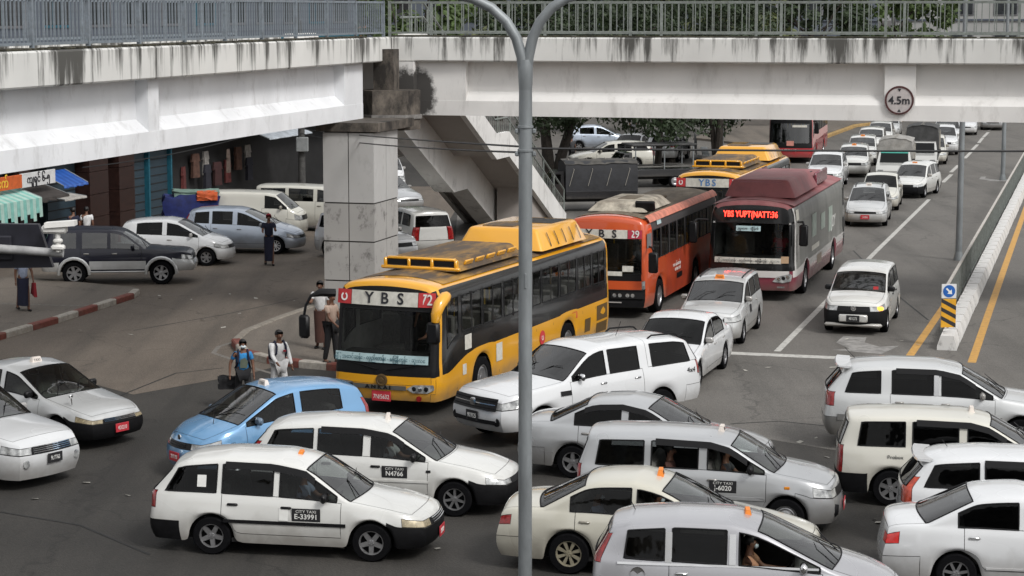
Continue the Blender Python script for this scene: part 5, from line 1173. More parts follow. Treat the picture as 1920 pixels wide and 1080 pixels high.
def bus_common(root, S, seats=M_SEAT, glassy=True):
    L, Wd = S['L'], S['W']
    part('underbody', ('busfloor', L), lambda: MB().box((0, 0, .55), (L - .4, Wd - .7, .3)).box((0, 0, .86), (L - .3, Wd - .2, .06)), M_DARK, root)
    add_wheels(root, S, 'steel')
    for i in range(int(L / .95) - 2):
        for s in (1, -1):
            x = L / 2 - 2.0 - i * .95
            part('seat', 'busseat', lambda: MB().box((0, 0, .2), (.42, .85, .12), 0, .04).box((-.22, 0, .55), (.1, .85, .75), 0, .04), seats, root, (x, s * (Wd / 2 - .58), .9))
    for i in range(4):
        for s in (1, -1):
            MB().tube([(L / 2 - 2.4 - i * 2.1, s * .38, .89), (L / 2 - 2.4 - i * 2.1, s * .38, 2.68)], .02, 6).obj('grab_pole', MATS['pole_yellow'], root)
    part('seat', 'busdriver', lambda: MB().box((0, 0, .2), (.5, .5, .14), 0, .04).box((-.25, 0, .6), (.12, .5, .8), 0, .05), seats, root, (L / 2 - 1.25, .7, .95))
    st = part('steering_wheel', 'bussteer', lambda: MB().tube([(.22 * math.cos(t), .22 * math.sin(t), 0) for t in [2 * math.pi * k / 16 for k in range(17)]], .018, 6, False).tube([(0, -.2, 0), (0, .2, 0)], .018, 6).tube([(0, 0, 0), (.1, 0, -.4)], .03, 6), M_TRIM, root, (L / 2 - .68, .7, 1.45), (0, R(-25), 0))
    part('dashboard', ('busdash', L), lambda: MB().box((0, 0, 0), (.5, Wd - .3, .5), 0, .1), M_DARK, root, (L / 2 - .38, 0, 1.05))
def sign_panel(root, S, y0, y1, z0, z1, m, name='destination_sign', out=.02):
    """flat panel on the bus front following its rake; returns panel"""
    zc = (z0 + z1) / 2; yc = (y0 + y1) / 2; n = 6; v = []
    for i in range(n + 1):
        y = lerp(y0, y1, i / n)
        for z in (z0, z1): v.append((front_x(S, y, z) + out, y, z))
    f = [(2 * i, 2 * i + 2, 2 * i + 3, 2 * i + 1) for i in range(n)]
    o = mesh_obj(name, v, f, m, root); return o
def front_text(root, S, s, y, z, size, m, out=.03, sx=1.0, bold=0.0):
    tl = math.atan2(interp(S['nose'], z - .1) - interp(S['nose'], z + .1), .2)
    return text('lettering', s, size, m, root, (front_x(S, y, z) + out, y, z), (R(90) - tl, 0, R(90)), .003, bold, sx)
def side_panel(root, S, x0, x1, z0, z1, m, name, s=1, out=.006):
    v = []; n = max(1, int(abs(x1 - x0) / .5))
    for i in range(n + 1):
        x = lerp(x0, x1, i / n)
        for z in (z0, z1): v.append((x, s * (side_y(S, x, z) + out), z))
    f = [(2 * i, 2 * i + 1, 2 * i + 3, 2 * i + 2) for i in range(n)]
    return mesh_obj(name, v, f, m, root)
def side_text(root, S, s, x, z, size, m, sx=1.0):
    return text('lettering', s, size, m, root, (x, side_y(S, x, z) + .014, z), (R(90), 0, R(180)), .002, 0, sx)
def bus_mirror(root, pts, c, dim, m=None):
    a = MB().tube(pts, .03, 8).obj('mirror_arm', m or M_TRIM, root, True)
    b = MB().box(c, dim, 0, .04).obj('mirror', M_TRIM, root, True)
mat('pole_yellow', (.65, .42, .05), .4, var=.1)
M_YEL = paint('bus_yellow', (.78, .37, .014), .35, dirt=.3)
M_YELD = mat('bus_roof_dirty', (.50, .27, .05), .7, var=.2, scale=1.5, dirt=1.0, dirtcol=(.075, .052, .034), stretch=(.6, 2.2, 1), dpos=(.31, .52))
M_YBAND = mat('bus_black_band', (.010, .0105, .011), .2, var=.2, scale=2, coat=.35, spec=.3)
M_ORG = paint('bus_orange', (.60, .085, .018), .4, dirt=.4)
M_ORGD = mat('bus_side_advert', (.50, .065, .02), .45, var=.25, scale=1.2, dirt=.8, dirtcol=(.14, .025, .022), coat=.3)
M_MAR = paint('bus_maroon', (.20, .022, .045), .4, dirt=.3)
M_MARR = mat('bus_maroon_roof', (.30, .10, .105), .6, var=.2, scale=1.5, dirt=.7, dirtcol=(.33, .2, .19))
M_MWHT = paint('bus_white', (.62, .60, .58), .4, dirt=.4)
M_WRAP = mat('bus_grey_wrap', (.20, .20, .185), .4, var=.3, scale=1.0, dirt=.8, dirtcol=(.11, .11, .10), coat=.4, stretch=(1.8, 1, .35))
M_REDB = paint('bus_red', (.46, .02, .03), .4, dirt=.3)
M_SIGNW = mat('sign_white', (.62, .60, .54), .6, var=.12, scale=8, dirt=.3, dirtcol=(.4, .36, .25))
M_SIGNR = mat('sign_red', (.55, .04, .045), .55, var=.15, scale=10)
M_BANNER = mat('banner_paleblue', (.45, .60, .62), .6, var=.08, scale=10)
M_GRILLE = mat('engine_grille', (.11, .065, .02), .6, var=.3, scale=60, stretch=(1, 1, 4))
M_ROOFM = mat('bus_roof_grimy', (.15, .12, .085), .85, var=.3, scale=3, dirt=.8, dirtcol=(.28, .24, .18), stretch=(.5, 2, 1))
BT1 = 'မြို့ - အောင်ဆန်း - လှည်းတန်း - မြေနီကုန်း - ဆူးလေ'
def yellow_bus(loc, deg, label, number, full=True):
    S = SP['ybus']; z8 = 2.86
    root = make_car('city_bus', 'ybus', S, loc, deg, M_YEL, label, 'bus', gl=G_BUSW, glw=G_BUSW, bumper=M_YEL, interior=False, trim=dict(window_band=M_YBAND, front_mask=M_TRIM, skirt=M_YEL, rear_window=G_DARK))
    for c in [c for c in root.children if c.name.startswith('underbody')]: bpy.data.objects.remove(c)
    for c in [c for c in root.children if c.name.startswith('wheel')]:
        for g in list(c.children): bpy.data.objects.remove(g)
        bpy.data.objects.remove(c)
    bus_common(root, S)
    # grimy roof skin
    roof_skin(root, S, 4.6, -5.1, M_YELD)
    p = pod(root, 'air_conditioner', 3.55, -.15, .92, .74, 2.85, .27, M_YELD, .14, .2)
    fr = MB(); fr.box((3.5, 0, 2.89), (.1, 1.86, .07), 0, .02); fr.box((3.44, 0, 3.09), (.14, 1.6, .06), 0, .02)
    for y in (-.86, -.28, .28, .86): fr.box((3.48, y * .97, 2.99), (.12, .07, .2), 0, .02)
    fr.obj('vent_frame', M_YEL, p, True)
    for y in (-.57, 0, .57): MB().box((3.475, y * .97, 2.985), (.06, .46, .15)).obj('vent', M_TRIM, p)
    for i in range(5):
        MB().box((2.9 - i * .62, .87, 3.0), (.42, .05, .13), 0, .02, Matrix.Rotation(R(-30), 4, 'X')).obj('louvre', M_YEL, p, True)
    q = pod(root, 'gas_tank_fairing', -.95, -4.0, 1.10, .86, 2.82, .50, M_YEL, .22, .2)
    for i in range(5):
        for s in (1, -1):
            MB().add([(x, s * (y + .012), z) for x in (-1.55 - i * .5, -1.59 - i * .5) for (y, z) in ((1.075, 2.88), (1.02, 3.03), (.94, 3.2))], [(0, 1, 4, 3), (1, 2, 5, 4)]).obj('slot', M_TRIM, q)
    MB().box((-3.0, .3, 3.31), (1.1, .9, .04), 0, .015).obj('hatch', M_TRIM, q); MB().box((-1.8, -.2, 3.325), (.9, .8, .04), 0, .015).obj('hatch', M_YELD, q)
    # front: destination sign
    sign_panel(root, S, -1.14, -.80, 2.30, 2.60, M_SIGNR, 'route_sign'); sign_panel(root, S, -.79, .74, 2.30, 2.60, M_SIGNW); sign_panel(root, S, .75, 1.12, 2.30, 2.60, M_SIGNR, 'route_sign')
    [front_text(root, S, ch_, (k_ - 1) * (.36 if full else .22), 2.45, .33, M_INK if full else mat('ink_blue', (.1, .22, .45), .6), .03, 1.0, .006) for k_, ch_ in enumerate('YBS')]; front_text(root, S, number, .935, 2.45, .31, M_WHT, .03, .85, .004); front_text(root, S, 'ပ', -.97, 2.45, .27, M_WHT, .03, .9, .006)
    if full:
        sign_panel(root, S, -1.13, 1.02, 1.12, 1.30, M_BANNER, 'route_banner', .025); front_text(root, S, BT1, -.05, 1.21, .115, mat('ink_teal', (.02, .09, .12), .6), .034, .86)
        MB().tube([(front_x(S, y, .72) + .012, y, .60) for y in [lerp(-1.05, 1.05, k / 10) for k in range(11)]], .012, 4)
        sign_panel(root, S, -1.1, .55, .565, .66, mat('badge_bar_grey', (.16, .155, .14), .4, metal=.4, var=.1), 'badge_bar', .018)
        front_text(root, S, 'A N K A I', -.08, .61, .105, M_TRIM, .026, 1.35, .004)
        MB().lathe([(.13, -.01), (.13, .012), (.1, .018), (.095, .008), (.05, .008), (.045, .02), (.001, .02)], 20, 'X', (front_x(S, 0, .76) + .015, 0, .76)).obj('emblem', M_GRILLE, root, True)
        for s in (1, -1):
            v = [(front_x(S, s * y, z) + .015 - (.0 if y < 1 else .02), s * y, z) for (y, z) in ((.55, .60), (.72, .69), (1.13, .70), (1.15, .60), (1.0, .52), (.7, .52))]
            o = mesh_obj('headlight', v, [tuple(range(6)) if s > 0 else tuple(range(5, -1, -1))], M_LAMP, root)
            for k in range(3): MB().lathe([(.045, -.02), (.05, .012), (.03, .02), (.001, .02)], 10, 'X', (front_x(S, s * (.72 + k * .13), .61) + .006, s * (.72 + k * .13), .61)).obj('lamp', M_CHROME if k % 2 else M_TRIM, o, True)
            MB().lathe([(.06, -.01), (.06, .012), (.001, .012)], 12, 'X', (front_x(S, s * .82, .40) + .02, s * .82, .40)).obj('fog_lamp', M_TAIL, root)
        pl = setmat(link('number_plate', cmesh(('plate', .44, .22), lambda: MB().box((0, 0, 0), (.012, .44, .22), 0, .004)), root, (front_x(S, 0, .40) + .02, -.02, .42)), M_RED_PL)
        text('plate_lettering', '7N/5632', .13, M_WHT, pl, (.008, 0, -.02), (R(90), 0, R(90)), .002, sx=.8)
        # yellow horn bracket with the near mirror, black arm with the far one
        MB().tube([(4.98, 1.26, 2.52), (5.2, 1.32, 2.52), (5.42, 1.30, 2.40), (5.50, 1.26, 2.2), (5.5, 1.24, 2.05)], [.11, .13, .13, .11, .08], 10).obj('mirror_arm', M_YEL, root, True)
        MB().box((5.5, 1.20, 1.82), (.16, .28, .46), 0, .05).obj('mirror', M_TRIM, root, True)
        MB().tube([(5.2, -1.2, 2.5), (5.4, -1.45, 2.52), (5.5, -1.62, 2.45), (5.55, -1.72, 2.25), (5.55, -1.76, 2.05)], [.09, .09, .035, .03, .03], 8).obj('mirror_arm', M_TRIM, root, True)
        MB().box((5.55, -1.76, 1.80), (.14, .24, .5), 0, .05).obj('mirror', M_TRIM, root, True)
        for s in (-1, 1): MB().tube([(front_x(S, s * .1, 1.0) + .02, s * .1, .98), (front_x(S, s * .75, 1.06) + .03, s * .75, 1.10)], .014, 5).obj('wiper', M_BLACKP, root)
        # side stickers and engine grilles
        side_panel(root, S, 3.98, 3.62, 1.14 + .1, 1.14 + .42, M_SIGNW, 'notice_sticker', 1, .012); side_panel(root, S, 2.25, 1.9, .72, 1.12, M_SIGNW, 'poster', 1, .012); side_panel(root, S, 4.1, 3.9, .72, .95, M_SIGNW, 'sticker')
        MB().lathe([(.17, .0), (.17, .006), (.001, .006)], 16, 'Y', (-.55, side_y(S, -.55, .85) + .004, .85)).obj('sticker', M_SIGNR, root)
        side_text(root, S, 'ပ', -.55, .85, .2, M_WHT)
        side_panel(root, S, -2.55, -2.9, 1.0, 1.16, M_SIGNR, 'sticker')
        side_panel(root, S, -3.45, -3.85, .55, .88, M_GRILLE, 'engine_grille'); side_panel(root, S, -4.3, -5.1, .72, 1.1, M_GRILLE, 'engine_grille'); side_panel(root, S, -4.3, -5.1, .40, .66, M_GRILLE, 'engine_grille')
        for xx in (4.35, 2.0, .9, -.2, -1.3, -3.3, -4.2): side_panel(root, S, xx + .006, xx - .006, .45, 1.1, M_DARK, 'panel_seam', 1, .004)
        for (x0, x1) in YW[1:]:      # sliding sash bars
            side_panel(root, S, (x0 + x1) / 2 + .03, (x0 + x1) / 2 - .03, 1.6, 2.46, M_TRIM, 'window_bar', 1, .008)
    return root
def orange_bus(loc, deg, label):
    S = SP['obus']
    root = make_car('city_bus', 'obus', S, loc, deg, M_ORG, label, 'bus', gl=G_BUSW, glw=G_BUSW, bumper=M_BLACKP, rbumper=M_ORG, interior=False, trim=dict(window_band=mat('orange_bus_band', (.05, .05, .05), .5), skirt=M_ORGD, rear_window=G_DARK))
    bus_fix(root); bus_common(root, S)
    roof_skin(root, S, 4.3, -4.6, M_ROOFM)
    mesh_obj('roof_edge', [(x, y, z) for x in (4.4, 2, 0, -2, -4.6) for (y, z) in ((1.0, 2.815), (1.10, 2.75), (1.16, 2.64))], [(i * 3 + j, i * 3 + j + 1, i * 3 + j + 4, i * 3 + j + 3) for i in range(4) for j in range(2)], mat('orange_faded', (.62, .22, .15), .6, var=.25, scale=4), root, True)
    p = pod(root, 'air_conditioner', 3.6, .4, .85, .62, 2.84, .26, mat('pod_dusty', (.42, .38, .31), .8, var=.35, scale=4, dirt=.8, dirtcol=(.13, .10, .075)), .35, .3)
    MB().box((1.9, 0, 3.1), (1.1, .5, .02)).obj('hatch', M_ROOFM, p); MB().box((3.4, .78, 3.0), (.12, .55, .28), 0, .02, Matrix.Rotation(R(20), 4, 'Y')).obj('panel', M_TRIM, p)
    MB().box((-.4, 0, 2.93), (.6, .9, .1), 0, .03).obj('roof_hatch', M_ROOFM, root, True)
    for i in range(9): MB().box((3.3, -.7 + i * .12, 2.98), (.3, .02, .05), 0, 0, Matrix.Rotation(R(30), 4, 'Y')).obj('fin', M_TRIM, p)
    sign_panel(root, S, -1.05, .62, 2.22, 2.46, M_SIGNW, 'destination_sign', .02); sign_panel(root, S, .63, 1.02, 2.22, 2.46, mat('sign_crimson', (.42, .03, .06), .5), 'route_sign', .022)
    [front_text(root, S, ch_, -.1 + (k_ - 1) * .36, 2.34, .3, M_INK, .03, 1, .006) for k_, ch_ in enumerate('YBS')]; front_text(root, S, '29', .83, 2.34, .28, M_WHT, .032, .9, .004)
    sign_panel(root, S, -.9, .5, 1.2, 1.32, M_SIGNW, 'route_banner', .02); sign_panel(root, S, .5, .8, 1.32, 1.48, M_SIGNW, 'paper', .02)
    sign_panel(root, S, .2, 1.12, .58, .76, M_TRIM, 'lamp_strip', .02)
    sign_panel(root, S, -1.12, -.2, .58, .76, M_TRIM, 'lamp_strip', .02)
    for y in (.3, .45, .66, .8, -.35, -.75): MB().lathe([(.05, -.01), (.055, .015), (.001, .02)], 10, 'X', (front_x(S, y, .67) + .022, y, .67)).obj('headlight', M_LAMP, root, True)
    sign_panel(root, S, .1, .5, .46, .49, M_MWHT, 'bumper_stripe', .02)
    side_panel(root, S, 3.5, 3.0, 2.5, 2.68, M_BANNER, 'route_plate', 1, .012)
    side_panel(root, S, 4.6, 4.2, 1.95, 2.35, mat('louvre_grey', (.2, .2, .2), .5, var=.3, scale=30, stretch=(1, 1, 6)), 'louvre')
    bus_mirror(root, [(4.6, 1.2, 2.0), (4.95, 1.36, 2.02), (5.05, 1.42, 1.95)], (5.05, 1.42, 1.62), (.14, .26, .56))
    for i in range(8): side_panel(root, S, 4.05 - i * 1.02 - .42, 4.05 - i * 1.02 - .48, 1.5, 2.4, M_TRIM, 'window_bar', 1, .008)
    for t, x, z, sz in (('ဝဝဝ ဝန်ဆောင်မှု', 1.2, 1.15, .14), ('09 4500 12345', 1.1, 1.0, .12)): side_text(root, S, t, x, z, sz, M_WHT)
    side_panel(root, S, 1.2, .5, .72, .88, M_TRIM, 'advert_plate', 1, .012)
    return root
def bus_fix(root):
    for c in [c for c in root.children if c.name.startswith('underbody')]: bpy.data.objects.remove(c)
    for c in [c for c in root.children if c.name.startswith('wheel')]:
        for g in list(c.children): bpy.data.objects.remove(g)
        bpy.data.objects.remove(c)
def maroon_bus(loc, deg, label):
    S = SP['mbus']
    root = make_car('city_bus', 'mbus', S, loc, deg, M_MWHT, label, 'bus', glw=G_BUSW, bumper=M_MAR, rbumper=M_MAR, interior=False, trim=dict(window_band=M_WRAP, skirt=M_MAR, front_mask=M_YBAND, canopy=M_MARR, rear_window=G_DARK))
    bus_fix(root); bus_common(root, S)
    roof_skin(root, S, 5.2, -5.3, M_MARR, 1.0)
    p = pod(root, 'gas_tank_fairing', 4.1, -.6, 1.0, .78, 2.92, .52, M_MARR, .10, .3)
    MB().add([(4.075, -.6, 2.98), (4.075, .6, 2.98), (4.01, .6, 3.38), (4.01, -.6, 3.38)], [(0, 1, 2, 3)]).obj('front_panel', M_MAR, p)
    q = pod(root, 'air_conditioner', -.5, -3.2, .92, .82, 2.92, .34, M_MARR, .1, .2)
    MB().box((-1.6, .2, 3.27), (.5, .9, .02)).obj('hatch', M_TRIM, q)
    for s in (1, -1): MB().box((-1.7, s * .93, 3.13), (2.4, .08, .42), 0, .03).obj('fairing_side', M_MAR, q, True)
    # LED board
    led = sign_panel(root, S, -.74, .70, 2.40, 2.68, M_TRIM, 'led_board', .02)
    ml = mat('led_red', (.5, .01, .01), .5, emit=(1, .035, .02), es=5.0)
    front_text(root, S, 'YBS YUPT(NATT:36', -.03, 2.53, .245, ml, .028, .72, .004)
    sign_panel(root, S, -.42, .26, 2.05, 2.2, M_BANNER, 'route_card', .022); front_text(root, S, 'ဆူးလေ - မြို့သစ်', -.08, 2.125, .085, M_INK, .03, 1)
    sign_panel(root, S, -1.0, .85, 1.12, 1.28, M_SIGNW, 'route_banner', .022); front_text(root, S, BT1, -.05, 1.2, .095, M_INK, .03, .86)
    sign_panel(root, S, .84, 1.05, 1.14, 1.34, mat('card_tan', (.45, .3, .18), .6), 'card', .024)
    front_text(root, S, 'YOMAN', 0, .95, .08, M_CHROME, .03, 1.3)
    for y in (-1.05, 1.05): front_text(root, S, '36', y, 2.28, .07, M_WHT, .03)
    for s in (1, -1):
        v = [(front_x(S, s * y, z) + .015, s * y, z) for (y, z) in ((.62, .60), (.74, .75), (1.10, .84), (1.16, .80), (1.12, .62), (.9, .57))]
        o = mesh_obj('headlight', v, [tuple(range(6)) if s > 0 else tuple(range(5, -1, -1))], M_LAMP, root)
        for k in range(3): MB().lathe([(.05, -.02), (.055, .012), (.001, .02)], 10, 'X', (front_x(S, s * (.80 + k * .12), .68 + k * .03) + .01, s * (.80 + k * .12), .68 + k * .03)).obj('lamp', M_CHROME if k != 1 else M_TRIM, o, True)
        sign_panel(root, S, s * .75, s * .95, .42, .47, M_LAMP, 'fog_lamp', .02)
        sign_panel(root, S, s * .1, s * .6, .70, .715, M_TRIM, 'crease', .016)
    bus_mirror(root, [(5.2, 1.24, 2.32), (5.5, 1.42, 2.36), (5.6, 1.46, 2.28)], (5.6, 1.46, 1.98), (.16, .24, .62))
    bus_mirror(root, [(5.2, -1.24, 2.32), (5.5, -1.5, 2.36), (5.6, -1.6, 2.28)], (5.6, -1.6, 1.98), (.16, .24, .62))
    for k, (x, z, h) in enumerate(((2.1, 1.55, .7), (.2, 1.6, .5), (-1.5, 1.35, .8))):
        side_panel(root, S, x, x - .9, z, z + h, mat('wrap_pale', (.36, .42, .37), .45, var=.2, scale=4), 'wrap_print', 1, .008)
    side_text(root, S, 'JOY', -2.6, 1.6, .55, M_WHT); side_panel(root, S, 2.2, .6, 1.14, 1.3, M_SIGNW, 'wrap_print', 1, .009)
    side_panel(root, S, 1.2, .2, .62, .92, mat('vent_tan', (.3, .24, .19), .6), 'vent', 1, .006)
    side_panel(root, S, 5.15, 4.7, 2.35, 2.66, M_SIGNW, 'notice', 1, .01)
    side_panel(root, S, 5.1, 4.72, 1.15, 1.95, G_DARK, 'driver_window', 1, .012)
    for (x0, z0, z1) in ((-5.0, 1.9, 2.5), (-5.0, 1.0, 1.5), (-5.0, .55, .95)): side_panel(root, S, x0, x0 - .3, z0, z1, M_TRIM, 'rear_vent', 1, .01)
    return root
def red_bus(loc, deg, label):
    S = SP['ybus']
    root = make_car('city_bus', 'ybus', S, loc, deg, M_REDB, label, 'bus', gl=G_MID, glw=G_MID, bumper=M_REDB, interior=False, trim=dict(window_band=mat('pink_faded', (.5, .3, .28), .5), front_mask=M_TRIM, skirt=M_REDB, rear_window=G_DARK))
    bus_fix(root); bus_common(root, S)
    front_text(root, S, 'YUTONG', -.1, .72, .2, M_WHT, .03, 1.1)
    sign_panel(root, S, -.2, .2, .98, 1.25, mat('card_salmon', (.6, .25, .2), .6), 'card', .02); sign_panel(root, S, .1, .9, 2.0, 2.12, M_SIGNW, 'card', .02)
    bus_mirror(root, [(5.2, 1.24, 2.32), (5.5, 1.42, 2.36), (5.6, 1.46, 2.28)], (5.6, 1.46, 1.98), (.16, .24, .62))
    return root

BUS = {}
BUS['y'] = yellow_bus((-.66, 47.85), 247.9, 'yellow bus with black window band, route 72 sign and boxy roof fairings', '72')
BUS['o'] = orange_bus((3.98, 61.25), 252.7, 'orange red bus with grimy roof and route 29 sign')
BUS['m'] = maroon_bus((8.5, 65.4), 253.6, 'maroon and white bus with red lit sign and grey wrapped side'); BUS['m'].scale = (1, 1.06, 1)
yb2 = yellow_bus((8.35, 77.4), 253.2, 'yellow bus farther back with pale roof, half hidden behind the maroon bus', '38', False)
red_bus((16.63, 120.54), 257, 'red fronted bus far behind, under the white girder')

# ------------------------------------------------------------------ cars
P_WHITE = paint('paint_white', (.66, .66, .635), .28, 0, .3)
P_WHITE2 = paint('paint_white_cool', (.66, .67, .68), .25, 0, .15)
P_CREAM = paint('paint_cream', (.60, .585, .52), .3, 0, .4)
P_CREAM2 = paint('paint_champagne', (.56, .54, .46), .3, .1, .4)
P_SILV = paint('paint_silver', (.46, .47, .48), .3, .45, .2)
P_SILV2 = paint('paint_silver_white', (.58, .59, .59), .3, .25, .3)
P_GREY = paint('paint_lilac_grey', (.42, .42, .44), .28, .4, .2)
P_BLUE = paint('paint_sky_blue', (.15, .33, .56), .28, .2, .15)
P_NAVY = mat('paint_navy', (.006, .0065, .016), .3, var=.05, scale=1.6, det=0, coat=.35, spec=.3)
P_LSILV = paint('paint_ice_silver', (.47, .53, .62), .3, .4, .1)
P_TWO = paint('paint_lower_grey', (.24, .24, .235), .35, .3, .3)
CARS = {}
def car(key, *a, **k):
    r = make_car(*a, **k); CARS[key] = r; return r, SP[a[1]]
# --- front row
r, S = car('c1', 'station_wagon', 'wagon', SP['wagon'], (-3.37, 32.16), -10.1, P_WHITE, 'old white taxi station wagon with orange roof sign and white sticker on rear window', 'car', gl=G_SIDE, bumper=M_BLACKP, rim='five', lamp=M_LAMPY, handles=M_TRIM, mirror=M_TRIM); r.scale = (1.03, 1.02, 1.0)
plate(r, S, '5B/9831', True, z=.36); taxi_sign(r, .05, 1.415, rot=.15); door_sign(r, S, .34, .70, 'CITY TAXI', 'E-33991'); moulding(r, S, .95, -.95, .56); visor(r, S, .45, -.95)
side_panel(r, S, .06, -.08, .60, .80, M_WHT, 'door_crest', -1, .008); side_panel(r, S, -1.24, -1.38, 1.06, 1.24, M_WHT, 'window_sticker', -1, .012); grille_bars(r, S, .545, .64, .7, 3, M_CHROME)
r, S = car('c2', 'station_wagon', 'wagon_late', SP['wagon_late'], (-2.17, 35.05), -10.8, P_WHITE, 'white taxi station wagon with pale roof sign, behind the orange signed wagon', 'car', gl=G_SIDE, bumper=M_BLACKP, rim='seven', rbumper=P_WHITE, handles=M_TRIM, mirror=M_TRIM)
plate(r, S, '3K/4766', True, z=.36); taxi_sign(r, .05, 1.445, M_TAXIW, .2); door_sign(r, S, .36, .73, 'CITY TAXI', 'N4766'); moulding(r, S, .95, -1.0, .58, .035, P_WHITE); side_panel(r, S, .98, .90, .74, .78, M_TRIM, 'side_vent', -1, .008); visor(r, S, .5, -.95)
r, S = car('c3', 'hatchback', 'hatch', SP['hatch'], (-4.55, 38.1), 219, P_BLUE, 'sky blue hatchback taxi turning left in front of the yellow bus', 'car', gl=G_SIDE, rim='steel')
plate(r, S, '2H/1190', True, z=.42); taxi_sign(r, .08, 1.50, M_TAXIW); antenna(r, 1.35, .3, .98, .3, .05); grille_bars(r, S, .60, .68, .5, 2, M_TRIM)
MB().lathe([(.05, -.01), (.05, .012), (.001, .016)], 12, 'X', (front_x(S, 0, .74) - .01, 0, .76)).obj('emblem', M_CHROME, r, True)
r, S = car('c4', 'sedan', 'sedan', SP['sedan'], (-9.45, 41.0), -36, P_SILV2, 'silver white taxi sedan with black bumper and yellowed headlights at the left edge', 'car', gl=G_SIDE, bumper=M_BLACKP, lamp=M_LAMPY, rim='steel', handles=M_TRIM, mirror=M_TRIM)
plate(r, S, '4D/2210', True, z=.40); taxi_sign(r, -.1, 1.425, M_TAXIW); grille_bars(r, S, .55, .62, .8, 3, M_CHROME); MB().tube([(1.62, -.62, .85), (1.62, -.64, 1.0)], .012, 6).obj('fender_mirror_stalk', M_CHROME, r); MB().box((1.62, -.64, 1.02), (.05, .1, .08), 0, .03).obj('fender_mirror', M_CHROME, r, True)
r, S = car('c5', 'station_wagon', 'suv', SP['suv'], (-10.1, 37.6), -35, P_WHITE2, 'white wagon with chrome barred grille cut by the left edge', 'car', gl=G_DARK, rim='five', bumper=P_WHITE2)
plate(r, S, '9L/7765', False, z=.55); grille_bars(r, S, .67, .80, .85, 4, M_CHROME)
for s in (1, -1): MB().lathe([(.07, -.02), (.075, .015), (.06, .02), (.001, .02)], 14, 'X', (front_x(S, s * .58, .5) - .03, s * .58, .5)).obj('fog_lamp', M_LAMP, r, True)
r, S = car('c6', 'pickup_truck', 'pickup', SP['pickup'], (1.36, 41.51), 220.2, P_WHITE2, 'white double cab pickup with matching canopy and dark grille, facing left', 'pickup', gl=G_DARK, glw=G_MID, rim='six', handles=M_CHROME, mirror=M_CHROME, trim=dict(grille=M_BLACKP))
plate(r, S, '9K/9525', False, z=.62, w=.36, h=.2)
for k in range(3): MB().tube([(front_x(S, y, .81 + k * .07) + .042, y, .81 + k * .07) for y in [lerp(-.6, .6, i / 6) for i in range(7)]], .014, 5).obj('grille_bar', M_CHROME if k == 1 else M_BLACKP, r)
sign_panel(r, S, -.64, .64, .76, 1.0, M_TRIM, 'grille_frame', .028)
MB().lathe([(.09, -.01), (.09, .03), (.07, .035), (.001, .035)], 16, 'X', (front_x(S, 0, .88) + .03, 0, .88)).obj('emblem', M_CHROME, r, True).scale = (1, 1, 1)
sign_panel(r, S, -.64, .64, .50, .58, M_TRIM, 'lower_intake', .022)
for s in (1, -1): MB().lathe([(.085, -.02), (.085, .012), (.05, .015), (.001, .01)], 14, 'X', (front_x(S, s * .62, .55) - .035, s * .62, .55)).obj('fog_lamp', M_TRIM, r, True)
roof_rails(r, S, -1.3, -2.2, .62, .06); moulding(r, S, 1.3, 1.02, .98, .09, M_TRIM); antenna(r, -.9, .1, 1.8, .3, .15)
side_text(r, S, '4x4', -2.3, 1.06, .16, M_TRIM, 1.0)
r, S = car('c7', 'sedan', 'sedan', SP['sedan'], (2.48, 37.3), -17.5, P_SILV, 'silver sedan with black side windows between the pickup and the silver taxi wagon', 'car', gl=G_DARK, rim='five', mirror=P_SILV); visor(r, S, .4, -1.0)
r, S = car('c8', 'station_wagon', 'boxwagon', SP['boxwagon'], (3.27, 33.76), -12.4, P_SILV, 'silver boxy taxi wagon with open front window and its driver visible', 'car', gl=G_SIDE, bumper=P_SILV, rim='steel', mirror=M_TRIM, lamp=M_LAMP)
plate(r, S, '7F/6020', True, z=.42); moulding(r, S, 1.0, -.9, .60, .05, P_SILV); taxi_sign(r, .2, 1.51, M_TAXIW); door_sign(r, S, .32, .78, 'CITY TAXI', 'J-6020'); visor(r, S, .7, -.8); MB().box((2.1, 0, .42), (.12, 1.3, .22), 0, .05).obj('bumper_insert', M_BLACKP, r, True)
for s in (1, -1): MB().box((1.35, s * (side_y(S, 1.35, .8) + .004), .80), (.09, .02, .05), 0, .008).obj('indicator', M_AMBER, r)
r, S = car('c9', 'sedan', 'longsedan', SP['longsedan'], (2.26, 30.95), -13.5, P_CREAM2, 'champagne taxi sedan with orange roof sign and eight spoke wheels', 'car', gl=G_SIDE, glr=G_SIDE, rim='eight', rimm=mat('rim_bronze', (.42, .38, .28), .4, metal=.5, var=.1), mirror=P_CREAM2)
taxi_sign(r, .0, 1.395, rot=.1); moulding(r, S, 1.0, -.82, .48, .03, P_CREAM2)
r, S = car('c10', 'hatchback', 'minivan', SP['minivan'], (3.22, 27.93), -8.5, P_GREY, 'lilac grey hatchback taxi nearest the camera with tall red tail lamps', 'car', gl=G_DARK, rim='five', handles=M_CHROME, mirror=M_CHROME)
taxi_sign(r, .02, 1.51, rot=.1); antenna(r, -1.5, 0, 1.5, .16, .08)
moulding(r, S, 1.0, -1.7, 1.0 + .0, .03, M_CHROME)
for xx in (-.15, -1.01): side_panel(r, S, xx + .045, xx - .045, 1.02, 1.42, M_CHROME, 'pillar_trim', -1, .012)
MB().lathe([(.10, .0), (.10, .015), (.07, .02), (.001, .012)], 20, 'Y', (-1.42, -side_y(S, -1.42, .86) - .012, .86)).obj('fuel_cap', M_CHROME, r, True)
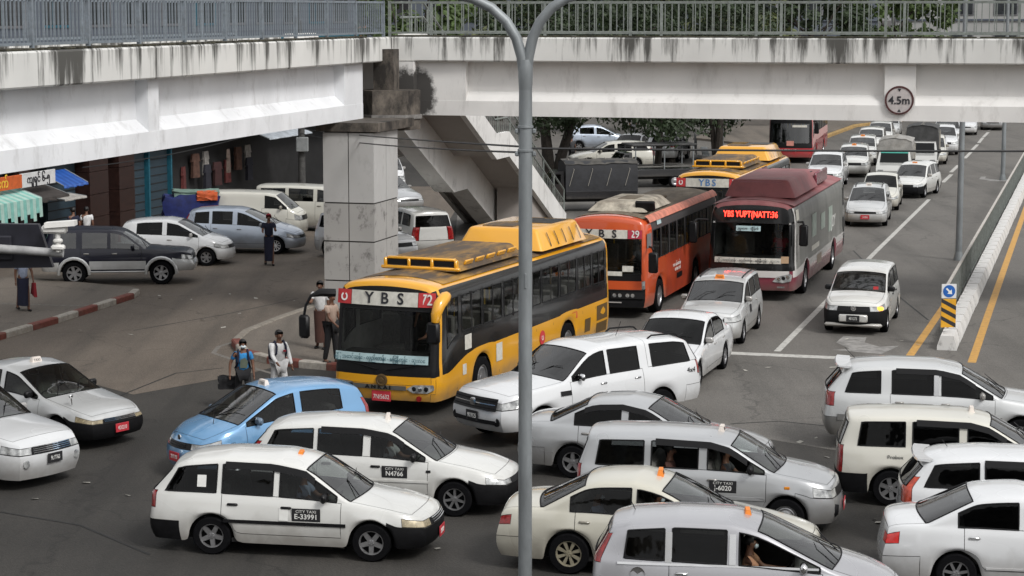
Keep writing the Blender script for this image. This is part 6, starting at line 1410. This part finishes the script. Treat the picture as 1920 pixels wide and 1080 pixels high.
r, S = car('c11', 'suv', 'suv', SP['suv'], (8.45, 39.9), -7.5, P_SILV2, 'pale silver and grey two tone suv with roof spoiler at the right edge', 'car', gl=G_DARK, rim='five', bumper=P_TWO, trim=dict(door=P_SILV2))
spoiler(r, S, P_WHITE2, -2.0, 1.64, 1.3); visor(r, S, .5, -1.0); moulding(r, S, 1.0, -2.1, .66, .12, P_TWO); antenna(r, -1.75, .35, 1.62, .2, .2)
for s in (1, -1): side_panel(r, S, -.19, -.28, 1.1, 1.52, M_CHROME, 'pillar_trim', s, .01)
r, S = car('c12', 'station_wagon', 'boxwagon', SP['boxwagon'], (7.79, 35.36), -8.8, P_CREAM, 'cream boxy taxi wagon with black bumper corner, behind the two white cars at right', 'car', gl=G_DARK, rbumper=M_BLACKP, rim='six', mirror=P_CREAM)
taxi_sign(r, .15, 1.51, M_TAXIW); visor(r, S, .7, -.8); moulding(r, S, 1.0, -.9, .60, .05, P_CREAM)
text('lettering', 'Probox', .09, M_INK, r, (-1.15, -side_y(S, -1.15, .86) - .012, .86), (R(90), 0, 0), .002)
r, S = car('c13', 'station_wagon', 'wagon_late', SP['wagon_late'], (8.48, 32.38), -8, P_WHITE2, 'white station wagon with rear roof spoiler and orange red tail lamp at right', 'car', gl=G_DARK, rim='five', tail=mat('tail_orange', (.5, .05, .015), .15, var=.35, scale=10, coat=1.0))
spoiler(r, S, P_WHITE2, -1.95, 1.43, 1.2); visor(r, S, .5, -1.0); antenna(r, -1.5, .1, 1.44, .15, .12)
r, S = car('c14', 'sedan', 'sedan', SP['sedan'], (7.74, 29.99), -8, P_WHITE2, 'white sedan with lit brake lamp in the lower right corner', 'car', gl=G_DARK, glr=G_MID, tail=M_TAILB, rim='seven', handles=M_CHROME); moulding(r, S, .95, -.78, .40, .03, P_WHITE2)
# --- on the street
r, S = car('c20', 'sedan', 'longsedan', SP['longsedan'], (3.85, 47.6), 252, P_WHITE2, 'white sedan with darkened windscreen behind the pickup', 'car', gl=G_DARK, glw=G_DARK, rim='seven')
spoiler(r, S, P_WHITE2, -2.1, 1.10, 1.2); plate(r, S, '6A/1122', False)
r, S = car('c21', 'station_wagon', 'boxwagon', SP['boxwagon'], (5.47, 53.82), 254.8, P_SILV2, 'silver taxi wagon with flat orange roof sign between the two buses', 'car', gl=G_DARK, glw=G_MID, rim='six'); taxi_sign(r, .3, 1.50); plate(r, S, '5C/3471', True); roof_rails(r, S, .1, -1.6, .55, .02, M_TRIM)
side_panel(r, S, .5, .2, .68, .88, M_BLK_PL, 'door_sign', 1, .008)
r, S = car('c22', 'station_wagon', 'boxwagon', SP['boxwagon'], (9.49, 55.73), 254.0, P_WHITE, 'white boxy wagon with lit amber indicator waiting alone at the stop line', 'car', gl=G_DARK, glw=G_MID, bumper=M_BLACKP, rim='steel', mirror=M_TRIM, handles=M_TRIM)
plate(r, S, '4E/1373', False, z=.45); MB().box((front_x(S, 0, .42) - .03, 0, .45), (.08, .75, .2), 0, .03).obj('bumper_insert', P_WHITE, r, True); MB().box((front_x(S, 0, .26) - .06, 0, .27), (.12, 1.5, .1), 0, .04).obj('bumper_lip', P_WHITE, r, True)
v_ = MB(); v_.box((front_x(S, .68, .71) - .02, .68, .71), (.06, .17, .1), 0, .03); v_.obj('indicator', mat('indicator_lit', (.9, .4, .05), .3, emit=(1, .36, .04), es=2.2), r, True)
MB().lathe([(.07, -.01), (.07, .014), (.055, .018), (.001, .006)], 16, 'X', (front_x(S, 0, .71) + .01, 0, .71)).obj('emblem', M_CHROME, r, True)
sign_panel(r, S, .45, .58, 1.16, 1.24, M_SIGNR, 'sticker', -.40)
r, S = car('c23', 'station_wagon', 'wagon_late', SP['wagon_late'], (14.29, 83.06), 257, P_SILV2, 'silver station wagon taxi in front of the queue beside the maroon bus', 'car', gl=G_DARK, glw=G_MID, rim='five'); plate(r, S, '1A/2002', True); taxi_sign(r, 0, 1.45, M_TAXIW); roof_rails(r, S, .2, -1.7, .52, .03, M_TRIM)
r, S = car('c24', 'sedan', 'sedan', SP['sedan'], (15.95, 89.6), 257, P_CREAM, 'cream sedan second in the queue beside the maroon bus', 'car', gl=G_DARK, glw=G_DARK, rim='five')
r, S = car('c25', 'station_wagon', 'wagon', SP['wagon'], (18.52, 95.4), 246, P_WHITE, 'white taxi wagon with black bumper slanting across the lane line', 'car', gl=G_MID, glw=G_MID, bumper=M_BLACKP, rim='steel'); taxi_sign(r, .1, 1.42)
far = [('c27', 'boxwagon', (17.67, 107.4), 259, P_WHITE, 'white wagon with roof sign left of the small van in the queue'),
       ('c28', 'suv', (15.19, 100.1), 257, P_WHITE2, 'white suv peeping over the rear end of the maroon bus'),
       ('c29', 'boxwagon', (19.42, 115.2), 259, P_WHITE, 'white wagon with dark windscreen near the end of the left queue'),
       ('c31', 'suv', (25.66, 123.95), 259, P_WHITE2, 'white suv ahead of the dashed line, nose out of the queue'),
       ('c32', 'wagon_late', (23.2, 131.0), 257, P_WHITE, 'white car with green windscreen just under the girder edge'),
       ('c33', 'sedan', (31.2, 143.5), 257, P_WHITE2, 'white car behind the median lamp pole'),
       ('c34', 'longsedan', (34.5, 149.5), 257, P_SILV, 'dark silver car at the far end beside the dashes'),
       ('c35b', 'suv', (27.5, 131.5), 257, P_WHITE2, 'white car close behind the white suv of the far queue'),
       ('c37b', 'boxwagon', (21.3, 123.2), 257, P_WHITE, 'white wagon between the roof signed wagons and the girder'),
       ('c38b', 'wagon', (23.5, 116.2), 257, P_CREAM, 'cream wagon close behind the black hooded truck'),
       ('c39b', 'van_windows', (29.0, 138.5), 257, P_WHITE, 'white van at the head of the far right queue'),
       ('c36b', 'wagon_late', (25.4, 140.5), 257, P_SILV2, 'silver wagon barely showing below the girder')]
for k, sp_, loc_, dg, pm, lab in far:
    r, S = car(k, 'queueing_car', sp_, SP[sp_], loc_, dg, pm, lab, 'car', 'cars queueing far down the street', gl=G_DARK, glw=G_MID, rim='five', interior=False)
    if k in ('c27', 'c29'): taxi_sign(r, .2, 1.5)
# --- parked on the left
r, S = car('c35', 'suv', 'offroader', SP['offroader'], (-12.23, 64.5), 5, P_NAVY, 'dark navy off road suv with silver lower trim parked nearest on the left', 'car', gl=G_MID, glw=G_MID, rim='six', bumper=P_SILV2, steer=-.2, mirror=P_NAVY, handles=P_SILV2)
moulding(r, S, .86, -.86, .62, .26, P_SILV2)
for xw in S['axles']:
    for s in (1, -1):
        pts = [(xw + (S['r'] + .10) * math.cos(t), s * (S['W'] / 2 + .0), S['r'] + (S['r'] + .10) * math.sin(t)) for t in [R(-5 + 190 * i / 12) for i in range(13)]]
        MB().tube(pts, .055, 6).obj('wheel_arch_flare', P_SILV2, r, True)
MB().box((0, -.86, .42), (1.7, .12, .05), 0, .02).obj('side_step', P_SILV2, r, True)
r, S = car('c36', 'hatchback', 'hatch', SP['hatch'], (-11.25, 69.4), -6, P_WHITE2, 'white hatchback parked behind the navy suv', 'car', gl=G_DARK, rim='six', lamp=M_LAMP)
r, S = car('c37', 'station_wagon', 'minivan', SP['minivan'], (-9.41, 72.8), -7.5, P_LSILV, 'ice silver low wagon with white wheel rims parked behind the white hatchback', 'car', gl=G_DARK, rim='ten', rimm=mat('rim_white', (.7, .7, .7), .4, var=.1), mirror=P_LSILV)
r, S = car('c38', 'van', 'van', SP['van'], (-9.69, 77.5), -7.7, P_CREAM, 'cream panel van parked beside the shops', 'van', gl=G_DARK, rim='steel')
r, S = car('c39', 'van', 'van_windows', SP['van_windows'], (-7.9, 80.2), -14, P_CREAM, 'cream van with open cab window next to the pier', 'van', gl=G_MID, rim='steel')
r, S = car('c40', 'station_wagon', 'boxwagon', SP['boxwagon'], (-4.95, 70.3), -52, P_WHITE2, 'white wagon half hidden behind the panelled pier', 'car', gl=G_DARK, rim='steel')
r, S = car('c41', 'station_wagon', 'boxwagon', SP['boxwagon'], (-3.5, 73.2), 112, P_WHITE, 'white wagon with red upright tail lamps behind the yellow bus roof', 'car', gl=G_DARK, rim='steel')
r, S = car('c42', 'sedan', 'sedan', SP['sedan'], (-5.4, 88.5), -60, P_SILV, 'silver car seen under the stair beside the pier', 'car', gl=G_DARK, rim='five')
r, S = car('c44', 'van', 'van', SP['van'], (-6.2, 97.0), -70, P_WHITE2, 'white van with dark windscreen far under the stair', 'van', gl=G_DARK, rim='steel')
# --- beyond the bridge, centre
r, S = car('c43', 'hatchback', 'hatch', SP['hatch'], (5.15, 126.5), 8, P_LSILV, 'pale blue silver hatchback on the far street by the tree', 'car', gl=G_MID, rim='five')
r, S = car('c45', 'station_wagon', 'wagon_late', SP['wagon_late'], (5.3, 111.5), 188, P_CREAM, 'cream wagon parked below the pale blue hatchback', 'car', gl=G_DARK, rim='five')
r, S = car('c46', 'sedan', 'sedan', SP['sedan'], (7.1, 119.5), 70, P_SILV, 'silver sedan with red tail lamps beside the tree trunk', 'car', gl=G_DARK, rim='five')
r, S = car('c47', 'suv', 'suv', SP['suv'], (8.9, 118.0), 74, P_WHITE2, 'white suv seen from behind between the tree trunks', 'car', gl=G_DARK, rim='five')

# covered light trucks in the shade of the trees
M_TOPS = mat('tarp_top', (.085, .08, .072), .9, var=.35, scale=3); M_ROPE = mat('rope_pale', (.35, .33, .29), .9)
def covered_truck(label, x, y, deg, cab, cover, L_=4.6, hgt=2.1, strip_=False, open_=False):
    r = thing('covered_truck', label, 'truck', (x, y, 0), R(deg)); S_ = dict(r=.32, wd=.2, W=1.7, axles=(1.55, -1.35))
    b = MB(); prof = [(-.84, .75), (-.86, 1.6), (-.78, hgt - .12), (-.5, hgt), (.5, hgt), (.78, hgt - .12), (.86, 1.6), (.84, .75)]; v = []; n = 9
    for i in range(n):
        xx = lerp(.75, -2.35, i / (n - 1)); sg_ = .03 * math.sin(i * 2.6)
        v += [(xx, yy, zz - (abs(sg_) if zz > 1.7 else 0)) for yy, zz in prof]
    f = [tuple(range(8)), tuple(range(8 * n - 1, 8 * n - 9, -1))] + [(i * 8 + k, i * 8 + k + 1, i * 8 + k + 9, i * 8 + k + 8) for i in range(n - 1) for k in range(7)]
    if open_:
        MB().box((-.8, 0, hgt - .05), (3.3, 1.75, .1), 0, .04).obj('roof', cover, r)
        for xx in (.65, -.8, -2.25):
            for s in (1, -1): MB().tube([(xx, s * .8, .7), (xx, s * .8, hgt - .08)], .03, 6).obj('roof_post', M_GALV, r)
        for s in (1, -1): MB().box((-.8, s * .6, 1.0), (2.9, .3, .06), 0, .02).obj('bench', M_SEAT, r)
    else:
        mesh_obj('tarpaulin', v, f, cover, r, 35)
        q_ = random.Random(int(x * 10)); b2 = MB(); nn, mm_ = 12, 7; vv = [(lerp(.78, -2.38, i / (nn - 1)), lerp(-.82, .82, k / (mm_ - 1)), hgt + .03 - .16 * (abs(k - 3) / 3) ** 2.2 + q_.uniform(-.035, .035)) for i in range(nn) for k in range(mm_)]
        mesh_obj('top_sheet', vv, [(i * mm_ + k, i * mm_ + k + 1, (i + 1) * mm_ + k + 1, (i + 1) * mm_ + k) for i in range(nn - 1) for k in range(mm_ - 1)], M_TOPS if cover.name == 'tarp_black' else cover, r, 60)
        for k in range(4):
            xx = .4 - k * .8; MB().tube([(xx, -.88, 1.1), (xx + .2, -.87, hgt - .35), (xx + .1, 0, hgt + .07), (xx, .87, hgt - .35), (xx + .2, .88, 1.1)], .012, 5).obj('rope', M_ROPE, r)
    if strip_: MB().add([(1.245, -.66, 1.58), (1.245, .66, 1.58), (1.195, .65, 1.65), (1.195, -.65, 1.65)], [(0, 1, 2, 3)]).obj('sun_strip', mat('sunstrip_teal', (.05, .32, .26), .4), r)
    MB().box((-.8, 0, .72), (3.1, 1.7, .36), 0, .03).obj('bed', cab, r); MB().box((0, 0, .5), (4.4, .9, .2)).obj('chassis', M_DARK, r)
    cv = [(.8, .45), (2.25, .45), (2.3, .8), (2.15, 1.05), (1.55, 1.12), (1.15, 1.68), (.85, 1.72), (.8, 1.7)]; v = [(xx, s * (.82 if zz < 1.2 else .72), zz) for s in (1, -1) for xx, zz in cv]; n = len(cv)
    mesh_obj('cab', v, [tuple(range(n - 1, -1, -1)), tuple(range(n, 2 * n))] + [(i, (i + 1) % n, n + (i + 1) % n, n + i) for i in range(n)], cab, r, 30)
    MB().add([(1.565, -.68, 1.15), (1.565, .68, 1.15), (1.185, .64, 1.64), (1.185, -.64, 1.64)], [(0, 1, 2, 3)]).obj('windscreen', G_DARK, r)
    for s in (1, -1):
        mesh_obj('side_window', [(1.4, s * .80, 1.2), (.95, s * .80, 1.2), (.95, s * .745, 1.6), (1.15, s * .745, 1.6)], [(0, 1, 2, 3)], G_DARK, r); MB().box((2.29, s * .6, .78), (.04, .26, .16), 0, .015).obj('headlight', M_LAMP, r); MB().box((1.5, s * .92, 1.25), (.08, .16, .2), 0, .03).obj('mirror', M_TRIM, r)
    add_wheels(r, S_, 'steel'); return r
M_TARPB = mat('tarp_black', (.025, .026, .03), .7, var=.3, scale=4); M_TARPG = mat('tarp_grey', (.33, .32, .30), .8, var=.25, scale=3, dirt=.5, dirtcol=(.2, .18, .15)); M_TARPD = mat('tarp_darkgrey', (.06, .06, .06), .8, var=.3, scale=3)
P_OLDW = paint('paint_old_white', (.55, .55, .53), .4, 0, .4); P_BLK = paint('paint_black', (.015, .015, .017), .35, 0, .2)
covered_truck('black tarpaulin covered light truck parked behind the stair foot', 2.85, 88.0, 190, P_BLK, M_TARPB, 4.6, 2.15); covered_truck('dark passenger truck with open sides and flat roof under the slim tree', 6.3, 99.8, 195, P_BLK, M_TARPD, open_=True)
covered_truck('light truck with pale grey cover and green topped windscreen in the far queue', 18.75, 101.6, 257, P_OLDW, M_TARPG, 4.6, 2.25, True); covered_truck('truck with rounded black hood cover in the far queue', 21.4, 108.5, 257, P_OLDW, M_TARPD, 4.6, 2.5)

# ------------------------------------------------------------------ people
M_SKIN = mat('skin_brown', (.16, .075, .045), .55, var=.12, scale=10); M_HAIR = mat('hair_black', (.01, .009, .009), .5, var=.2, scale=30)
def cloth(name, c): return mat('cloth_' + name, c, .9, var=.15, scale=7)
def skin_mesh(name, pts, edges, rad, m, sub=1, root=0):
    me = bpy.data.meshes.new(name); me.from_pydata(pts, edges, []); o = bpy.data.objects.new('tmp', me); TS.collection.objects.link(o)
    md = o.modifiers.new('s', 'SKIN'); md.branch_smoothing = .5
    for i, r in enumerate(rad):
        r = r if isinstance(r, tuple) else (r, r); me.skin_vertices[0].data[i].radius = r
    me.skin_vertices[0].data[root].use_root = True
    s = o.modifiers.new('d', 'SUBSURF'); s.levels = sub; s.render_levels = sub
    r_ = evaluate(o); r_.name = name; bpy.data.objects.remove(o)
    r_.materials.clear(); r_.materials.append(m); shade(r_, 180); return r_
def limb(a, yaw, l):      # direction from a swing (forward) and spread angle
    return Vector((math.sin(a) * math.cos(yaw), math.sin(yaw), -math.cos(a) * math.cos(yaw))) * l
def person(label, loc, deg, shirt, lower, h=1.68, legs=((.25, .05), (-.22, .25)), arms=((.2, .3), (-.2, .35)), skirt=False, sleeve='short', hair=M_HAIR, mask=False, pack=None, z0=0.0, seat=False, skin=M_SKIN, bag=None, head_yaw=0, extra=None, group=None):
    """legs/arms: (swing, bend) for left and right"""
    k = h / 1.70; r = thing('person', label, 'person', (loc[0], loc[1], z0), R(deg), group)
    P = [Vector((0, 0, .93)), Vector((.0, 0, 1.10)), Vector((.01, 0, 1.30)), Vector((0, 0, 1.43)), Vector((.01, 0, 1.50)), Vector((.03, 0, 1.57)), Vector((.03, 0, 1.65))]
    rad = [(.12, .145), (.105, .125), (.11, .15), (.075, .09), (.05, .05), (.078, .07), (.085, .075)]; E = [(i, i + 1) for i in range(6)]
    P.append(Vector((.125, 0, 1.585))); rad.append(.02); E.append((5, 7))                    # nose
    J = {}
    for s, nm, (sw, bd) in ((1, 'l', legs[0]), (-1, 'r', legs[1])):
        hip = Vector((0, s * .095, .90)); kn = hip + limb(sw, s * .03, .42); an = kn + limb(sw - bd, 0, .42); toe = an + Vector((.15, s * .02, -.04)); i = len(P)
        P += [hip, kn, an, toe]; rad += [.085, .058, .042, .035]; E += [(0, i), (i, i + 1), (i + 1, i + 2), (i + 2, i + 3)]; J[nm] = (hip, kn, an, toe)
    for s, nm, (sw, bd, *sp_) in ((1, 'L', arms[0]), (-1, 'R', arms[1])):
        sh_ = Vector((0, s * .175, 1.405)); spd = sp_[0] if sp_ else .12; el = sh_ + limb(sw, s * spd, .28); wr = el + limb(sw + bd, s * spd * .2, .25); hd = wr + limb(sw + bd + .1, 0, .08); i = len(P)
        P += [sh_, el, wr, hd]; rad += [.052, .04, .028, .032]; E += [(2, i), (i, i + 1), (i + 1, i + 2), (i + 2, i + 3)]; J[nm] = (sh_, el, wr, hd)
        d = (hd - wr).normalized()
        for fi in range(4):
            P.append(hd + d * (.075 - abs(fi - 1.4) * .012) + Vector((.02 * (fi - 1.5), 0, 0))); rad.append(.009); E.append((i + 3, len(P) - 1))
        P.append(wr + d * .05 + Vector((.05, 0, 0))); rad.append(.01); E.append((i + 2, len(P) - 1))
    sc = Matrix.Diagonal((k, k, k)).to_3x3()
    dz = 0
    if not seat: dz = -min(J['l'][3].z, J['r'][3].z, J['l'][2].z - .04, J['r'][2].z - .04) + .03
    pts = [tuple((p + Vector((0, 0, dz))) * k) for p in P]
    link('body', skin_mesh('body', pts, E, [tuple(q * k for q in (x if isinstance(x, tuple) else (x, x))) for x in rad], skin), r)
    V = lambda p: tuple((p + Vector((0, 0, dz))) * k)
    # shirt
    sp2 = [P[0] + Vector((0, 0, -.04)), P[1], P[2], P[3] + Vector((0, 0, -.015))]; sr = [(.145, .175), (.13, .155), (.135, .175), (.085, .11)]; se = [(0, 1), (1, 2), (2, 3)]
    for nm in 'LR':
        a = J[nm]; i = len(sp2)
        sp2 += [a[0], a[1] if sleeve == 'long' else a[0].lerp(a[1], .72)]; sr += [.068, .058]; se += [(2, i), (i, i + 1)]
        if sleeve == 'long': sp2.append(a[2]); sr.append(.045); se.append((i + 1, i + 2))
    link('shirt', skin_mesh('shirt', [V(p) for p in sp2], se, [tuple(q * k for q in (x if isinstance(x, tuple) else (x, x))) for x in sr], shirt), r)
    if skirt:
        b = MB(); n = 14; rows = []
        for t in range(7):
            z = lerp(.96, .16, t / 6); cx = lerp(0, (J['l'][2].x + J['r'][2].x) / 2, t / 6); w = lerp(.15, .17 + abs(J['l'][2].x - J['r'][2].x) * .35, t / 6); d_ = lerp(.175, .15, t / 6)
            rows.append([V(Vector((cx + w * math.cos(2 * math.pi * i / n) * (1 + .06 * math.sin(i * 3)), d_ * math.sin(2 * math.pi * i / n), z))) for i in range(n)])
        b.v = [p for rw in rows for p in rw]; b.f = [(i * n + j, i * n + (j + 1) % n, (i + 1) * n + (j + 1) % n, (i + 1) * n + j) for i in range(6) for j in range(n)] + [tuple(range(n))]; b.obj('longyi', lower, r, 60)
    else:
        tp_ = [P[0]]; trr = [(.14, .165)]; te = []
        for nm in 'lr':
            a = J[nm]; i = len(tp_); tp_ += [a[0], a[1], a[2]]; trr += [.105, .078, .06]; te += [(0, i), (i, i + 1), (i + 1, i + 2)]
        link('trousers', skin_mesh('trousers', [V(p) for p in tp_], te, [tuple(q * k for q in (x if isinstance(x, tuple) else (x, x))) for x in trr], lower), r)
    for nm in 'lr':
        a = J[nm]; c = V(a[2].lerp(a[3], .45) + Vector((0, 0, -.02))); MB().box(c, (.25 * k, .09 * k, .07 * k), 0, .03).obj('shoe', M_TRIM, r, True)
    hc = V(Vector((.02, 0, 1.635))); b = bmesh.new(); bmesh.ops.create_uvsphere(b, u_segments=14, v_segments=9, radius=1)
    for v in b.verts: v.co = Vector((v.co.x * .108, v.co.y * .096, v.co.z * .10 if v.co.z > -.2 else v.co.z * .09)) * k
    bmesh.ops.delete(b, geom=[v for v in b.verts if v.co.z < -.02 * k and v.co.x > .0 or (v.co.x > .055 * k and v.co.z < .045 * k)], context='VERTS')
    me = bpy.data.meshes.new('hair'); b.to_mesh(me); b.free(); me.materials.append(hair); shade(me, 180); link('hair', me, r, hc)
    for s in (1, -1):
        MB().box(V(Vector((.105, s * .032, 1.605))), (.012, .022, .01), 0, .003).obj('eye', M_TRIM, r); MB().box(V(Vector((.03, s * .082, 1.59))), (.035, .018, .055), 0, .007).obj('ear', skin, r)
    if mask: MB().box(V(Vector((.095, 0, 1.555))), (.07 * k, .125 * k, .085 * k), 0, .03).obj('face_mask', cloth('mask', (.62, .70, .74)), r, True)
    else: MB().box(V(Vector((.108, 0, 1.548))), (.01, .045, .01), 0, .003).obj('mouth', mat('lips', (.12, .04, .035), .5), r)
    if pack:
        MB().box(V(Vector((-.19, 0, 1.2))), (.2 * k, .3 * k, .42 * k), 0, .06).obj('backpack', pack, r, True)
        for s in (1, -1): MB().tube([V(Vector(p)) for p in ((-.1, s * .11, 1.38), (.02, s * .11, 1.47), (.125, s * .115, 1.36), (.13, s * .13, 1.2), (-.05, s * .17, 1.05))], .024 * k, 6).obj('strap', pack, r, True)
    if bag:
        c = J[bag[0]][3]; MB().add([V(c + Vector(p)) for p in ((-.12, -.02, -.02), (.10, -.02, .0), (.16, -.03, -.42), (-.22, -.03, -.34), (-.12, .04, -.02), (.10, .04, .0), (.16, .05, -.42), (-.22, .05, -.34))], [(0, 1, 2, 3), (7, 6, 5, 4), (0, 4, 5, 1), (1, 5, 6, 2), (2, 6, 7, 3), (3, 7, 4, 0)]).obj('bag', bag[1], r)
    return r, V, J
C_BLUE = cloth('bright_blue', (.03, .22, .50)); C_WHITE = cloth('white', (.66, .66, .66)); C_NAVY = cloth('navy', (.012, .014, .035)); C_BEIGE = cloth('beige', (.42, .31, .25)); C_DARK = cloth('black', (.015, .015, .017)); C_LBLUE = cloth('pale_blue', (.33, .38, .50)); C_BROWN = cloth('brown', (.07, .03, .022)); C_GREY = cloth('grey', (.06, .06, .065)); C_RED = cloth('red', (.28, .02, .03)); C_ORANGE = cloth('tan', (.30, .16, .09))
p_, V_, J_ = person('boy in blue printed t shirt and face mask with dark backpack by the island kerb', (-5.691, 43.396), -75, C_BLUE, C_DARK, 1.52, ((.3, .1), (-.25, .3)), ((.1, .2, .2), (-.1, .25, .45)), mask=True, pack=C_NAVY)
MB().add([V_(Vector((.148, y, z))) for y, z in ((-.09, 1.06), (.08, 1.05), (.1, 1.22), (.03, 1.3), (-.08, 1.26))], [(0, 1, 2, 3, 4)]).obj('shirt_print', cloth('print', (.10, .12, .09)), p_)
tag(lump('carry_bag', (*(-6.029, 43.635), .55), (.42, .24, .26), C_DARK, None, 9, .03), 'black bag carried low by the boy in blue', 'bag')
p_, V_, J_ = person('boy in white long sleeved shirt with dark backpack beside the boy in blue', (-5.013, 44.121), -55, C_WHITE, C_WHITE, 1.60, ((.25, .1), (-.2, .3)), ((.1, .3, .25), (.3, .75, .12)), sleeve='long', pack=C_NAVY)
MB().box(V_(Vector((.15, .07, 1.25))), (.01, .07, .04)).obj('badge', C_RED, p_)
person('man in white short sleeved shirt behind the bus mirror', (-4.711, 50.654), -100, C_WHITE, C_BROWN, 1.66, ((.05, .05), (-.05, .1)), ((.05, .2), (.6, 1.2)), skirt=True, z0=.14)
person('man in beige shirt and dark trousers close to the bus front', (-4.262, 48.497), -30, C_BEIGE, C_DARK, 1.66, ((.1, .05), (-.1, .1)), ((.2, .3), (.3, .6)), z0=.14)
person('man in navy shirt and red cap walking by the silver wagon', (-8.083, 68.780), -80, C_NAVY, C_NAVY, 1.70, ((.2, .05), (-.15, .2)), ((.5, 1.2), (.4, 1.1)), hair=C_RED, skirt=True)
person('woman in pale blouse and navy longyi with red bag walking on the left pavement', (-13.580, 57.273), -60, C_LBLUE, C_NAVY, 1.62, ((.2, .1), (-.2, .2)), ((.1, .2, .3), (-.1, .2)), skirt=True, z0=.13, bag=('L', C_RED))
person('person in dark shirt at the stall, left one of two', (-15.1, 71.3), 130, C_NAVY, C_DARK, 1.66, legs=((.0, .05), (.0, .05))); person('person in white shirt at the stall, right one of two', (-14.75, 71.8), 110, C_WHITE, C_DARK, 1.64, legs=((.0, .05), (.0, .05)))
person('person in white shirt standing on the far street by the parked cars', (7.914, 136.659), -60, C_WHITE, C_GREY, 1.68, legs=((.1, .05), (-.1, .1)))
person('person in grey shirt beside the parked motorbike', (3.250, 113.066), 120, C_GREY, C_DARK, 1.64, legs=((.1, .05), (-.1, .1)))
# motorbike
mb = thing('motorbike', 'white motorbike parked under the double trunked tree', 'motorbike', (*(2.634, 111.523), 0), R(70))
for x in (.62, -.62): 
    w = MB().lathe([(.20, -.04), (.29, -.05), (.30, 0), (.29, .05), (.20, .04)], 20, 'Y', (x, 0, .30), True).obj('wheel', M_TYRE, mb, True); MB().lathe([(.2, -.02), (.03, -.03), (.03, .03), (.2, .02)], 14, 'Y', (x, 0, .30)).obj('rim', M_SILVERP, w)
P_MB = paint('paint_bike_white', (.6, .6, .6))
MB().tube([(.62, 0, .3), (.5, 0, .75), (.42, 0, 1.0)], .04, 8).obj('fork', M_GALV, mb, True); MB().tube([(.42, -.33, 1.02), (.45, 0, 1.0), (.42, .33, 1.02)], .018, 6).obj('handlebar', M_TRIM, mb, True); lump('fairing', (.36, 0, .72), (.36, .3, .5), P_MB, mb, 4, .02); lump('seat', (-.25, 0, .78), (.8, .26, .12), M_TRIM, mb, 5, .01); lump('tail', (-.4, 0, .62), (.6, .24, .24), P_MB, mb, 6, .015); lump('engine', (0, 0, .38), (.5, .24, .26), M_DARK, mb, 7, .02); lump('headlight', (.52, 0, .98), (.14, .2, .18), M_LAMP, mb, 8, .01)
# ------------------------------------------------------------------ drivers and passengers
def in_car(key, label, side, row, shirt, mask=False, z=None, reach=True, bus=False):
    c = CARS[key]; S = SP[c['_S']]; sb = S.get('seatx', S['xh'] - .08) - (.92 if row else 0)
    a = c.rotation_euler.z; o = Vector((sb - .04, side * .36, 0)); p = c.location + Matrix.Rotation(a, 3, 'Z') @ o
    person(label, (p.x, p.y), math.degrees(a), shirt, C_DARK, 1.62, ((1.45, 1.1), (1.45, 1.1)), ((.75, .75), (.75, .75)) if reach else ((.3, 1.0), (.3, 1.0)), z0=S.get('floor', .34) + .30 - .93 * 1.62 / 1.7 + (-.13 if S['W'] == 1.76 else -.04), seat=True, mask=mask)
def open_window(key, x0, x1, side):
    for c in list(CARS[key].children):
        if c.name.startswith('side_window'):
            co = [v.co for v in c.data.vertices]; mx = sum(v.x for v in co) / len(co); my = sum(v.y for v in co) / len(co)
            if x1 < mx < x0 and my * side > 0: bpy.data.objects.remove(c)
open_window('c8', 1.2, 0, -1); open_window('c8', 0, -.9, -1); open_window('c10', 1.2, -.1, -1); open_window('c9', .9, -.25, -1)
in_car('c8', 'driver in grey shirt at the wheel of the silver boxy taxi wagon', -1, 0, C_GREY); in_car('c10', 'driver in tan shirt and face mask in the lilac grey taxi', -1, 0, C_ORANGE, True); in_car('c9', 'driver with face mask in the champagne taxi sedan', -1, 0, C_GREY, True); in_car('c9', 'passenger in the rear seat of the champagne taxi sedan', -1, 1, C_LBLUE, True, reach=False)
in_car('c1', 'driver behind dark glass in the orange signed wagon', -1, 0, C_LBLUE); in_car('c2', 'driver behind dark glass in the pale signed wagon', -1, 0, C_WHITE); in_car('c8', 'passenger in patterned dark shirt in the rear of the silver taxi wagon', -1, 1, C_BROWN, reach=False)

# people aboard the buses
def aboard(bus, x, y, label, shirt, deg=0, seat=False, mask=False):
    a = bus.rotation_euler.z; p = bus.location + Matrix.Rotation(a, 3, 'Z') @ Vector((x, y, 0))
    person(label, (p.x, p.y), math.degrees(a) + deg, shirt, C_DARK, 1.62, ((1.45, 1.1), (1.45, 1.1)) if seat else ((.05, .05), (-.05, .1)), ((.8, .7), (.8, .7)) if seat else ((.2, .3), (2.6, .2)), z0=.9 if not seat else .95 + .32 - .886, seat=seat, mask=mask)
aboard(BUS['y'], 4.15, .7, 'driver in pale blue shirt at the wheel of the yellow 72 bus', C_LBLUE, 0, True); aboard(BUS['m'], 4.28, .7, 'driver in red shirt at the wheel of the maroon bus', C_RED, 0, True); aboard(BUS['o'], 3.5, .7, 'driver in dark shirt at the wheel of the orange bus', C_GREY, 0, True)
for i_, (x, y, c) in enumerate(((3.7, -.15, C_NAVY), (3.35, .28, C_DARK), (3.1, -.5, C_WHITE), (2.4, .1, C_BEIGE))): aboard(BUS['y'], x, y, ('standing passenger in navy shirt', 'standing passenger in black shirt', 'standing passenger in white shirt', 'standing passenger in beige shirt')[i_] + ' inside the yellow 72 bus', c, 30 * i_)

bpy.data.scenes.remove(TS)
